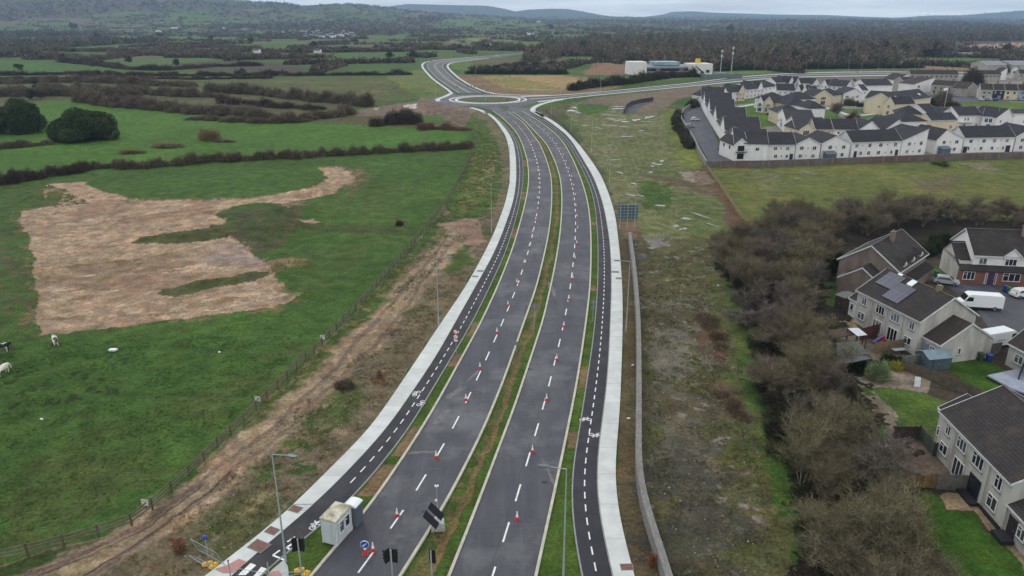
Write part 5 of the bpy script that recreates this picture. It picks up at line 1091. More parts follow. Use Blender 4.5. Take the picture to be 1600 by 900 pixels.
b = MB(); slope(b, (-2.4, -.3, 3.1), (0, -.3, 3.1), (0, 4.5, 6.2), (-2.4, 4.5, 6.2)); slope(b, (0, 8.0, 3.6), (-2.4, 8.0, 3.6), (-2.4, 4.5, 6.2), (0, 4.5, 6.2)); b.build('annex_roof', M_TILE, q)
b = MB(); b.prism([(-2.1, -.0, 3.0), (-2.1, 4.5, 6.0), (-2.1, 7.6, 3.8)], (.1, 0, 0)); b.build('annex_gable', W_DASH, q)
# low house at the right edge
r_, w_, d_ = house('semi_detached_house', 'cream rendered house with white door at the right edge, behind the patio', 'house', (66.6, 89.6), (67.4, 84.6), 8.0, 3.3, 3.4, 'u', wm=W_DASH, rm=M_TILEB, fine=True, world=True, front=[(1.9, 1.0, 1.4, 1.2)], doors=[(3.5, .05, .9, 2.05, M_DOORW)])
# bottom right pair
r_, w_, d_ = house('semi_detached_house', 'large rendered house in the bottom right corner with a wide dark tiled roof', 'house', (45.3, 67.9), (44.6, 55.3), 11.0, 5.2, 3.0, 'u', wm=W_DASH, rm=M_TILE, fine=True, world=True,
                   front=[(1.6, 3.3, .9, 1.2), (4.3, 3.2, 1.7, 1.3), (7.3, 3.2, 1.9, 1.4), (10.8, 3.2, 1.1, 1.4), (1.5, 1.0, 1.5, 1.2), (4.6, .1, 1.9, 2.1, 'door', False), (10.6, .9, 1.5, 1.4)])
add_window(r_, (0, 0, 0), 7.6, .1, 1.9, 2.2, 'dark', False)
gutter(r_, -.2, w_ + .2, -.42, 5.1, (3.2, 9.3), 5)
st = mat('black_plinth', (34, 35, 40), .7)
MB().box(5.8, 9.0, -.9, -.06, -.1, .22).box(9.0, w_, -.14, -.06, -.1, .35).build('step', st, r_)
wing(r_, 'annex', -2.6, 1.2, 2.6, 5.0, 4.2, 1.6, 'u', W_DASH, M_TILE)
add_window(r_, (-2.6, 1.2, 0), .7, 1.0, .9, 1.2); add_door(r_, (-2.6, 1.2, 0), 1.8, .05, .9, 2.05)
wl = wing(r_, 'annex', w_ + .01, .2, 4.4, 8, 2.9, 2.2, 'u', W_DASH, M_TILE)
add_door(r_, (w_, .2, 0), 1.0, .05, 1.0, 2.1); add_window(r_, (w_, .2, 0), 2.3, .9, 1.1, 1.2); MB().box(w_ + .2, w_ + 1.9, -1.0, .1, -.1, .3).build('step', st, r_)
# ---------------------------------------------------------------- garden things
M_SHEDB = mat('painted_boards_blue', (72, 90, 96), .8, (60, 76, 82), 2); M_SHEDR = mat('felt_roof', (118, 136, 146), .8, (100, 118, 128), 1)
M_WOOD = mat('weathered_boards', (104, 94, 80), .9, (82, 74, 62), 1.5, bump=.01); M_WOODN = mat('new_boards', (150, 126, 88), .85, (128, 104, 70), 1.5); M_WOODD = mat('dark_boards', (74, 62, 56), .9, (60, 48, 44), 1.5)
M_BLOCK = mat('block_wall', (112, 108, 102), .95, (88, 84, 78), 1.2, bump=.02)
def shed(label, px, py, w, d, h, rz, mw, mr, rise=.55, rd='u'):
    x, y = map(float, Gxy(px, py)); r = empty('garden_shed', (x, y, 0), rz); tag(r, label, 'shed')
    b = MB(); gable_body(b, w, d, h, rise, rd); b.build('wall', mw, r); q = MB(); gable_roof(q, w, d, h, rise, rd, ov=.15, og=.12, th=.05); q.build('roof', mr, r); add_door(r, (0, 0, 0), w * .35, 0, .8, 1.7, mw); return r
shed('blue-grey garden shed with pale blue roof beside the grey garden wall', 1448, 580, 3.5, 2.6, 1.7, .18, M_SHEDB, M_SHEDR, .6)
shed('dark lean shed with open front at the left of the pebbledashed pair', 1303, 480, 1.8, 3.0, 2.1, -1.05, M_WOODD, mat('shed_top', (96, 100, 100), .9), .2)
def deck(name, label, cat, pts, z, m, th=.12, z0=None):
    mb = MB(); P3 = [(*map(float, Gxy(p[0], p[1], z)), z - th) for p in pts]; mb.prism(P3, (0, 0, th)); r = empty(name, (*P3[0][:2], 0)); tag(r, label, cat)
    o = mb.build('top', m, r); o.location = (-P3[0][0], -P3[0][1], 0)
    for i, p in enumerate(P3): MB().box(p[0] - P3[0][0] - .06, p[0] - P3[0][0] + .06, p[1] - P3[0][1] - .06, p[1] - P3[0][1] + .06, 0, z - th).build('post', M_WOODD, r)
    return r
deck('lean_to', 'grey-green felt roofed lean-to beside the brown yard', 'lean-to', [(1307, 536), (1340, 533), (1358, 553), (1308, 556)], 2.0, mat('felt_green', (84, 92, 84), .9, (70, 74, 70), 1))
deck('lean_to', 'dark corrugated lean-to roof in front of the felt one', 'lean-to', [(1311, 557), (1345, 554), (1362, 560), (1313, 569)], 1.9, mat('dark_sheet', (74, 74, 82), .7, (86, 86, 92), 1.5))
deck('lean_to', 'brown yard shelter behind the white canopy', 'lean-to', [(1293, 515), (1326, 513), (1350, 520), (1300, 528)], 1.7, mat('brown_felt', (84, 62, 56), .9, (66, 50, 46), 1))
deck('garden_canopy', 'white canopy roof beside the red brown fence', 'canopy', [(1325, 513), (1341, 512), (1355, 523), (1340, 525)], 2.2, mat('white_canopy', (206, 210, 216), .5, (180, 184, 190), 2), .05)
deck('patio', 'raised pale grey patio deck at the right edge', 'deck', [(1543, 586), (1600, 574), (1625, 600), (1600, 613), (1584, 608)], .45, mat('patio_grey', (150, 156, 172), .6, (132, 138, 152), 1), .2)
def board_fence(name, label, pts, h, m, cat='fence', post=True, world=False, th=.05, group=None, pm=None, step=2.4, cap=None):
    Wp = pts if world else [tuple(map(float, Gxy(*p))) for p in pts]
    o0 = Wp[0]; r = empty(name, (o0[0], o0[1], 0)); tag(r, label, cat, group); b = MB(); ps = []
    for (x0, y0), (x1, y1) in zip(Wp[:-1], Wp[1:]):
        L = math.hypot(x1 - x0, y1 - y0); n = np.array([-(y1 - y0), x1 - x0]) / L * th / 2
        nb = max(1, int(L / .16)) if L < 40 and h > 1.2 and cap is None else 1
        for k in range(nb):
            a = k / nb; c = (k + .92 if nb > 1 else 1) / nb if nb > 1 else 1
            hh = h + (rng.uniform(-.02, .02) if nb > 1 else 0); off = n * (1 if k % 2 else .6)
            pa = (x0 + (x1 - x0) * a - o0[0], y0 + (y1 - y0) * a - o0[1]); pb = (x0 + (x1 - x0) * c - o0[0], y0 + (y1 - y0) * c - o0[1])
            b.prism([(pa[0] - off[0], pa[1] - off[1], -.2), (pb[0] - off[0], pb[1] - off[1], -.2), (pb[0] + off[0], pb[1] + off[1], -.2), (pa[0] + off[0], pa[1] + off[1], -.2)], (0, 0, hh + .2))
        for k in range(int(L / step) + 1): ps.append((x0 + (x1 - x0) * k * step / L - o0[0], y0 + (y1 - y0) * k * step / L - o0[1]))
    b.build('panel', m, r)
    if post:
        for p in ps[:90]: MB().box(p[0] - .06, p[0] + .06, p[1] - .06, p[1] + .06, -.2, h + .1).build('post', pm or m, r)
    return r
board_fence('board_fence', 'long grey-brown board fence running down from the pampas grass to the corner house', [(1407, 578), (1440, 590), (1480, 606), (1530, 625)], 1.5, M_WOOD)
board_fence('board_fence', 'dark board fence across the bottom of the lawn, left of the corner house', [(1394, 686), (1435, 686)], 1.6, M_WOODD)
board_fence('board_fence', 'green-stained board fence from the lawn corner to the corner house', [(1435, 686), (1456, 714), (1471, 712)], 1.7, mat('green_boards', (70, 76, 64), .9, (54, 60, 50), 1.5))
board_fence('board_fence', 'new yellow-brown slatted fence at the foot of the dark yard', [(1404, 760), (1461, 762)], 1.4, mat('yellow_boards', (120, 98, 60), .9, (92, 74, 46), 2), pm=M_WOODN)
board_fence('garden_wall', 'weathered concrete panel wall in front of the patio doors', [(1462, 763), (1516, 766)], 1.7, M_BLOCK, cat='wall', post=False, th=.14, cap=1)
board_fence('board_fence', 'tan board fence panel beside the folded grey table', [(1365, 551), (1419, 545)], 1.6, mat('tan_boards', (128, 112, 88), .9, (104, 90, 70), 1.5))
board_fence('board_fence', 'red-brown fence behind the red and white garden toys', [(1344, 531), (1383, 520)], 1.8, mat('redbrown_boards', (92, 56, 48), .9, (74, 46, 40), 1.5))
board_fence('garden_wall', 'long grey garden wall behind the blue-grey shed', [(1412, 574), (1480, 566), (1562, 552)], 1.7, mat('grey_wall', (104, 106, 104), .9, (84, 86, 84), 1), cat='wall', post=False, th=.2, cap=1)
board_fence('board_fence', 'thin leaning fence line at the edge of the thicket beside the gardens', [(1286, 528), (1305, 565), (1330, 606), (1352, 650), (1372, 690), (1392, 725), (1404, 745)], 1.1, M_WOOD, th=.06)
board_fence('board_fence', 'low wooden fence below the drive of the stained house', [(1262, 465), (1300, 462)], 1.2, M_WOOD)
# dark green hedge-like screen
# bins, table, toys
def bin_(label, px, py, c, rz=0, group='wheelie bins'):
    x, y = map(float, Gxy(px, py)); r = empty('wheelie_bin', (x, y, .02), rz); tag(r, label, 'bin', group); m = mat('bin_%d' % (sum(c)), c, .5)
    b = MB(); b.prism([(-.24, -.26, .08), (.24, -.26, .08), (.24, .26, .08), (-.24, .26, .08)], (0, 0, .1)); b.v = b.v; n = len(b.v)
    b.v += [(-.24, -.28, .1), (.24, -.28, .1), (.24, .28, .1), (-.24, .28, .1), (-.3, -.36, 1.0), (.3, -.36, 1.0), (.3, .34, 1.0), (-.3, .34, 1.0)]
    for q in ((0, 3, 2, 1), (4, 5, 6, 7), (0, 1, 5, 4), (1, 2, 6, 5), (2, 3, 7, 6), (3, 0, 4, 7)): b.f.append(tuple(n + i for i in q)); b.uv.append(None)
    b.build('body', m, r); MB().prism([(-.32, -.38, 1.0), (.32, -.38, 1.0), (.32, .36, 1.08), (-.32, .36, 1.08)], (0, 0, .05)).build('lid', m, r)
    for s in (-.28, .28): MB().tube((s - .03, .3, .12), (s + .03, .3, .12), .12, k=10).build('wheel', M_DARKF, r)
bin_('blue wheelie bin in front of the brick house', 1570, 456, (44, 60, 140)); bin_('green wheelie bin right of the blue one at the brick house', 1575, 458, (50, 96, 76)); bin_('blue wheelie bin against the garden wall by the lawn', 1544, 565, (44, 60, 130)); bin_('dark green wheelie bin by the garden wall beside the lawn', 1531, 563, (50, 72, 52)); bin_('green bin behind the silver hatchback', 1462, 432, (46, 92, 84))
x, y = map(float, Gxy(1403, 553)); r = empty('garden_table', (x, y, 0), .2); tag(r, 'grey garden table with folding legs beside the tan fence', 'table')
MB().box(-.9, .9, -.4, .4, .68, .74).build('tabletop', mat('grey_table', (140, 146, 152), .6), r)
for sx in (-.75, .75):
    for sy in (-.32, .32): MB().tube((sx, sy, 0), (sx * .9, sy, .68), .03, k=6).build('leg', M_DARKF, r)
x, y = map(float, Gxy(1374, 534)); r = empty('garden_toy', (x, y, 0), .3); tag(r, 'red and white plastic play slide in the yard', 'toy')
b = MB(); b.prism([(0, -.3, 0), (.6, -.3, 0), (.6, -.3, .9), (.4, -.3, .9)], (0, .6, 0)); b.build('ladder', mat('toy_red', (186, 54, 40), .5), r); MB().prism([(-1.3, -.25, .1), (.3, -.25, .9), (.3, -.25, .8), (-1.3, -.25, 0)], (0, .5, 0)).build('slide', mat('toy_blue', (70, 72, 130), .5), r)
x, y = map(float, Gxy(1432, 604)); r = empty('leaning_board', (x, y, 0), -.3); tag(r, 'white rectangular board leaning on its stand on the gravel', 'board')
b = MB(); b.prism([(-.35, -.3, .1), (.35, -.3, .1), (.35, .2, 1.25), (-.35, .2, 1.25)], (0, .05, 0)); b.build('panel', M_FASC, r)
for s in (-.3, .3): MB().tube((s, .5, 0), (s, .15, 1.1), .03, k=6).build('leg', M_WOODD, r)
# glazed screen posts round the patio
board_fence('patio_screen', 'glass balustrade with dark posts on the grey patio', [(1590, 598), (1596, 582), (1612, 578)], 1.6, mat('balustrade_glass', (120, 130, 140), .1), post=True, pm=M_DARKF, cap=1, th=.02, step=1.5)
# long block wall in front of the estate, its piers and rubble-dark panels
def masonry(name, label, pts, h, th, m, cat='wall', pier=None, coping=None, world=False, wob=0):
    Wp = pts if world else [tuple(map(float, Gxy(*p))) for p in pts]; o0 = Wp[0]; r = empty(name, (*o0, 0)); tag(r, label, cat); b = MB(); cp = MB(); pr = MB(); n = len(Wp)
    A = np.array(Wp) - np.array(o0); T = np.gradient(A, axis=0) if n > 2 else np.repeat((A[1:] - A[:1]), 2, 0); T /= np.linalg.norm(T, axis=1)[:, None]; Nn = np.stack([-T[:, 1], T[:, 0]], 1)
    s = 0
    for i in range(n - 1):
        L = float(np.linalg.norm(A[i + 1] - A[i])); a0, a1 = A[i] - Nn[i] * th / 2, A[i] + Nn[i] * th / 2; b0, b1 = A[i + 1] - Nn[i + 1] * th / 2, A[i + 1] + Nn[i + 1] * th / 2
        b.poly([(*a0, -.3), (*b0, -.3), (*b0, h), (*a0, h)], [(s, -.3), (s + L, -.3), (s + L, h), (s, h)]); b.poly([(*b1, -.3), (*a1, -.3), (*a1, h), (*b1, h)], [(s + L, -.3), (s, -.3), (s, h), (s + L, h)])
        b.poly([(*a0, h), (*b0, h), (*b1, h), (*a1, h)], [(s, 0), (s + L, 0), (s + L, th), (s, th)])
        if i == 0: b.poly([(*a0, -.3), (*a0, h), (*a1, h), (*a1, -.3)])
        if i == n - 2: b.poly([(*b0, -.3), (*b1, -.3), (*b1, h), (*b0, h)])
        if coping:
            k = coping; c0, c1, d0, d1 = A[i] - Nn[i] * (th / 2 + .06), A[i] + Nn[i] * (th / 2 + .06), A[i + 1] - Nn[i + 1] * (th / 2 + .06), A[i + 1] + Nn[i + 1] * (th / 2 + .06)
            cp.prism([(*c0, h + .003), (*d0, h + .003), (*d1, h + .003), (*c1, h + .003)], (0, 0, .1))
        if pier:
            for q in range(int(L / pier) + 1):
                c = A[i] + (A[i + 1] - A[i]) * min(1, q * pier / L); pr.box(c[0] - th * .75, c[0] + th * .75, c[1] - th * .75, c[1] + th * .75, -.3, h + .06)
        s += L
    b.build('wall_face', m, r)
    if coping: cp.build('coping', M_KERBD, r)
    if pier: pr.build('pier', mat('pier_block', (120, 112, 106), .9, (96, 88, 82), 1), r)
    return r
M_OLDW, _nt, _b = nodemat('patched_block_wall')
_n1 = ramp(_nt, noise(_nt, .16, 3), .42, 0, .58, 1); _n2 = ramp(_nt, noise(_nt, .9, 5, .7), .4, 0, .7, .8)
_nt.links.new(mixrgb(_nt, _n2, mixrgb(_nt, _n1, col4((104, 98, 94)), col4((104, 80, 78))), col4((74, 70, 68))), _b.inputs['Base Color']); _b.inputs['Roughness'].default_value = .95
masonry('boundary_wall', 'long patched block wall with piers in front of the white estate', [(1103.5, 262), (1200, 260.5), (1300, 257), (1400, 253), (1500, 249.5), (1600, 247), (1700, 244)], 2.0, .3, M_OLDW, pier=4.5, coping=None)
masonry('boundary_wall', 'curved pale-topped wall along the parking lane of the estate', [(1103, 261), (1092, 242), (1083, 222), (1073, 205), (1065, 192), (1064, 184), (1068, 176), (1076, 170), (1090, 164), (1110, 159), (1128, 155)], 1.9, .25, mat('lane_wall', (136, 130, 126), .9, (108, 102, 98), .8), coping=1)
M_STONE = brick_mat('rubble_stone', (132, 130, 128), (112, 108, 104), (92, 90, 86), .42, .18)
_wl = [((a + b) / 2, y) for a, b, y in ((1027, 1053, 900), (1017.5, 1040, 862), (1005.5, 1026, 825), (996, 1014, 787), (991, 1005.5, 750), (990.5, 1002.5, 725), (992, 1002, 675), (993.5, 1001.5, 600), (994, 1001, 550), (993, 1000, 500), (989, 997, 450), (985.5, 992.5, 410), (982, 988, 380), (981, 986, 369))]
_wl = [tuple(map(float, Gxy(x, y + 9 * (y / 800), 0))) for x, y in _wl]; _q = resamp([(_wl[0][0] + (_wl[0][0] - _wl[1][0]) * 3, _wl[0][1] + (_wl[0][1] - _wl[1][1]) * 3)] + _wl, 60)
masonry('stone_wall', 'curving grey stone wall beside the right footpath', [tuple(p) for p in _q], 1.5, .62, M_STONE, world=True)
masonry('culvert_wall', 'dark curved retaining wall of the drain by the muddy field', [(975, 178), (978, 170), (985, 165), (1000, 161), (1020, 158)], 2.2, .5, mat('dark_concrete', (56, 58, 62), .8)); 
flat('culvert_apron', [(976, 178), (980, 171), (990, 165.5), (1022, 158.5), (1012, 163), (1000, 168), (992, 177)], .05, mat('dark_stone', (74, 77, 84), .9, (60, 62, 70), .6))
# ---------------------------------------------------------------- plants
M_TWIG = attrmat('twigs', .9, .8, .25); M_BARK = attrmat('bark', .9, 1.5, .25); M_LEAF = attrmat('leaves', .75, .7, .3, spec=.25)
def blades(P0, D, L, Wd, cols, tipc=None):
    """thin triangles: base points, unit directions, lengths, widths"""
    n = len(P0); r = rng.normal(size=(n, 3)); s = np.cross(D, r); s /= np.linalg.norm(s, axis=1)[:, None] + 1e-9
    V = np.empty((n, 3, 3)); V[:, 0] = P0 - s * Wd[:, None] / 2; V[:, 1] = P0 + s * Wd[:, None] / 2; V[:, 2] = P0 + D * L[:, None]
    Cc = np.repeat(cols[:, None, :], 3, 1)
    if tipc is not None: Cc[:, 2] = tipc
    return V.reshape(-1, 3), Cc.reshape(-1, 3)
def tri_mesh(name, V, Cc, m): return npmesh(name, V, np.arange(len(V)).reshape(-1, 3), 3, m, Cc)
def unit(v): return v / (np.linalg.norm(v, axis=-1, keepdims=True) + 1e-9)
VEG = 1.3
def pal(cs, n, var=.18):
    c = np.array([lin(q) * VEG for q in cs])[rng.integers(0, len(cs), n)]
    return c * rng.uniform(1 - var, 1 + var, (n, 1))
def bare_proto(seed, h=7.5, spread=3.2, stems=4, tw=1.0, barkc=(96, 90, 78), twc=((104, 96, 78), (92, 86, 74), (108, 98, 74), (80, 76, 68)), fine=1):
    r = random.Random(seed); segs = []; ends = []
    def norm(v):
        L = math.sqrt(sum(q * q for q in v)) or 1; return [q / L for q in v]
    def grow(p, d, L, rad, lv):
        n = 3; step = L / n
        for i in range(n):
            d = norm([d[0] + r.gauss(0, .16), d[1] + r.gauss(0, .16), d[2] + r.gauss(0, .10) + .05])
            q = [p[k] + d[k] * step for k in range(3)]; r0 = rad * (1 - .28 * i); r1 = rad * (1 - .28 * (i + 1))
            segs.append((p, q, r0, max(r1, .008), lv))
            if lv < 3:
                for _ in range((2, 3, 3)[lv] if not (lv == 0 and i == 0) else 1):
                    a = r.uniform(0, 6.283); t = r.uniform(.45, .95) if lv else r.uniform(.5, .9)
                    u = norm([math.cos(a), math.sin(a), r.uniform(-.1, .5)]); dd = norm([d[k] * (1 - t * .6) + u[k] * t for k in range(3)])
                    grow(q, dd, L * r.uniform(.42, .62), r1 * .62, lv + 1)
            else: ends.append((q, d, L))
            p = q
        ends.append((p, d, L))
    for s in range(stems):
        a = 6.283 * s / stems + r.uniform(-.4, .4); t = r.uniform(.12, .42) * spread / 3.2
        grow([r.uniform(-.25, .25), r.uniform(-.25, .25), -.1], norm([math.cos(a) * t, math.sin(a) * t, 1]), h * r.uniform(.5, .62), .085 * h / 7.5 * r.uniform(.8, 1.2), 0)
    V = []; Fc = []
    thick = [s for s in segs if s[4] <= 2]; thin = [s for s in segs if s[4] > 2]
    for p, q, r0, r1, lv in thick:
        p = np.array(p); q = np.array(q); d = unit(q - p); a = np.array([.3, .5, .8]); u = unit(np.cross(d, a)); w2 = np.cross(d, u); n = len(V)
        for pp, rr in ((p, r0), (q, r1)):
            for k in range(3): t = 2.094 * k; V.append(pp + rr * (math.cos(t) * u + math.sin(t) * w2))
        for k in range(3): Fc.append((n + k, n + (k + 1) % 3, n + 3 + (k + 1) % 3, n + 3 + k))
    bc = np.repeat(lin(barkc)[None] * 1.9, len(V), 0) * rng.uniform(.8, 1.2, (len(V), 1))
    trunk = npmesh('trunk', V, Fc, 4, M_BARK, bc)
    # twigs
    Pp = np.array([s[0] for s in thin] + [e[0] for e in ends for _ in range(fine)]); 
    Dd = np.concatenate([np.array([np.array(s[1]) - np.array(s[0]) for s in thin]), unit(np.array([e[1] for e in ends for _ in range(fine)]) + rng.normal(0, .55, (len(ends) * fine, 3)) + [0, 0, .25]) * rng.uniform(.35, .95, (len(ends) * fine, 1)) * tw])
    Ls = np.linalg.norm(Dd, axis=1); Dd = unit(Dd)
    Wd = np.concatenate([np.full(len(thin), .058), rng.uniform(.02, .032, len(ends) * fine)])
    print('twigs', len(Pp), len(thin), len(thick))
    cc = pal(twc, len(Pp)) * .92; cc[:len(thin)] = lin(barkc) * rng.uniform(1.4, 2.0, (len(thin), 1)); Vt, Ct = blades(Pp, Dd, Ls * 1.1, Wd, cc)
    return trunk, tri_mesh('crown', Vt, Ct, M_TWIG)
def inst_tree(name, proto, x, y, rz, s, sz=None, label=None, cat='tree', group=None, z=None):
    e = empty(name, (x, y, gh(x, y) if z is None else z), rz); e.scale = (s, s, sz or s); tag(e, label, cat, group)
    link('trunk', proto[0], e); link('crown', proto[1], e); return e
PR = [bare_proto(11, 7.5, 3.2, 4), bare_proto(12, 7.5, 4.2, 5, twc=((98, 88, 70), (108, 98, 74), (84, 78, 66))), bare_proto(13, 7.0, 3.6, 5, twc=((84, 78, 72), (96, 88, 80), (76, 70, 64)), barkc=(100, 94, 86)), bare_proto(14, 8.2, 4.4, 4, twc=((112, 102, 72), (98, 92, 68), (88, 84, 64))), bare_proto(15, 6.5, 3.4, 6, twc=((94, 82, 72), (84, 74, 66), (100, 88, 76)))]
# the near thicket beside the gardens
TH = [(1116, 395), (1155, 376), (1200, 360), (1275, 350), (1282, 372), (1292, 400), (1280, 430), (1262, 480), (1270, 540), (1285, 590), (1312, 640), (1338, 690), (1362, 740), (1388, 790), (1412, 850), (1430, 960), (1294, 960), (1262, 870), (1226, 760), (1196, 640), (1176, 540), (1146, 450)]
THW = W([(a, b_) for a, b_ in TH]); xs = [q[0] for q in THW]; ys_ = [q[1] for q in THW]
pts = []; tries = 0
while len(pts) < 98 and tries < 20000:
    tries += 1; x = rng.uniform(min(xs), max(xs)); y = rng.uniform(min(ys_), max(ys_))
    if not pip(np.array([x]), np.array([y]), THW)[0]: continue
    if min([math.hypot(x - a, y - b_) for a, b_ in pts] or [9]) < 1.8: continue
    pts.append((x, y))
GT = 'bare trees of the thicket between the waste ground and the gardens'
for k, (x, y) in enumerate(pts):
    inst_tree('bare_tree', PR[k % 5], x, y, rng.uniform(0, 6.28), rng.uniform(.62, 1.05), rng.uniform(.45, .95), 'bare many-stemmed brown tree standing in the dense thicket left of the gardens', 'tree', GT)
for (px, py, i, s, lb) in ((1375, 890, 3, 1.05, 'big spreading yellow-brown bare tree at the bottom right, its twigs against the lawn'), (1265, 610, 3, .85, 'tall fine-twigged bare tree beside the pampas garden'), (1240, 490, 2, .9, 'grey bare tree at the middle of the thicket by the dark shed'), (1310, 690, 1, .8, 'ochre-twigged bare tree by the leaning fence line'), (1335, 425, 4, .7, 'reddish bare saplings beside the stained house')):
    x, y = map(float, Gxy(px, py)); inst_tree('bare_tree', PR[i], x, y, 1.0, s, s * .95, lb, 'tree')
# row of trees behind the near houses
pr2 = []
for k in range(46):
    px = 1215 + k * 9.2 + rng.uniform(-5, 5); py = 352 + rng.uniform(-8, 16) + (8 if px < 1300 else 0)
    if px > 1395: py = 345 + rng.uniform(-6, 10)
    x, y = map(float, Gxy(px, py)); pr2.append((x, y))
    _s = rng.uniform(.55, .7) if px > 1450 else rng.uniform(.8, 1.0)
    inst_tree('bare_tree', PR[k % 5], x, y, rng.uniform(0, 6.28), _s, _s * rng.uniform(.75, 1.0), 'bare olive-brown tree in the row behind the tiled houses', 'tree', 'bare trees in the row behind the tiled houses')
# loose low growth (brambles) under the thicket: nobody could count it
def scrub(name, label, blobs, colr, cat='hedge', kind=None, group=None, dens=1.0, m=None, dark=None, up=.5, z=None, wk=1.0, shape=.75):
    """blobs: (x, y, rx, ry, h). twiggy mounds made of thin blades, finer when near"""
    Vs = []; Cs = []
    for (x, y, rx, ry, h) in blobs:
        dist = math.hypot(x, y); bw = max(.05, dist * .00042) * wk; bl = max(.45, min(dist * .0030, h * .6))
        area = math.pi * (rx + ry) / 2 * h * 1.3 + math.pi * rx * ry * .8; n = max(8, int(dens * 2.4 * area / (.5 * bw * bl)))
        u = unit(rng.normal(size=(n, 3))); u[:, 2] = np.abs(u[:, 2]); rr = rng.uniform(.35, 1.0, n) ** .6
        lump = 1 + .22 * np.sin(u[:, 0] * 5 + x) * np.cos(u[:, 1] * 4 + y) + .12 * rng.normal(size=n)
        Pq = np.stack([x + u[:, 0] * rr * rx * lump, y + u[:, 1] * rr * ry * lump, u[:, 2] ** shape * rr * (h - bl * .3) * lump], 1)
        z0 = (gh(x, y) if z is None else z); Pq[:, 2] += z0
        D = unit(u * [1, 1, .8] + rng.normal(0, .5, (n, 3)) + [0, 0, up])
        c = pal(colr, n, .2) * rng.uniform(.85, 1.15)
        c = c * 1.22; V, Cc = blades(Pq - D * bl * .3, D, np.full(n, bl) * rng.uniform(.6, 1.2, n), np.full(n, bw) * rng.uniform(.7, 1.4, n), c)
        Vs.append(V); Cs.append(Cc)
    o = link(name, tri_mesh(name, np.concatenate(Vs), np.concatenate(Cs), m or M_TWIG)); tag(o, label, cat, group, kind); return o
BR = [(84, 76, 64), (74, 66, 56), (96, 86, 68), (66, 60, 52)]; BRG = [(78, 78, 54), (88, 82, 60), (70, 66, 52), (60, 66, 42)]; BRD = [(62, 54, 48), (72, 62, 54), (54, 48, 44)]; DG = [(34, 44, 26), (42, 54, 30), (28, 38, 24)]
ub = []
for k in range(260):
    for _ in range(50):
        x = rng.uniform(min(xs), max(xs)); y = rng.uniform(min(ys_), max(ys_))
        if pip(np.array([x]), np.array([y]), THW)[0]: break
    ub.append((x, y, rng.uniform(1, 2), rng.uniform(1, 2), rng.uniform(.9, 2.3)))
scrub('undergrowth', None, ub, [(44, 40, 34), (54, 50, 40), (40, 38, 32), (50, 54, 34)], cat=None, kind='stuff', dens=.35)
def along(pts, step, rx, ry, h, jit=.4, world=False):
    Wp = pts if world else W(pts); out = []
    for (x0, y0), (x1, y1) in zip(Wp[:-1], Wp[1:]):
        L = math.hypot(x1 - x0, y1 - y0); n = max(1, int(L / step))
        for k in range(n):
            t = (k + rng.uniform(.2, .8)) / n; out.append((x0 + (x1 - x0) * t + rng.normal() * jit, y0 + (y1 - y0) * t + rng.normal() * (jit + ry * .3), rx * rng.uniform(.85, 1.3), ry * rng.uniform(.6, 1.5), h * rng.choice([.55, .75, .9, 1.0, 1.1, 1.35]) * rng.uniform(.85, 1.1)))
    return out
def inpoly(pts, n, rx, ry, h):
    Wp = W(pts); ax = [q[0] for q in Wp]; ay = [q[1] for q in Wp]; out = []
    while len(out) < n:
        x = rng.uniform(min(ax), max(ax)); y = rng.uniform(min(ay), max(ay))
        if pip(np.array([x]), np.array([y]), Wp)[0]: out.append((x, y, rx * rng.uniform(.7, 1.3), ry * rng.uniform(.7, 1.3), h * rng.uniform(.65, 1.3)))
    return out
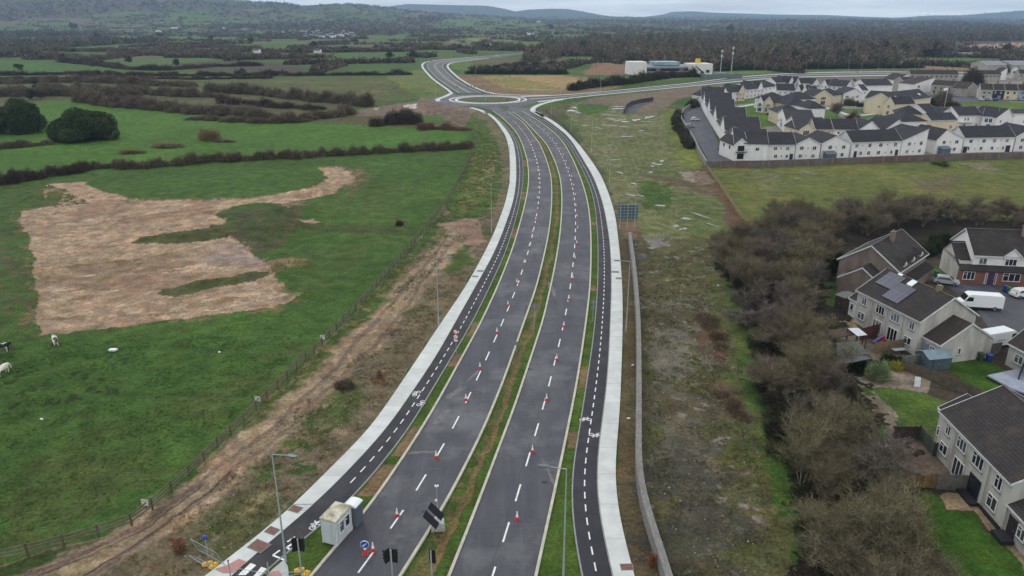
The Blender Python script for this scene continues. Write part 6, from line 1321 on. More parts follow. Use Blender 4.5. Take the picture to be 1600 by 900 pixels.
HB = [  # label, outline, step, rx, ry, h, colours
 ('brown bramble hedge along the near edge of the bright pasture, right half', [(150, 262), (225, 262), (300, 256), (400, 249), (500, 244), (600, 239), (737, 231)], 2.2, 2.2, 1.9, 2.9, BR),
 ('dark scrubby hedge end at the left edge above the digging', [(-80, 296), (0, 290), (60, 278), (140, 267)], 2.4, 2.4, 2.2, 3.2, BRD),
 ('thick brown scrub belt behind the two round evergreens', [(130, 158), (180, 166), (260, 172), (330, 178), (420, 184)], 4, 6, 5, 4.5, BR),
 ('loose brown scrub belt reaching the left edge behind the evergreens', [(-60, 150), (0, 150), (60, 150), (130, 150), (220, 156)], 5, 6, 5, 5, BR),
 ('dense bushy hedge in the olive field left of the roundabout', [(330, 143), (400, 147), (450, 153), (520, 160), (580, 166)], 4, 5, 4, 5, BR),
 ('wide brown bush group left of the bare earth', [(430, 192), (470, 190), (510, 184), (545, 178)], 3.2, 4.5, 3.5, 3.6, BR),
 ('dark group of bushes on the bare earth beside the pasture', [(582, 197), (600, 195), (625, 192), (652, 194)], 2.5, 4, 3.2, 5.2, BRD),
 ('low reddish scrub between the pasture and the bare earth', [(655, 203), (690, 202), (728, 204)], 3, 3.5, 2.5, 2.2, [(96, 74, 62), (84, 68, 58)]),
 ('low brown reeds and brambles below the evergreens at the left edge', [(-40, 236), (20, 231), (80, 225), (122, 219)], 2.6, 3, 2.4, 1.9, BR),
 ('long dark trimmed hedge across the far side of the olive field', [(-60, 118), (0, 118), (110, 116.5), (250, 119), (400, 118.5), (520, 118), (640, 117)], 7, 6, 3, 3.6, BRD),
 ('hedge between the two bright far fields on the left', [(100, 97), (150, 102), (205, 109), (260, 110), (330, 104), (410, 103)], 9, 8, 4, 4, BRD),
 ('brown scrub belt above the bright far field at the left edge', [(-60, 90), (0, 88), (80, 88), (130, 96), (220, 86), (340, 88), (440, 92)], 10, 12, 7, 6, BR),
 ('hedge along the top of the far field under the hill', [(0, 79), (90, 80), (200, 81), (330, 74), (400, 78)], 14, 14, 7, 6, BR),
 ('dark straight hedge north of the tan field by the roundabout', [(728, 115.5), (780, 116), (830, 116), (885, 116)], 5, 4, 3, 4, DG),
 ('dark green clipped hedge along the main street in the distance', [(1120, 111), (1200, 109), (1300, 107.5), (1440, 106)], 7, 6, 4, 4.5, DG),
 ('row of dark shrubs in front of the public building', [(893, 141), (920, 137), (960, 133), (990, 130), (1040, 122), (1090, 120)], 5, 4.5, 3.5, 5.5, DG + BRD),
 ('brown hedge above the tan field, right of the far road', [(775, 106), (800, 104), (850, 104), (905, 103)], 7, 6, 4, 4.5, BRD),
 ('belt of brown trees behind the far road bend', [(790, 79), (830, 79), (870, 82), (940, 86)], 10, 11, 8, 9, BR),
 ('dark bushes on the bank of the parking lane wall', [(1060, 178), (1056, 195), (1066, 210), (1078, 232)], 3, 1.8, 3, 2.4, BRD + DG),
 ('dark hedge round the back of the parking lane', [(1078, 168), (1092, 160), (1112, 156), (1126, 153)], 4, 3, 3, 2.6, DG + BRD),
 ('brown hedge and trees between the apartments and the green flag side', [(1452, 165), (1466, 164), (1480, 166), (1492, 168)], 4, 5, 5, 5.5, BRD),
 ('tree clump beside the grey terraces on the far right', [(1512, 133), (1518, 130), (1524, 134)], 4, 5, 5, 8, BRD),
 ('brown bramble row on the waste ground beside the thicket', [(1096, 492), (1112, 515), (1128, 545)], 1.6, 1.4, 1.8, .9, [(88, 74, 60), (78, 66, 54)]),
 ('reddish dead stalks on the waste ground near the thicket', [(1122, 610), (1140, 630), (1155, 655)], 1.4, 1.2, 1.4, 1.0, [(92, 76, 64), (80, 66, 56)]),
 ('dark green scrub at the foot of the stained house', [(1268, 440), (1290, 425), (1310, 410)], 1.6, 1.5, 1.5, 2.0, DG),
 ('dark evergreen hedge between the two tiled houses', [(1432, 402), (1448, 398), (1462, 392), (1480, 380)], 1.6, 1.6, 1.6, 2.6, DG),
 ('dark green hedge beside the pampas grass under the lean-to', [(1322, 578), (1345, 578), (1375, 574), (1405, 568)], 1.0, .9, .8, 1.5, DG),
 ('green rubble mound overgrown with weeds in the olive field', [(1462, 262), (1475, 261), (1488, 262)], 1.6, 1.8, 1.5, 1.0, [(62, 76, 42), (72, 82, 48)]),
]
HB += [('brown scrub belt left of the olive field, upper strand', [(-60, 132), (40, 130), (130, 128), (210, 132), (300, 136)], 6, 6, 4, 4.2, BR),
 ('brown scrub belt left of the olive field, lower strand', [(60, 143), (130, 141), (200, 145), (280, 150), (340, 152)], 6, 6, 4, 4.5, BR),
 ('mixed scrub in front of the brown belt, at its right end', [(300, 186), (350, 189), (400, 192), (440, 190)], 5, 5, 3, 2.2, BR),
 ('straggling scrub between the two thick belts', [(340, 160), (380, 164), (430, 168), (500, 172)], 6, 5, 3, 3.0, BRD),
 ('thin hedge strand beyond the olive field, left half', [(-60, 126), (60, 124), (180, 122), (300, 124), (420, 123)], 8, 6, 3, 2.5, BRD)]
for lb, ln, st, rx, ry, h, cs in HB: scrub('hedge', lb, along(ln, st * .8, rx * .85, ry * .85, h), cs, dens=.3 if 'waste' in lb else .75)
for lb, q, cs in (('lone round yellow-brown bush in the pasture', (327, 219, 4.2, 3.6, 4.2), [(104, 92, 62), (92, 82, 58)]), ('small dark bush by the post fence in the pasture', (624, 352, .9, .9, 1.2), BRD), ('small leafless bush on the bank between path and track', (538, 612, 1.3, 1.2, 1.1), BR),
                  ('tall pale-plumed pampas grass in the garden', (1372, 592, 1.6, 1.5, 2.4), [(96, 110, 78), (78, 94, 62), (110, 118, 88)]), ('yellow-flowered garden shrub by the board fence', (1400, 578, .8, .8, 1.2), [(140, 124, 50), (84, 92, 46)]),
                  ('rust-red dead shrub on the verge at the left', (593, 590, .4, .4, 1.2), [(104, 74, 54), (90, 64, 48)]), ('rust-leaved sapling by the stone wall', (1019, 884, .4, .4, 1.4), [(110, 70, 50), (90, 64, 48)]), ('rust-red weeds on the bank at the lower left', (281, 862, .55, .55, .8), [(98, 72, 54), (84, 66, 50)]),
                  ('low brush heap in the pasture, left of the two', (205, 240, 4.5, 1.8, 1.2), [(104, 84, 70), (90, 74, 62)]), ('low brush heap in the pasture, right of the two', (262, 230, 6, 3.0, 1.6), [(104, 90, 74), (90, 78, 64)]), ('low dark scrub patch on the far pasture', (352, 222, 4, 2.0, 1.0), BR),
                  ('purple-brown round tree by the curved path in the estate', (1332, 192, 3.2, 3, 4.6), [(78, 58, 60), (66, 50, 52)]), ('round clipped evergreen left of the pair in the estate', (1337, 165, 2, 2, 2.6), DG), ('round clipped evergreen right of the pair in the estate', (1345, 167, 2, 2, 2.4), DG), ('pale bare bush in front of the white wide gable', (1326, 165, 3.2, 2.5, 4), BRG),
                  ('dark low bushes at the corner of the left lawn', (1205, 180, 2.4, 1.2, 1.4), BRD), ('green weeds on the parking lane island', (1128, 234, 1.5, 1, .7), [(56, 76, 40), (60, 66, 44)]), ('rust bush near the hedge on the left pasture rim', (110, 270, 2, 1.8, 2.6), BR)):
    px, py, rx, ry, h = q; x, y = map(float, Gxy(px, py)); scrub('bush', lb, [(x, y, rx, ry, h)], cs, cat='bush', dens=.6 if 'r' == lb[0] else 1.1)
# evergreens: leafy clumps round limbs
def leafy(name, label, px, py, r, h, seed, cs=DG, group=None, cat='tree', lobes=26, den=1.0, world=False):
    x, y = (px, py) if world else map(float, Gxy(px, py)); g = np.random.default_rng(seed); root = empty(name, (x, y, gh(x, y))); tag(root, label, cat, group)
    tr = MB(); tr.tube((0, 0, -.3), (0, 0, h * .55), r * .09, r * .04, 7)
    Vs = []; Cs = []; dist = math.hypot(x, y); ls = max(.16, dist * .0009)
    for k in range(lobes):
        u = unit(g.normal(size=3)); u[2] = abs(u[2]) * .9 + .02; cr = r * g.uniform(.2, .42); ev = g.uniform(.62, 1.12); c = np.array([u[0] * (r - cr * .8) * ev, u[1] * (r - cr * .8) * ev, h * .16 + u[2] * (h * .84 - cr) * ev])
        if k % 3 == 0: tr.tube((0, 0, h * .2), tuple(c), r * .035, r * .01, 5)
        n = int(den * 2.2 * 4 * math.pi * cr * cr / (ls * ls)); n = min(n, 5000); v = unit(g.normal(size=(n, 3))); rad = cr * g.uniform(.55, 1.08, n) ** .6
        P0 = c + v * rad[:, None] * [1, 1, .85]; P0[:, 2] = np.maximum(P0[:, 2], .1); D = unit(v + g.normal(0, .7, (n, 3)) + [0, 0, .3])
        V, Cc = blades(P0, D, np.full(n, ls * 1.7) * g.uniform(.7, 1.3, n), np.full(n, ls * 1.1), pal(cs, n, .2) * g.uniform(.7, 1.3)); Vs.append(V); Cs.append(Cc)
    tr.build('trunk', mat('dark_bark', (52, 46, 40), .9), root); link('crown', tri_mesh('crown', np.concatenate(Vs), np.concatenate(Cs), M_LEAF), root); return root
EG = [(52, 66, 38), (44, 58, 32), (64, 78, 44), (36, 48, 28)]
leafy('evergreen_tree', 'left of the two big round dark evergreens, cut by its paler neighbour scrub', 32, 206, 10.5, 14.5, 1, EG, den=.55, lobes=44)
leafy('evergreen_tree', 'right of the two big round dark evergreens in the pasture', 136, 218, 11.5, 12.8, 2, EG, den=.55, lobes=52)
leafy('evergreen_tree', 'dark evergreen cut by the left edge of the picture', -22, 208, 6, 9, 3, EG)
# leafless street tree in the estate and young trees
x, y = map(float, Gxy(1307, 183)); inst_tree('bare_tree', PR[4], x, y, 0, 1.1, .95, 'round brown leafless tree on the estate green', 'tree')
x, y = map(float, Gxy(1470, 168)); inst_tree('bare_tree', PR[2], x, y, 0, 1.0, 1.0, 'bare tree behind the white flag', 'tree')
# tall single trees that stand out in the distance
FT = [(909, 84, 9, 16), (925, 84, 6, 12), (152, 62, 14, 20), (38, 40, 20, 24), (115, 48, 20, 22), (160, 42, 14, 24), (275, 104, 5, 8), (860, 46, 18, 20), (100, 97, 7, 9), (1142, 50, 24, 26), (1174, 100, 9, 16), (1210, 100, 8, 18), (1240, 98, 8, 14), (1262, 78, 10, 20), (1302, 80, 10, 24), (1314, 80, 9, 22), (1326, 96, 10, 15), (1375, 78, 9, 22), (1380, 92, 9, 20), (1459, 90, 7, 22), (1470, 90, 6, 19), (1446, 94, 8, 15), (1052, 62, 10, 14), (950, 62, 9, 12), (930, 60, 8, 13), (1405, 84, 11, 14), (1110, 88, 9, 14), (468, 88, 7, 12), (395, 66, 10, 12), (555, 66, 9, 10), (610, 92, 7, 9), (645, 90, 6, 11), (720, 80, 7, 10), (760, 76, 8, 10), (835, 92, 8, 11), (1355, 102, 9, 12), (1290, 100, 9, 12), (1130, 98, 8, 10), (1070, 98, 9, 10), (1010, 96, 8, 11), (30, 110, 5, 7), (200, 97, 6, 8), (380, 118, 5, 7), (1574, 82, 10, 12), (1540, 88, 9, 10), (540, 80, 7, 10), (490, 76, 9, 12), (330, 64, 9, 12), (250, 58, 12, 12), (58, 142, 4, 9), (64, 154, 4.5, 7), (50, 155, 4.5, 7)]
for k, (px, py, r, h) in enumerate(FT):
    cs = DG if k % 3 != 2 else BRD
    leafy('distant_tree', 'dark tree standing above the far hedges and woods', px, py, r * .72, h, 50 + k, cs, 'single dark trees of the far countryside', lobes=9, den=.55)
# far hedgerows and woods, a mass nobody could count
def mass(name, n, ptest, ssize, cs, y0, y1, k=12, hmul=1.0, bs=1.0, tx=(-.78, .78)):
    inv = rng.uniform(1 / y1, 1 / y0, n); Y_ = 1 / inv; X_ = rng.uniform(tx[0], tx[1], n) * Y_
    keep = ptest(X_, Y_); X_ = X_[keep]; Y_ = Y_[keep]; n = len(X_)
    z = height(X_, Y_); s = ssize * rng.uniform(.7, 1.35, n) * np.clip(Y_ / 1500, 1, 3.0) ** .55; h = s * rng.uniform(.8, 1.3, n) * hmul / np.clip(Y_ / 1500, 1, 3.0) ** .25
    base = pal(cs, n, .22) * 1.25; P0 = np.repeat(np.stack([X_, Y_, z], 1), k, 0); sr = np.repeat(s, k); hr = np.repeat(h, k); m_ = n * k
    u = unit(rng.normal(size=(m_, 3))); u[:, 2] = np.abs(u[:, 2]); P0 = P0 + u * rng.uniform(.3, 1, (m_, 1)) * np.stack([sr * .6, sr * .6, hr * .75], 1)
    D = unit(u + rng.normal(0, .6, (m_, 3)) + [0, 0, .3]); V, Cc = blades(P0, D, sr * bs * rng.uniform(.35, .6, m_), sr * bs * rng.uniform(.22, .38, m_), np.repeat(base, k, 0) * rng.uniform(.85, 1.15, (m_, 1)))
    o = link(name, tri_mesh(name, V, Cc, M_TWIG)); tag(o, None, None, None, 'stuff'); return n
NOM = W([(640, 120), (645, 92), (720, 86), (850, 77), (860, 86), (785, 95), (735, 103), (740, 118)])
def hedge_test(x, y):
    fx, fy = far_pos(x, y); f1, f2, c = cells(fx, fy); wdt = 4 + y * .0022
    return ((f2 - f1) < wdt) & (woodness(x, y) < 0) & ~((y < 1000) & (x > 60) & (x < 330) & (y < 640)) & (fbm(x / 90, y / 90, 61, 2) > .34) & ~pip(x, y, NOM)
FARB = [(72, 64, 56), (82, 72, 62), (60, 54, 48), (88, 80, 64), (50, 54, 38)]
n1 = mass('far_hedgerows', 1000000, hedge_test, 5.0, FARB, 640, 9000, k=9)
CLR = [W(q) for q in ([(850, 51), (1100, 48.5), (1110, 55), (880, 57)], [(800, 66), (900, 63), (905, 74), (815, 78)], [(1180, 56), (1260, 52), (1250, 58)], [(1400, 52), (1430, 51), (1432, 56), (1402, 57)], [(690, 42), (800, 40), (860, 43), (800, 47), (690, 47)], [(1480, 66), (1700, 62), (1700, 82), (1490, 80)], [(1400, 96), (1490, 88), (1560, 84), (1620, 92), (1600, 106), (1400, 106)], [(870, 89), (930, 86), (925, 97), (880, 98)])]
def clear(x, y):
    r = np.zeros(len(x), bool)
    for q in CLR: r |= pip(x, y, q)
    return ~r
def wood_test(x, y): return clear(x, y) & (woodness(x, y) > -.004) & (y > 700) & ~((y < 900) & (x < 60)) & ~pip(x, y, NOM)
n2 = mass('far_woods', 75000, wood_test, 9.0, FARB + [(66, 60, 58), (44, 50, 34)], 720, 9500, k=12, hmul=1.15, bs=.8)
WOODP = W([(820, 100), (880, 92), (960, 98), (1040, 107), (1150, 106), (1300, 105), (1420, 103), (1405, 92), (1480, 88), (1500, 78), (1600, 62), (1600, 50), (1300, 48), (1000, 52), (900, 62), (820, 72)])
n3 = mass('woodland', 11000, lambda x, y: clear(x, y) & pip(x, y, WOODP) & (fbm(x / 60, y / 90, 66, 2) > .3), 7.5, [(78, 70, 62), (88, 78, 66), (66, 58, 52), (70, 70, 48), (50, 54, 36), (82, 66, 58)], 640, 2200, k=75, hmul=1.7, bs=.62)
print('mass', n1, n2, n3)
# weeds and tufts on the waste ground and banks (short, uncountable)
def tufts(name, poly, n, h, cs, wdt=.05):
    Wp = W(poly); ax = [q[0] for q in Wp]; ay = [q[1] for q in Wp]
    x = rng.uniform(min(ax), max(ax), n * 3); y = rng.uniform(min(ay), max(ay), n * 3); k = pip(x, y, Wp) & (fbm(x * .5, y * .5, 91, 3) > .5); x = x[k][:n]; y = y[k][:n]; m_ = len(x)
    cx = np.repeat(x, 7) + rng.normal(0, .13, m_ * 7); cy = np.repeat(y, 7) + rng.normal(0, .13, m_ * 7); z = near_h(cx, cy); D = unit(rng.normal(0, .5, (m_ * 7, 3)) + [0, 0, 1.0])
    V, Cc = blades(np.stack([cx, cy, z], 1), D, rng.uniform(.5, 1.3, m_ * 7) * h, np.full(m_ * 7, wdt), np.repeat(pal(cs, m_, .3), 7, 0)); o = link(name, tri_mesh(name, V, Cc, M_LEAF)); tag(o, kind='stuff')
tufts('weeds', [(1000, 620), (1000, 440), (1010, 390), (1100, 395), (1150, 540), (1200, 760), (1260, 950), (1060, 950), (1020, 800)], 5000, .28, [(84, 80, 54), (104, 96, 70), (66, 76, 42), (74, 60, 46), (120, 112, 88)])
tufts('dry_grass', [(300, 790), (420, 680), (520, 590), (620, 500), (690, 430), (740, 420), (650, 550), (575, 665), (495, 740), (400, 830), (330, 885), (180, 930), (200, 860)], 5200, .25, [(104, 92, 64), (84, 84, 48), (120, 106, 78), (66, 62, 44), (70, 80, 42)])
tufts('pasture_tufts', [(-40, 540), (200, 530), (420, 500), (500, 500), (400, 620), (240, 770), (0, 850), (-60, 860)], 4200, .12, [(40, 70, 30), (54, 84, 38), (70, 88, 44), (34, 58, 26)], .07)
tufts('bank_grass', [(725, 265), (740, 200), (778, 225), (790, 270), (770, 340), (700, 400), (640, 460), (590, 520), (640, 400), (700, 320)], 4000, .28, [(74, 88, 46), (96, 96, 56), (60, 78, 38)], .08)
# stones lying about
def stones(name, poly, n, s, cs):
    Wp = W(poly); ax = [q[0] for q in Wp]; ay = [q[1] for q in Wp]; V = []; Fc = []; Cc = []
    x = rng.uniform(min(ax), max(ax), n * 4); y = rng.uniform(min(ay), max(ay), n * 4); k = pip(x, y, Wp); x = x[k][:n]; y = y[k][:n]; z = near_h(x, y)
    oc = np.array([(1, 0, 0), (0, 1, 0), (-1, 0, 0), (0, -1, 0), (0, 0, .8), (0, 0, -.5)], float); of = [(0, 1, 4), (1, 2, 4), (2, 3, 4), (3, 0, 4), (1, 0, 5), (2, 1, 5), (3, 2, 5), (0, 3, 5)]
    for i in range(len(x)):
        r_s = s * rng.uniform(.4, 1.4); V.append(oc * r_s * rng.uniform(.5, 1.3, (6, 3)) + [x[i], y[i], z[i] + r_s * .1]); Fc += [[i * 6 + q for q in f] for f in of]; Cc.append(np.repeat(lin(cs[int(rng.integers(len(cs)))])[None], 6, 0) * rng.uniform(.8, 1.15))
    o = link(name, npmesh(name, np.concatenate(V), Fc, 3, M_BARK, np.concatenate(Cc))); tag(o, kind='stuff')
stones('rubble', [(1000, 620), (1000, 440), (1010, 390), (1100, 395), (1150, 540), (1200, 760), (1260, 950), (1060, 950), (1020, 800)], 650, .13, [(132, 128, 120), (110, 106, 98), (150, 146, 140)])
stones('rubble', [(240, 830), (420, 680), (560, 560), (640, 450), (650, 500), (495, 740), (400, 830), (330, 885), (180, 930)], 420, .1, [(160, 150, 134), (134, 122, 106)])
stones('rubble', [(1145, 268), (1215, 263), (1240, 290), (1200, 305), (1170, 290)], 80, .22, [(150, 144, 136), (120, 112, 104)])
# ---------------------------------------------------------------- street furniture and works gear
M_STEEL = mat('galvanised_steel', (158, 166, 166), .5, (138, 146, 148), 2); M_DARKM = mat('dark_plastic', (26, 27, 30), .5); M_ORG = mat('cone_red', (186, 58, 52), .55, (160, 50, 46), 6); M_REFL = mat('cone_white', (222, 222, 222), .4)
M_YEL = mat('yellow_plastic', (206, 166, 44), .5, (180, 140, 40), 4); M_LAMP = mat('lamp_head', (92, 102, 106), .4)
# traffic cones: one, then copies
def make_cone():
    r = empty('traffic_cone'); b = MB(); b.box(-.27, .27, -.27, .27, 0, .05); b.box(-.23, .23, -.23, .23, .05, .08); b.build('base', M_ORG, r)
    b = MB(); b.tube((0, 0, .08), (0, 0, .34), .21, .155, 14); b.tube((0, 0, .62), (0, 0, .68), .10, .085, 14, cap=False); b.build('body', M_ORG, r)
    b = MB(); b.tube((0, 0, .34), (0, 0, .66), .158, .098, 14, cap=False); b.build('sleeve', M_REFL, r); b = MB(); b.tube((0, 0, .66), (0, 0, 1.0), .09, .045, 12); b.build('tip', M_REFL, r); return r
def dup(o, loc, rz):
    r = o.copy(); COL.objects.link(r); r.location = loc; r.rotation_euler = (0, 0, rz)
    for c in [q for q in SC.objects if q.parent == o]:
        k = c.copy(); COL.objects.link(k); k.parent = r
    return r
c0 = make_cone(); first = True; _kids = None
def put_cone(x, y, label, group, rz=0.0, z=ROAD_Z):
    global first, _kids
    if first: first = False; c = c0; _kids = [q for q in SC.objects if q.parent == c0]; c.location = (x, y, z); c.rotation_euler = (0, 0, rz)
    else:
        c = c0.copy(); COL.objects.link(c); c.location = (x, y, z); c.rotation_euler = (0, 0, rz)
        for q in _kids: k = q.copy(); COL.objects.link(k); k.parent = c
    c.scale = (.88, .88, .88); tag(c, label, 'traffic cone', group)
def at(px, py, z=0.0): return tuple(map(float, Gxy(px, py, z)))
Lc = [(620.5, 807), (681.5, 716), (728, 626), (750, 576), (776.5, 521), (793.5, 478), (807.5, 443), (819, 412.5), (827, 387), (832.5, 365), (837, 345), (840, 329)]
Rc = [(808, 812), (832, 707), (854, 626), (870, 563), (881, 511), (889, 469), (895, 437), (898.5, 406), (901, 382), (902.5, 359), (901.5, 340), (900, 324)]
def extend(pts, f, n, off, ratio=12.0):
    out = [at(*p) for p in pts]; y = out[-1][1]
    for k in range(n): y += ratio * .985; out.append((float(f(y)) + off, y))
    return out
for side, pts, f, off in (('left', Lc, cl, -.4), ('right', Rc, cr, .4)):
    for k, (x, y) in enumerate(extend(pts, f, 13, off)):
        put_cone(x, y, 'traffic cone on the lane line of the %s carriageway, %s to the camera' % (side, nth(k) if k == 0 else nth(k) + ' nearest'), 'cones along the lane line of the %s carriageway' % side, float(rng.uniform(0, 1.5)))
x, y = at(583, 861); put_cone(x, y, 'traffic cone standing right behind the blue keep-left disc', 'cones at the keep-left disc')
# keep-left disc on a cone foot
x, y = at(571, 866); r = empty('keep_left_sign', (x, y, ROAD_Z), 0); tag(r, 'round blue disc with a white arrow on a red cone foot', 'sign')
b = MB(); b.box(-.27, .27, -.27, .27, 0, .06); b.tube((0, 0, .06), (0, 0, .5), .2, .12, 12); b.build('foot', M_ORG, r); MB().tube((0, 0, .5), (0, 0, .62), .12, .1, 12).build('sleeve', M_REFL, r)
b = MB(); b.tube((0, -.03, 1.0), (0, .03, 1.0), .38, k=24); b.build('disc', M_REFL, r); b = MB(); b.tube((0, -.04, 1.0), (0, -.031, 1.0), .35, k=24); d = b.build('face', mat('sign_blue', (28, 78, 160), .4), r)
b = MB(); b.prism([(.18, -.05, 1.16), (.2, -.05, 1.1), (-.02, -.05, .93), (-.05, -.05, 1.0)], (0, .009, 0)); b.prism([(-.2, -.05, .82), (.02, -.05, .84), (-.14, -.05, 1.02)], (0, .009, 0)); b.build('arrow', M_REFL, r)
# lamp posts
def make_lamp(h, arm, name='street_lamp'):
    r = empty(name); b = MB(); b.tube((0, 0, -.3), (0, 0, 2.0), .105, .095, 10); b.tube((0, 0, 2.0), (0, 0, h), .085, .05, 10); b.build('post', M_STEEL, r)
    b = MB(); b.tube((0, 0, h), (arm, 0, h + .12), .04, .035, 8); b.build('arm', M_STEEL, r); MB().box(-.1, .1, -.12, -.09, .5, 1.2).build('door', M_STEEL, r)
    b = MB(); b.prism([(arm - .05, -.15, h + .08), (arm + .35, -.19, h + .06), (arm + .8, -.12, h + .08), (arm + .8, .12, h + .08), (arm + .35, .19, h + .06), (arm - .05, .15, h + .08)], (0, 0, .12)); b.build('lantern', M_LAMP, r); return r
L1_ = make_lamp(11.0, 1.5); KL = [q for q in SC.objects if q.parent == L1_]; usedL = False
def put_lamp(px, py, ang, label, s=1.0, group='street lamps of the new road'):
    global usedL
    x, y = at(px, py)
    if not usedL: r = L1_; usedL = True
    else:
        r = L1_.copy(); COL.objects.link(r)
        for q in KL: k = q.copy(); COL.objects.link(k); k.parent = r
    r.location = (x, y, 0); r.rotation_euler = (0, 0, ang); r.scale = (s, s, s); tag(r, label, 'street lamp', group)
put_lamp(447, 878, -.25, 'tall grey lamp post beside the zebra crossing at the lower left', .98)
put_lamp(880, 903, 3.0, 'tall grey lamp post in the right verge at the bottom edge', .97)
put_lamp(685.5, 510, -.15, 'lamp post on the bank outside the left footpath, second on that side'); put_lamp(768, 364, -.1, 'lamp post outside the left footpath level with the track mound'); put_lamp(796, 288, 0, 'faint lamp post outside the left footpath where it curves')
put_lamp(978, 518, 3.1, 'lamp post between the right footpath and the stone wall'); put_lamp(952, 287, 3.1, 'lamp post beyond the right footpath, above the road sign'); put_lamp(924, 237, 3.1, 'lamp post beyond the right footpath by the rutted field'); put_lamp(892, 207, 3.1, 'lamp post beyond the right footpath near the puddled field'); put_lamp(861, 184, 3.1, 'lamp post nearest the roundabout on the right-hand path')
for k, (px, py, s) in enumerate([(681, 154, 1), (675, 119, .9), (658, 99, .9), (663, 96.5, .9), (668, 95, .9), (679, 94, 1), (691, 93, .9), (705, 92.5, .9), (716, 92, .9), (729, 107, .9), (743, 118, .9), (758, 162, .9), (836, 148, 1), (876, 147, 1), (938, 143, 1), (1102, 128, 1), (1176, 127, 1), (1258, 121, 1), (1276, 121, .9), (1324, 117, 1), (1345, 114, .9), (1371, 112, 1), (1395, 113, .9), (1434, 112, .9), (1502, 113, .9), (1428, 113, .8), (742, 91, .8), (760, 89, .8), (789, 86, .8)]):
    nm = ['on the grass bank left of the roundabout', 'on the bank halfway up the far arm', 'at the outer bend of the far arm, leftmost', 'at the outer bend of the far arm, second from left', 'at the outer bend of the far arm, third from left', 'at the crest of the far arm, taller than its neighbours', 'at the crest of the far arm, right of the tall one', 'at the crest of the far arm above the median', 'at the crest of the far arm above the right lane', 'on the inner side of the far arm by the green patch', 'on the inner side of the far arm by the bare ground', 'on the roundabout island', 'behind the right end of the roundabout', 'between the roundabout and the east road', 'on the east road below the dark shrubs', 'on the east road by the public building', 'on the east road above the estate corner', 'left of the two close together on the street above the estate', 'right of the two close together on the street above the estate', 'on the street above the long slate roof', 'on the street behind the apartments, leftmost', 'on the street behind the apartments, middle', 'on the street behind the apartments, rightmost', 'on the street behind the white modern gable', 'at the far right end of the street', 'behind the long grey terrace', 'on the descending road beyond the crest, left', 'on the descending road beyond the crest, middle', 'on the descending road beyond the crest, right'][k]
    put_lamp(px, py, float(rng.uniform(-.3, .3)) + (3.14 if k % 2 else 0), 'distant street lamp ' + nm, s)
# tall masts by the public building
for (px, py, h, lb) in ((1125, 118, 19, 'left tall floodlight mast by the compound'), (1142, 117, 21, 'right tall floodlight mast by the compound')):
    x, y = at(px, py); r = empty('floodlight_mast', (x, y, 0)); tag(r, lb, 'mast', 'masts by the compound'); MB().tube((0, 0, 0), (0, 0, h), .45, .25, 8).build('pole', M_STEEL, r)
    for z in (h, h - 4): MB().tube((0, 0, z - 1), (0, 0, z + .6), .9, k=8).build('head', mat('mast_head', (176, 182, 186), .5), r)
# fenced compound
x, y = at(1103, 123); r = empty('compound', (x, y, 0), .05); tag(r, 'grey fenced compound beside the east road', 'compound')
b = MB(); b.box(0, 28, -.1, .1, 0, 3.2).box(0, .2, .1, 16, 0, 3.2).box(27.8, 28, .1, 16, 0, 3.2); b.build('fence_panel', mat('mesh_grey', (104, 112, 114), .7, (86, 94, 96), 1), r); MB().box(9, 17, 4, 9, 0, 4).build('cabin', mat('cabin_grey', (122, 130, 134), .6), r)
# traffic lights
def signal(px, py, h, rz, label, heads=((0, 0),), group='traffic signals'):
    x, y = at(px, py); r = empty('traffic_light', (x, y, 0), rz); tag(r, label, 'traffic light', group); MB().tube((0, 0, 0), (0, 0, h), .065, k=8).build('pole', M_STEEL, r)
    for (dx, a) in heads:
        c, s = math.cos(a), math.sin(a); T = lambda u, v, z: (dx + u * c - v * s, u * s + v * c, z)
        b = MB(); b.prism([T(-.26, .02, h - 1.25), T(.26, .02, h - 1.25), T(.26, .05, h - 1.25), T(-.26, .05, h - 1.25)], (0, 0, 1.3)); b.prism([T(-.17, .05, h - 1.15), T(.17, .05, h - 1.15), T(.17, .25, h - 1.15), T(-.17, .25, h - 1.15)], (0, 0, 1.1)); hd = b.build('signal_head', M_DARKM, r)
        for k, cc in enumerate(((40, 80, 60), (110, 84, 40), (90, 34, 34))):
            z = h - .97 + .34 * k; q = MB(); q.tube(T(0, .25, z), T(0, .45, z), .13, .13, 10, cap=False); q.tube(T(0, .25, z), T(0, .262, z), .11, k=10); q.build('visor', M_DARKM, hd)
        for sx in (-.3,): pass
signal(473, 910, 4.4, 0, 'traffic light with two dark heads beside the zebra crossing', ((-.25, .5), (.2, -.3)))
signal(615, 925, 4.2, 0, 'traffic light with two dark heads at the bottom edge of the left carriageway', ((-.3, .9), (.25, -.3)))
signal(676, 926, 4.2, 0, 'single-headed traffic light in the median at the bottom edge', ((.1, -.2),))
for k, (px, py, lb) in enumerate([(792.5, 164, 'small dark signal on the roundabout edge, left of two'), (814, 164.5, 'small dark signal on the roundabout edge, right of two'), (714.5, 142, 'small dark signal at the foot of the far arm'), (731, 141, 'leftmost dark signal at the roundabout entry of the far arm'), (737, 141.5, 'middle dark signal at the roundabout entry of the far arm'), (741, 142, 'rightmost dark signal at the roundabout entry of the far arm'), (755, 141, 'dark signal on the path side of the roundabout entry'), (1001, 140.5, 'left dark signal on the east road'), (1004.5, 140, 'middle dark signal on the east road'), (1017.5, 139.5, 'right dark signal on the east road'), (1339, 118, 'dark signal on the street above the estate'), (674, 99, 'dark signal at the crest of the far arm')]):
    signal(px, py, 3.2, 0, lb, ((0, 0),), 'distant signals at the junction')
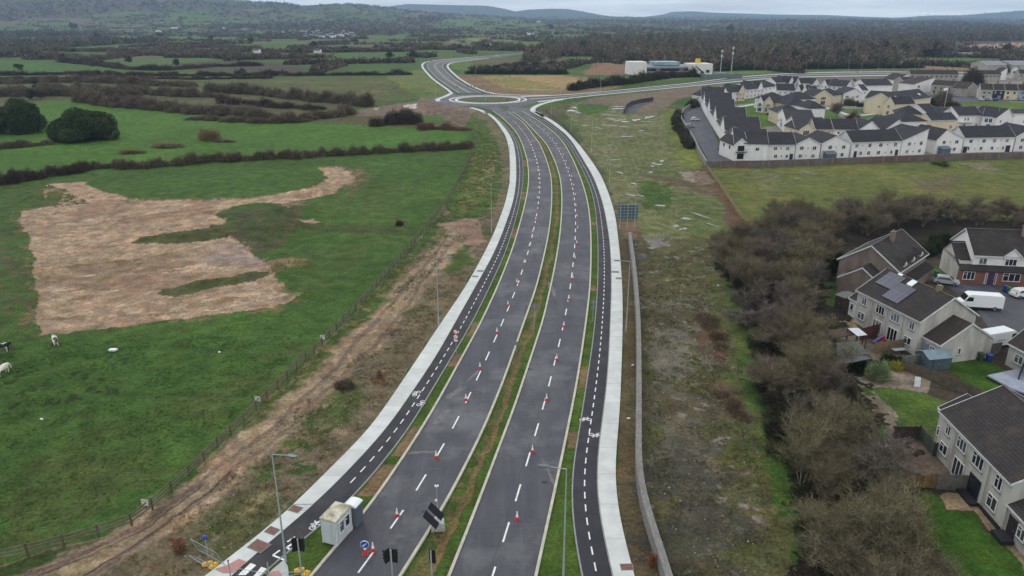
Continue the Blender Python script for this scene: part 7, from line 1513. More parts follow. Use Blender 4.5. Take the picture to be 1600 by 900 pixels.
# cabin and portable toilet
A = np.array(at(504.5, 849)); B_ = np.array(at(528, 855.5)); x0, y0 = A; an = math.atan2(*(B_ - A)[::-1]); wd_ = float(np.hypot(*(B_ - A)))
Cb = np.array(at(550, 829)); dl = float(np.hypot(*(Cb - B_)))
r = empty('site_cabin', (x0, y0, .15), an); tag(r, 'dirty white site cabin with two dark windows on the left verge', 'cabin')
M_CABW = render_mat('cabin_panel', (190, 196, 198), (150, 148, 140), .5); b = MB(); b.box(0, wd_, 0, dl, 0, 2.45); b.build('wall', M_CABW, r)
for q in ((0, 0), (wd_ - .09, 0), (0, dl - .09), (wd_ - .09, dl - .09)): MB().box(q[0] - .012, q[0] + .102, q[1] - .012, q[1] + .102, -.02, 2.47).build('corner_post', M_FASC, r)
b = MB(); b.box(-.06, wd_ + .06, -.06, dl + .06, 2.48, 2.62); b.build('roof', mat('dirty_roof', (196, 192, 176), .8, (132, 124, 100), 1.2), r)
for s in (dl * .33, dl * .7): add_window(r, (wd_ + .01, 0, math.pi / 2), s, .95, .78, 1.2, fine=False)
add_door(r, (0, 0, 0), wd_ * .36, .08, .85, 2.1, mat('cabin_door', (184, 192, 196), .5))
vx, vy = math.cos(an), math.sin(an); tx = x0 + vx * (wd_ - .9) - vy * (dl + .35); ty = y0 + vy * (wd_ - .9) + vx * (dl + .35)
r = empty('portable_toilet', (tx, ty, .12), an); tag(r, 'grey portable toilet with a white roof behind the site cabin', 'toilet')
MB().box(0, 1.15, 0, 1.15, 0, 2.15).build('body', mat('toilet_grey', (92, 102, 110), .5), r); b = MB(); b.prism([(-.06, -.05, 2.15), (1.21, -.05, 2.15), (1.21, -.05, 2.25), (.9, -.05, 2.38), (.25, -.05, 2.38), (-.06, -.05, 2.25)], (0, 1.25, 0)); b.build('roof', mat('toilet_roof', (214, 220, 222), .4), r)
b = MB(); b.tube((1.16, .55, 1.7), (1.175, .55, 1.7), .2, k=14); b.build('emblem', M_REFL, r); MB().box(1.15, 1.18, .15, 1.0, .1, 2.0).build('door', mat('toilet_door', (84, 94, 104), .5), r)
# solar camera tower
x, y = at(685, 828); r = empty('camera_tower', (x, y, .05), .1); r.scale = (.85, .85, .95); tag(r, 'mobile solar camera tower with two dark panels in the median', 'camera tower')
MB().box(-.65, .65, -.5, .5, .25, .95).build('body', mat('tower_box', (168, 176, 180), .5, (140, 148, 150), 2), r); b = MB(); b.box(-.75, .75, -.62, .62, .12, .25); b.build('base', mat('pallet', (140, 130, 100), .9), r)
MB().tube((0, .2, .9), (0, .2, 4.8), .05, .035, 8).build('mast', M_STEEL, r); b = MB(); b.ball((0, .2, 4.85), .16, (1.6, 1.6, .6)); b.build('camera_head', M_FASC, r); MB().ball((-.12, .2, 3.2), .16).build('camera', M_FASC, r); MB().ball((0, .2, 5.05), .08).build('beacon', M_DARKM, r)
M_PANEL = mat('dark_panel', (24, 25, 32), .6, spec=.2)
for px_, py_, pz_ in ((-1.2, -.2, 2.35), (-.66, .6, 2.75)):
    q = [(px_, py_, pz_), (px_ + 1.35, py_ - 1.0, pz_ - .85), (px_ + .98, py_ - 1.45, pz_ - 1.2), (px_ - .37, py_ - .45, pz_ - .35)]
    b = MB(); b.prism(q, (0, .04, .05)); b.build('solar_panel', M_PANEL, r)
for s in (-.55, .55):
    MB().tube((s, -.7, 0), (s, .7, 0.05), .04, k=6).build('outrigger', M_STEEL, r)
# barrier feet, crowd barriers and blue lamp at the lower left
def foot(px, py, rz, label, z=0.0):
    x, y = at(px, py); r = empty('barrier_foot', (x, y, z), rz); tag(r, label, 'barrier foot', 'yellow barrier feet'); b = MB()
    b.prism([(-.42, -.2, 0), (-.15, -.28, 0), (.15, -.28, 0), (.42, -.2, 0), (.42, .2, 0), (.15, .28, 0), (-.15, .28, 0), (-.42, .2, 0)], (0, 0, .14)); b.build('block', M_YEL, r)
    MB().box(-.3, .3, -.12, .12, .14, .24).build('raised_centre', M_YEL, r); MB().tube((0, 0, .24), (0, 0, .3), .05, k=8).build('socket', M_DARKM, r)
foot(324, 882, .4, 'yellow barrier foot on the bank, left of the two by the steel barriers'); foot(334, 885, 1.2, 'yellow barrier foot on the bank, right of the two by the steel barriers'); foot(468, 893, .3, 'yellow barrier foot behind the signal pole by the crossing', .06); foot(478, 899, 1.2, 'yellow barrier foot nearest the left kerb by the crossing', .06)
def barrier(p, q, h, label, tilt=0.0):
    a = at(*p); b2 = at(*q); L = math.hypot(b2[0] - a[0], b2[1] - a[1]); r = empty('steel_barrier', (*a, .06), math.atan2(b2[1] - a[1], b2[0] - a[0])); r.rotation_euler[0] = tilt; tag(r, label, 'barrier', 'galvanised barriers')
    b = MB(); 
    for s, e in (((0, 0, h), (L, 0, h)), ((0, 0, .15), (L, 0, .15)), ((0, 0, 0), (0, 0, h)), ((L, 0, 0), (L, 0, h))): b.tube(s, e, .025, k=6)
    b.build('frame', M_STEEL, r); b = MB()
    for k in range(1, int(L / .3)): b.tube((k * .3, 0, .15), (k * .3, 0, h), .008, k=4)
    b.build('mesh_infill', M_STEEL, r)
barrier((312, 862), (352, 884), 1.9, 'steel mesh barrier leaning by the crossing, behind the yellow feet', .35); barrier((310, 872), (336, 888), 1.1, 'low steel barrier lying against the yellow feet', .8); barrier((361, 905), (420, 915), 1.2, 'steel barrier across the zebra crossing at the bottom edge'); barrier((440, 905), (474, 899), .5, 'low steel barrier rail beside the traffic light')
x, y = at(326, 874); r = empty('warning_lamp', (x, y, 0), 0); tag(r, 'blue-headed warning lamp on a thin post above the barriers', 'lamp'); MB().tube((0, 0, 0), (0, 0, 2.1), .035, k=8).build('post', M_STEEL, r); b = MB(); b.box(-.2, .2, -.08, .08, 2.1, 2.45); b.build('head', mat('lamp_blue', (52, 78, 140), .5), r); MB().ball((0, 0, 2.5), .1).build('lens', mat('lamp_blue2', (70, 100, 170), .3), r)
# small posts
for (px, py, h, lb) in ((361, 905, 1.8, 'short dark post on the tactile paving'), (421, 903, 1.6, 'short grey bollard post at the zebra crossing')):
    x, y = at(px, py); r = empty('bollard', (x, y, .1)); tag(r, lb, 'post'); MB().tube((0, 0, 0), (0, 0, h), .06, k=8).build('post_tube', M_STEEL, r); MB().tube((0, 0, h), (0, 0, h + .05), .075, k=8).build('cap', M_DARKM, r)
# service covers in the footpaths
M_RUST = mat('rusty_cover', (122, 90, 80), .85, (98, 74, 66), 3)
CV = [(462, 797, .6, 'small brown service cover farthest along the left path by the cabin'), (425.5, 831, .6, 'small brown service cover beside the near lamp post'), (405, 855, .85, 'large brown double service cover near the tactile paving'), (979, 888, .55, 'orange-brown service cover in the right path at the bottom edge'), (750.5, 424.5, .6, 'grey cover in the left path, far one of the pair'), (742.5, 433, .55, 'grey cover in the left path, near one of the pair'), (961, 426, .7, 'grey cover in the right path, far one of the pair'), (967, 436, .6, 'grey cover in the right path, near one of the pair')]
for px, py, s, lb in CV:
    x, y = at(px, py); i = 1 if px < 800 else 9; sl = (EX(i, y + 1) - EX(i, y - 1)) / 2; r = empty('service_cover', (x, y, PATH_Z), math.atan2(1, sl) - math.pi / 2); tag(r, lb, 'manhole cover', 'service covers in the footpaths')
    MB().box(-s, s, -s * .75, s * .75, -.02, .012).build('frame', M_KERBD, r); MB().box(-s + .06, s - .06, -s * .75 + .06, s * .75 - .06, -.02, .02).build('plate', M_RUST if px < 700 or py > 800 else mat('iron_cover', (104, 104, 104), .7), r)
# drain gullies by the kerbs
for k, (px, py) in enumerate([(860, 463), (846.5, 513), (826.5, 577), (1154, 0), (706, 0), (666, 816)][:3] + [(664, 800), (851, 754)]):
    x, y = at(px, py); r = empty('gully', (x, y, ROAD_Z)); tag(r, ['dark gully grate by the median, farthest of the three', 'dark gully grate by the median, middle of the three', 'dark gully grate by the median, nearest of the three', 'round iron cover in the left carriageway', 'small iron cover in the right carriageway'][k], 'drain'); MB().box(-.3, .3, -.22, .22, -.02, .012).build('frame', M_DARKF, r); MB().box(-.22, .22, -.15, .15, -.02, .017).build('grate', M_DARKM, r)
# signs
def post_sign(px, py, h, label, build, name='road_sign', rz=0.0, z=.0, cat='sign', pr=.04):
    x, y = at(px, py); r = empty(name, (x, y, z), rz); tag(r, label, cat); MB().tube((0, 0, 0), (0, 0, h), pr, k=8).build('post', M_STEEL, r); build(r, h); return r
def disc(r, z, rad, m, nm='plate', y=-.06, inner=None):
    b = MB(); b.tube((0, y, z), (0, y + .02, z), rad, k=20); d = b.build(nm, m, r)
    if inner: q = MB(); q.tube((0, y - .008, z), (0, y - .001, z), rad * .76, k=20); q.build('face', inner, d)
M_SRED = mat('sign_red', (176, 40, 48), .5); M_SBACK = mat('sign_back', (112, 122, 124), .5)
def two_discs(r, h): disc(r, h - .3, .36, M_SRED, inner=M_REFL); disc(r, h - 1.05, .36, M_SRED, inner=M_REFL); MB().box(-.25, .25, -.07, -.05, h - 1.75, h - 1.5).build('plate', M_REFL, r)
post_sign(713, 552, 3.6, 'post with two red-ringed round signs and a small plate in the left verge', two_discs, rz=-.2)
for q in ('box',):
    r = [o for o in SC.objects if o.name.startswith('road_sign') and o.get('label', '').startswith('post with two')][0]
    for z in (3.3, 2.55):
        b = MB(); b.prism([(-.22, -.075, z - .16), (-.17, -.075, z - .2), (.22, -.075, z + .16), (.17, -.075, z + .2)], (0, .004, 0)); b.build('slash', M_SRED, r)
post_sign(806.5, 551, 1.7, 'small pale round sign at the left edge of the median', lambda r, h: disc(r, h - .3, .3, M_SBACK, y=.04), rz=.2)
post_sign(835, 508, 3.4, 'grey diamond sign seen from behind in the median', lambda r, h: MB().prism([(0, .04, h + .25), (.5, .04, h - .35), (0, .04, h - .95), (-.5, .04, h - .35)], (0, .03, 0)).build('plate', M_SBACK, r))
post_sign(926, 502, 3.4, 'double green-grey sign seen from behind in the right verge', lambda r, h: (MB().prism([(0, .04, h + .2), (.4, .04, h - .25), (0, .04, h - .7), (-.4, .04, h - .25)], (0, .03, 0)).build('plate', M_SBACK, r), MB().tube((0, .04, h - 1.15), (0, .07, h - 1.15), .35, k=16).build('plate', M_SBACK, r)))
# big direction sign seen from behind
x, y = at(968.5, 357.5); x1, y1 = at(990.5, 357.5); r = empty('direction_sign', ((x + x1) / 2, y, 0), 0); tag(r, 'large green-backed direction sign on three posts beside the right footpath', 'direction sign')
for s in (-1.6, 0, 1.6): MB().tube((s, -.1, -.2), (s, -.1, 5.6), .08, k=8).build('post', M_STEEL, r)
MB().box(-2.25, 2.25, 0, .08, 2.1, 5.5).build('panel', mat('sign_back_green', (62, 88, 94), .6), r)
for z in (2.2, 2.85, 3.5, 4.15, 4.8, 5.4): MB().box(-2.25, 2.25, -.05, -.002, z, z + .07).build('rail', M_STEEL, r)
for s in (-2.0, -.8, .8, 2.0): MB().box(s, s + .05, -.045, -.003, 2.1, 5.5).build('stiffener', M_STEEL, r)
# little white stripes of works signs on the far carriageway
# fences --------------------------------------------------------------
M_FPOST = mat('fence_post', (92, 84, 66), .9, (72, 66, 54), 2); M_RAIL = mat('fence_rail', (104, 98, 82), .9, (84, 78, 66), 1)
def rail_fence(label, pts, n_posts_max=100, h=1.35, sp=2.7, m1=None, m2=None, rails=(.45, .82, 1.2)):
    Wp = W(pts); s = np.concatenate([[0], np.cumsum([math.hypot(b_[0] - a[0], b_[1] - a[1]) for a, b_ in zip(Wp[:-1], Wp[1:])])]); n = int(s[-1] / sp) + 1
    tt = np.linspace(0, s[-1], n); xx = np.interp(tt, s, [q[0] for q in Wp]); yy = np.interp(tt, s, [q[1] for q in Wp]); r = empty('timber_fence', (xx[0], yy[0], 0)); tag(r, label, 'fence')
    zz = np.array([gh(a, b_) for a, b_ in zip(xx, yy)]); rest = MB()
    for k in range(n):
        a, b_ = xx[k] - xx[0], yy[k] - yy[0]
        q = MB() if k < 96 else rest; q.tube((a, b_, zz[k] - .4), (a, b_, zz[k] + h), .1, .09, 6)
        if k < 96: q.build('post', m1 or M_FPOST, r)
    if rest.v: o = rest.build('far_posts', m1 or M_FPOST, r); o['kind'] = 'stuff'
    for z in rails:
        b = MB()
        for k in range(n - 1):
            p = np.array([xx[k] - xx[0], yy[k] - yy[0], zz[k] + z]); q = np.array([xx[k + 1] - xx[0], yy[k + 1] - yy[0], zz[k + 1] + z]); d = unit(q - p); nn = np.array([-d[1], d[0], 0]) * .035; u = np.array([0, 0, .065])
            b.prism([p - nn - u, p + nn - u, p + nn + u, p - nn + u], q - p)
        b.build('rail', m2 or M_RAIL, r)
rail_fence('long weathered timber post and rail fence between the pasture and the dirt track', _FENCE)
rail_fence('light brown timber fence from the estate wall corner down to the thicket', [(1105, 264), (1120, 284), (1140, 315), (1158, 340), (1180, 362)], h=1.5, m1=mat('tan_post', (124, 110, 80), .9), m2=mat('tan_rail', (132, 118, 88), .9))
rail_fence('dark thin fence at the drain by the right-hand path', [(855, 168), (853, 175), (862, 183), (885, 200), (905, 225)], h=1.2, m1=mat('dk_post', (70, 66, 58), .9), m2=mat('dk_rail', (84, 80, 70), .9))
# notices on the long fence
for (px, py, lb) in ((231, 800, 'white notice board on the timber fence, nearest the camera'), (405, 636, 'white notice board on the timber fence, middle one'), (505.5, 538, 'white notice board on the timber fence, farthest of three')):
    x, y = at(px, py); r = empty('notice_board', (x, y, .25), math.atan2(y, x) + .1 - math.pi / 2); r.rotation_euler[2] = .9 - math.pi / 2 + .5; tag(r, lb, 'notice', 'notices on the timber fence'); MB().box(-.35, .35, -.16, -.13, .6, 1.25).build('plate', mat('notice_white', (206, 206, 204), .6, (180, 180, 176), 3), r); MB().box(-.28, .28, -.165, -.161, 1.05, 1.15).build('text_band', mat('notice_text', (140, 120, 116), .7), r)
# flag on the estate
x, y = at(1473, 180); r = empty('flag', (x, y, 0), 0); tag(r, 'white flag on a pole above the estate roofs', 'flag'); MB().tube((0, 0, 0), (0, 0, 13), .08, k=8).build('pole', M_FASC, r); b = MB(); b.prism([(0, 0, 12.8), (-2.0, .1, 12.3), (-1.8, .1, 11.3), (0, 0, 11.7)], (0, .05, 0)); b.build('cloth', M_REFL, r)
# ---------------------------------------------------------------- vehicles
M_TYRE = mat('tyre', (24, 24, 26), .8); M_RIM = mat('rim', (130, 132, 136), .4, metal=.5); M_CGL = mat('car_glass', (24, 28, 34), .08, spec=.7); M_LH = mat('headlight', (206, 212, 220), .2); M_LR = mat('tail_light', (120, 24, 26), .3)
def car(label, px, py, rz, c, kind='hatch', group=None, world=None, full=True, cat=None):
    x, y = world or at(px, py); nm = 'cargo_van' if kind == 'van' else 'parked_car'; r = empty(nm, (x, y, .04), rz); tag(r, label, cat or ('van' if kind == 'van' else 'car'), group); paint = mat('paint_%d_%d_%d' % c, c, .3, spec=.6)
    if kind == 'van': prof = [(-3.2, .35), (-3.2, 2.35), (-3.0, 2.55), (1.7, 2.6), (2.1, 2.4), (2.65, 1.45), (3.15, 1.2), (3.3, .9), (3.3, .35)]; W2 = 1.0; wz = ((-2.0, .36), (2.15, .36)); win = [(1.35, 1.45), (1.35, 2.1), (2.05, 2.15), (2.45, 1.45)]
    elif kind == 'est': prof = [(-2.1, .3), (-2.1, .9), (-1.95, 1.4), (.5, 1.45), (1.2, .98), (2.0, .85), (2.1, .6), (2.1, .3)]; W2 = .87; wz = ((-1.3, .31), (1.3, .31)); win = [(-1.8, .95), (-1.65, 1.32), (.4, 1.37), (1.0, .97)]
    else: prof = [(-1.95, .3), (-2.0, .8), (-1.85, 1.0), (-1.4, 1.45), (-.6, 1.54), (.35, 1.5), (1.1, 1.02), (1.85, .82), (2.0, .6), (1.98, .3)]; W2 = .87; wz = ((-1.25, .31), (1.25, .31)); win = [(-1.5, 1.02), (-1.15, 1.38), (.3, 1.42), (.95, 1.03)]
    b = MB(); n = len(prof); zt = max(p[1] for p in prof)
    def wd(z): return W2 * (1 - .18 * max(0, (z - .95)) / (zt - .9)) if kind != 'van' else W2 * (1 - .04 * z / zt)
    b.v = [(p[0], -wd(p[1]), p[1]) for p in prof] + [(p[0], wd(p[1]), p[1]) for p in prof]; b.f = [tuple(range(n)), tuple(range(2 * n - 1, n - 1, -1))] + [(i, n + i, n + (i + 1) % n, (i + 1) % n) for i in range(n)]; b.uv = [None] * len(b.f)
    me = b.mesh('body', paint); o = link('body', me, r)
    bv = o.modifiers.new('edge', 'BEVEL'); bv.width = .09; bv.segments = 2; bv.limit_method = 'ANGLE'
    for s in (-1, 1):
        g = MB(); g.prism([(p[0], s * (wd(p[1]) + .004), p[1]) for p in win], (0, s * .012, 0)); g.build('side_window', M_CGL, r)
    if kind == 'van': ws = [(2.12, 2.3), (2.6, 1.5)]
    elif kind == 'est': ws = [(.55, 1.42), (1.15, 1.0)]
    else: ws = [(.42, 1.44), (1.05, 1.05)]
    g = MB(); (xa, za), (xb, zb) = ws; wa = wd(za) - .12; wb = wd(zb) - .08; g.prism([(xa + .03, -wa, za), (xb + .03, -wb, zb), (xb + .03, wb, zb), (xa + .03, wa, za)], (.03, 0, .03)); g.build('windscreen', M_CGL, r)
    if kind != 'van':
        xr, zr = (-1.42, 1.42) if kind == 'hatch' else (-1.96, 1.36); xq, zq = (-1.83, 1.03) if kind == 'hatch' else (-2.09, .95); wa = wd(zr) - .1; wb = wd(zq) - .08; g = MB(); g.prism([(xr - .04, -wa, zr), (xr - .04, wa, zr), (xq - .04, wb, zq), (xq - .04, -wb, zq)], (-.03, 0, .02)); g.build('rear_window', M_CGL, r)
    for xw, rw in wz:
        for s in (-1, 1):
            t = MB(); t.tube((xw, s * (W2 - .2), rw), (xw, s * (W2 + .02), rw), rw, k=14); t = t.build('wheel', M_TYRE, r); q = MB(); q.tube((xw, s * (W2 + .02), rw), (xw, s * (W2 + .03), rw), rw * .6, k=12); q.build('rim', M_RIM, t)
    xf = prof[-2][0]; 
    for s in (-.62, .62): MB().box(xf - .12, xf + .015, s - .17, s + .17, .62, .8).build('headlight', M_LH, r); MB().box(prof[0][0] - .02, prof[0][0] + .05, s * 1.15 - .1, s * 1.15 + .1, .75, 1.1).build('tail_light', M_LR, r)
    if kind == 'van': MB().box(-3.0, 3.1, -W2 - .02, -W2 + .02, .32, .55).box(-3.0, 3.1, W2 - .02, W2 + .02, .32, .55).build('sill_trim', M_DARKF, r); MB().box(-1.2, .3, -W2 - .004, -W2 + .05, 1.35, 1.4).build('side_stripe', M_DARKF, r)
    return r
car('large white panel van parked in the close', 1528, 482, math.pi - .18, (222, 226, 228), 'van')
car('silver hatchback parked in front of the brick house', 1477, 444, -.45, (150, 156, 160)); car('white car cut by the right edge beyond the bins', 1597, 464, .15, (206, 210, 214)); car('white van half hidden between the annex and the cream house', 1556, 541, .3, (214, 218, 220), 'van')
car('white parked car in the lane beside the estate gables', 1086, 188.5, .15, (206, 208, 212)); car('pale van-like car parked below the white one in the lane', 1077.5, 199, .1, (150, 148, 136), 'est')
for k, (px, py, c, lb) in enumerate([(1533, 157, (196, 200, 204), 'white car parked left of the coloured terrace, first of the row'), (1541, 157, (120, 124, 130), 'grey car parked second in the row by the coloured terrace'), (1546, 157, (190, 192, 196), 'pale car parked third in the row by the coloured terrace'), (1554, 157.5, (44, 46, 52), 'dark car parked right in the row by the coloured terrace'), (1562, 155, (70, 110, 150), 'blue car parked against the navy house'), (1596, 157, (140, 150, 158), 'silver car parked by the light blue house'), (1490, 151, (150, 152, 156), 'grey car parked beside the grey terrace'), (1424, 148, (210, 212, 214), 'white car left of the pair behind the apartments'), (1440, 149, (214, 216, 218), 'white car right of the pair behind the apartments')]):
    car(lb, px, py, 1.45 if k < 4 else .1, c, 'hatch' if k % 2 else 'est', 'cars parked by the older houses')
car('small white car on the descending road beyond the crest', 776, 88, 2.0, (214, 214, 214))
# ---------------------------------------------------------------- cattle
def cow(label, px, py, rz, c1, c2, grazing=False, spots=True, s=1.0):
    x, y = at(px, py); r = empty('cow', (x, y, gh(x, y)), rz); r.scale = (s, s, s); tag(r, label, 'cow', 'cattle in the pasture')
    me = bpy.data.meshes.new('body'); 
    nodes = {'pel': ((-.75, 0, 1.05), .33), 'mid': ((-.1, 0, 1.0), .38), 'sho': ((.55, 0, 1.08), .33), 'nek': ((.9, 0, 1.15), .2), 'hd': ((1.12, 0, .75 if grazing else 1.38), .14), 'mz': ((1.28, 0, .3 if grazing else 1.22), .085)}
    ed = [('pel', 'mid'), ('mid', 'sho'), ('sho', 'nek'), ('nek', 'hd'), ('hd', 'mz')]
    for s_, nm in ((-1, 'r'), (1, 'l')):
        nodes['ft' + nm] = ((.55, .2 * s_, .78), .13); nodes['fk' + nm] = ((.57, .2 * s_, .42), .07); nodes['ff' + nm] = ((.56, .2 * s_, .03), .055); ed += [('sho', 'ft' + nm), ('ft' + nm, 'fk' + nm), ('fk' + nm, 'ff' + nm)]
        nodes['ht' + nm] = ((-.72, .2 * s_, .78), .17); nodes['hh' + nm] = ((-.9, .2 * s_, .45), .075); nodes['hf' + nm] = ((-.84, .2 * s_, .03), .055); ed += [('pel', 'ht' + nm), ('ht' + nm, 'hh' + nm), ('hh' + nm, 'hf' + nm)]
        nodes['er' + nm] = ((1.02, .2 * s_, .88 if grazing else 1.48), .03); ed.append(('hd', 'er' + nm))
    ks = list(nodes); me.from_pydata([nodes[k][0] for k in ks], [(ks.index(a), ks.index(b_)) for a, b_ in ed], []); o = link('body', me, r)
    sk = o.modifiers.new('skin', 'SKIN'); 
    for i, k in enumerate(ks): me.skin_vertices[0].data[i].radius = (nodes[k][1],) * 2
    me.skin_vertices[0].data[0].use_root = True; ss = o.modifiers.new('sub', 'SUBSURF'); ss.levels = 2; ss.render_levels = 2
    m, nt, b = nodemat('hide'); b.inputs['Roughness'].default_value = .8; f = ramp(nt, noise(nt, 1.4, 2, .4), .48, 0, .52, 1) if spots else None
    if spots: nt.links.new(mixrgb(nt, f, col4(c1), col4(c2)), b.inputs['Base Color'])
    else: b.inputs['Base Color'].default_value = col4(c1)
    me.materials.append(m)
    t = MB(); t.tube((-1.06, 0, 1.15), (-1.15, 0, .8), .035, .025, 6); t.tube((-1.15, 0, .8), (-1.16, 0, .5), .025, .05, 6); t.build('tail', m, r); MB().ball((-.45, 0, .72), .18, (1, .9, .8)).build('udder', mat('udder', (186, 150, 140), .7), r)
cow('black and white cow cut by the left edge of the picture', 6, 549, .1, (30, 28, 28), (196, 190, 182), False)
cow('pale cream cow walking below the corner of the bare earth', 87, 537, 2.2, (200, 192, 178), (60, 54, 48), True, True); cow('white cow standing at the left edge below the black one', 6, 583, 1.4, (210, 200, 184), (190, 178, 160), True, False)
def lump(name, label, px, py, sx, sy, sz, m, cat):
    x, y = at(px, py); r = empty(name, (x, y, gh(x, y))); tag(r, label, cat); b = MB(); b.ball((0, 0, sz * .5), 1, (sx, sy, sz * .6), 9, 6); v = np.array(b.v); v += rng.normal(0, .05, v.shape) * [sx, sy, sz]; b.v = [tuple(q) for q in v]; b.build('lump_body', m, r)
M_BAG = mat('white_bag', (212, 218, 220), .6)
x, y = at(177, 548); b = MB(); b.prism([(-.55, -.25, .08), (.4, -.35, .08), (.62, .15, .08), (.1, .32, .08), (-.5, .22, .08)], (0, 0, .22)); b.build('feed_bag', M_BAG, None, (x, y, gh(x, y))); o = SC.objects['feed_bag']; tag(o, 'white feed bag lying in the pasture', 'bag')
for k, (px, py, lb) in enumerate(((343, 552, 'small white stone in the middle of the pasture'), (65, 655, 'small white stone in the lower pasture'), (74, 291, 'tiny white object on the weedy mound'), (988.5, 571.5, 'white stone between right path and stone wall'), (982, 655, 'pale stone on the strip by the right path'), (1122, 447, 'white and blue litter at the edge of the thicket'))):
    x, y = at(px, py); b = MB(); b.ball((0, 0, .1), .17, (1.2, .9, .8), 7, 5); v = np.array(b.v) + rng.normal(0, .02, (len(b.v), 3)); b.v = [tuple(q) for q in v]; tag(b.build('white_stone', M_BAG, None, (x, y, gh(x, y) + .02)), lb, 'stone' if 'stone' in lb else 'litter')
# ---------------------------------------------------------------- far village and farms
FH = 'houses of the far village'; M_FR = mat('far_roof', (66, 66, 74), .8); k = 0
vill = [(410, 53), (418, 52), (426, 54), (438, 52), (446, 50.5), (452, 53), (468, 51), (474, 54), (478, 49.5), (484, 52), (486, 56), (492, 50), (495, 54.5), (499, 59), (503, 52), (507, 57), (511, 50.5), (514, 54), (519, 52), (523, 57), (528, 53), (533, 51), (538, 55), (543, 53), (481, 57.5), (490, 58), (515, 59), (530, 58), (545, 57), (475, 58)]
far = vill + [(72, 38), (97, 38.5), (195, 51), (243, 51), (268, 48), (342, 48), (378, 49), (395, 83), (490, 83), (662, 36), (713, 40), (758, 72), (838, 40), (825, 55), (1192, 92), (1361, 53), (1348, 68), (1404, 43), (1498, 43), (1440, 53), (1335, 55), (978, 36), (1105, 90), (1340, 54)]
fhm = {}
for i, (px, py) in enumerate(far):
    dist = float(Gxy(px, py)[1]); w2 = dist * (.0065 if i < len(vill) else .0075) * rng.uniform(.8, 1.2); w2 = min(max(w2, 9), 24); d2 = w2 * .6; h2 = min(5.2, w2 * .4); x, y = at(px, py); z = float((height(np.array([x]), np.array([y])) + 0)[0])
    r = empty('far_house', (x, y, z), float(rng.uniform(-.4, .4))); b = MB(); gable_body(b, w2, d2, h2, h2 * .55, 'u' if i % 3 else 'v'); b.build('wall', W_WHITE if i % 4 else W_GREY, r); b = MB(); gable_roof(b, w2, d2, h2, h2 * .55, 'u' if i % 3 else 'v'); b.build('roof', M_FR, r)
    if i < len(vill): tag(r, 'small pale house in the far village on the left', 'house', FH)
    else: tag(r, 'small pale farmhouse among the far fields and woods', 'house', 'farmhouses among the far fields')
# ---------------------------------------------------------------- camera, sky, light, air
cam = bpy.data.objects.new('camera', bpy.data.cameras.new('camera')); COL.objects.link(cam)
cam.location = (0, 0, H0); cam.rotation_euler = (R(90) - PITCH, 0, 0)
cam.data.sensor_width = 36; cam.data.lens = 36 * F / 1600; cam.data.clip_start = .5; cam.data.clip_end = 60000
SC.camera = cam
w = bpy.data.worlds.new('World'); SC.world = w; w.use_nodes = True; nt = w.node_tree
bg = nt.nodes['Background']
sky = N(nt, 'ShaderNodeTexSky', sky_type='NISHITA'); sky.sun_disc = False; sky.sun_elevation = R(38); sky.sun_rotation = R(150); sky.air_density = 1.2; sky.dust_density = 2
tcn = N(nt, 'ShaderNodeTexCoord'); sep = N(nt, 'ShaderNodeSeparateXYZ'); nt.links.new(tcn.outputs['Generated'], sep.inputs[0])
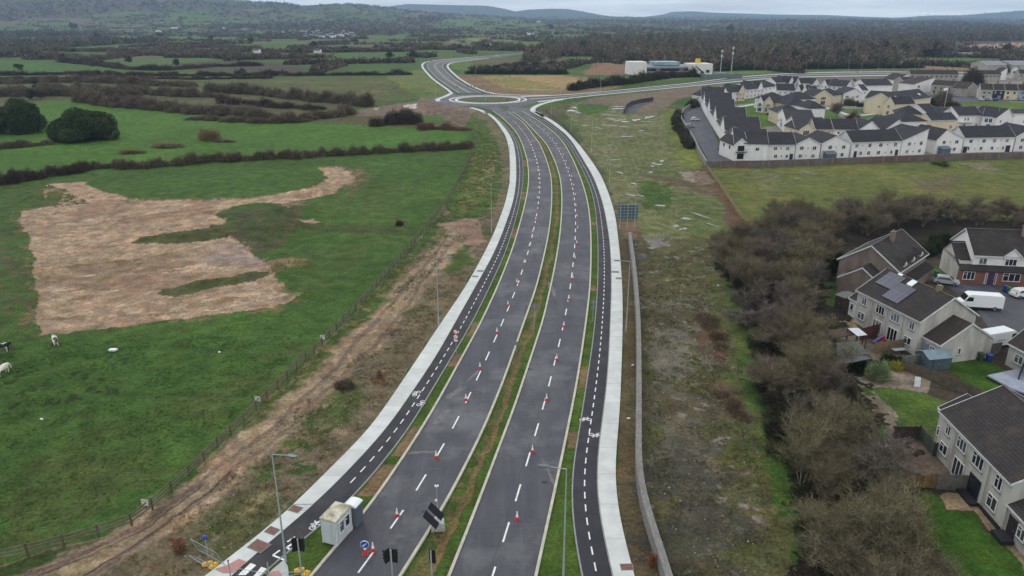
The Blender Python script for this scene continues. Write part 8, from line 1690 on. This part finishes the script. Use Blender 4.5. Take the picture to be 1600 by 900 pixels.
# cloud deck: the view direction projected on a level plane, so the clouds flatten towards the horizon
mx = N(nt, 'ShaderNodeMath', operation='MAXIMUM'); nt.links.new(sep.outputs[2], mx.inputs[0]); mx.inputs[1].default_value = .0
ad = N(nt, 'ShaderNodeMath', operation='ADD'); nt.links.new(mx.outputs[0], ad.inputs[0]); ad.inputs[1].default_value = .06
dx = N(nt, 'ShaderNodeMath', operation='DIVIDE'); nt.links.new(sep.outputs[0], dx.inputs[0]); nt.links.new(ad.outputs[0], dx.inputs[1])
dy = N(nt, 'ShaderNodeMath', operation='DIVIDE'); nt.links.new(sep.outputs[1], dy.inputs[0]); nt.links.new(ad.outputs[0], dy.inputs[1])
cb = N(nt, 'ShaderNodeCombineXYZ'); nt.links.new(dx.outputs[0], cb.inputs[0]); nt.links.new(dy.outputs[0], cb.inputs[1])
cloud = ramp(nt, noise(nt, .22, 6, .6, vec=cb.outputs[0]), .34, .55, .6, 1.0)
tone = ramp(nt, noise(nt, .35, 6, .65, vec=cb.outputs[0]), .3, 0, .7, 1)
cc = mixrgb(nt, tone, (10.2, 10.8, 11.3, 1), (14.4, 14.5, 14.2, 1))
out = mixrgb(nt, cloud, sky.outputs[0], cc)
nt.links.new(out, bg.inputs['Color']); bg.inputs['Strength'].default_value = .1
sun = bpy.data.objects.new('sun', bpy.data.lights.new('sun', 'SUN')); COL.objects.link(sun)
sun.data.energy = 0.8; sun.data.angle = R(25); sun.data.color = (1, .96, .9)
sun.rotation_euler = (R(90 - 38), 0, R(180 - 150 + 180 - 0))
# the air: one even volume round everything
hz = MB(); hz.box(-13100, 13100, -2100, 12600, -1.7, 400)
m = bpy.data.materials.new('haze'); m.use_nodes = True; nt = m.node_tree; nt.nodes.remove(nt.nodes['Principled BSDF'])
pv = N(nt, 'ShaderNodeVolumePrincipled'); pv.inputs['Color'].default_value = (.46, .70, 1.0, 1); pv.inputs['Density'].default_value = HAZE
pv.inputs['Anisotropy'].default_value = .0
nt.links.new(pv.outputs[0], nt.nodes['Material Output'].inputs['Volume'])
if HAZE > 0: tag(hz.build('haze', m), kind='stuff', label='thin blue haze over the far hills')
SC.view_settings.view_transform = 'Standard'; SC.view_settings.look = 'None'; SC.view_settings.exposure = EXPO; SC.view_settings.gamma = 1
SC.cycles.use_denoising = True; SC.cycles.denoiser = 'OPENIMAGEDENOISE'; SC.cycles.denoising_input_passes = 'RGB_ALBEDO_NORMAL'; SC.cycles.denoising_prefilter = 'ACCURATE'
SC.cycles.max_bounces = 5; SC.cycles.volume_bounces = 0; SC.cycles.diffuse_bounces = 2; SC.cycles.glossy_bounces = 2; SC.cycles.transparent_max_bounces = 8
SC.cycles.sample_clamp_indirect = 4
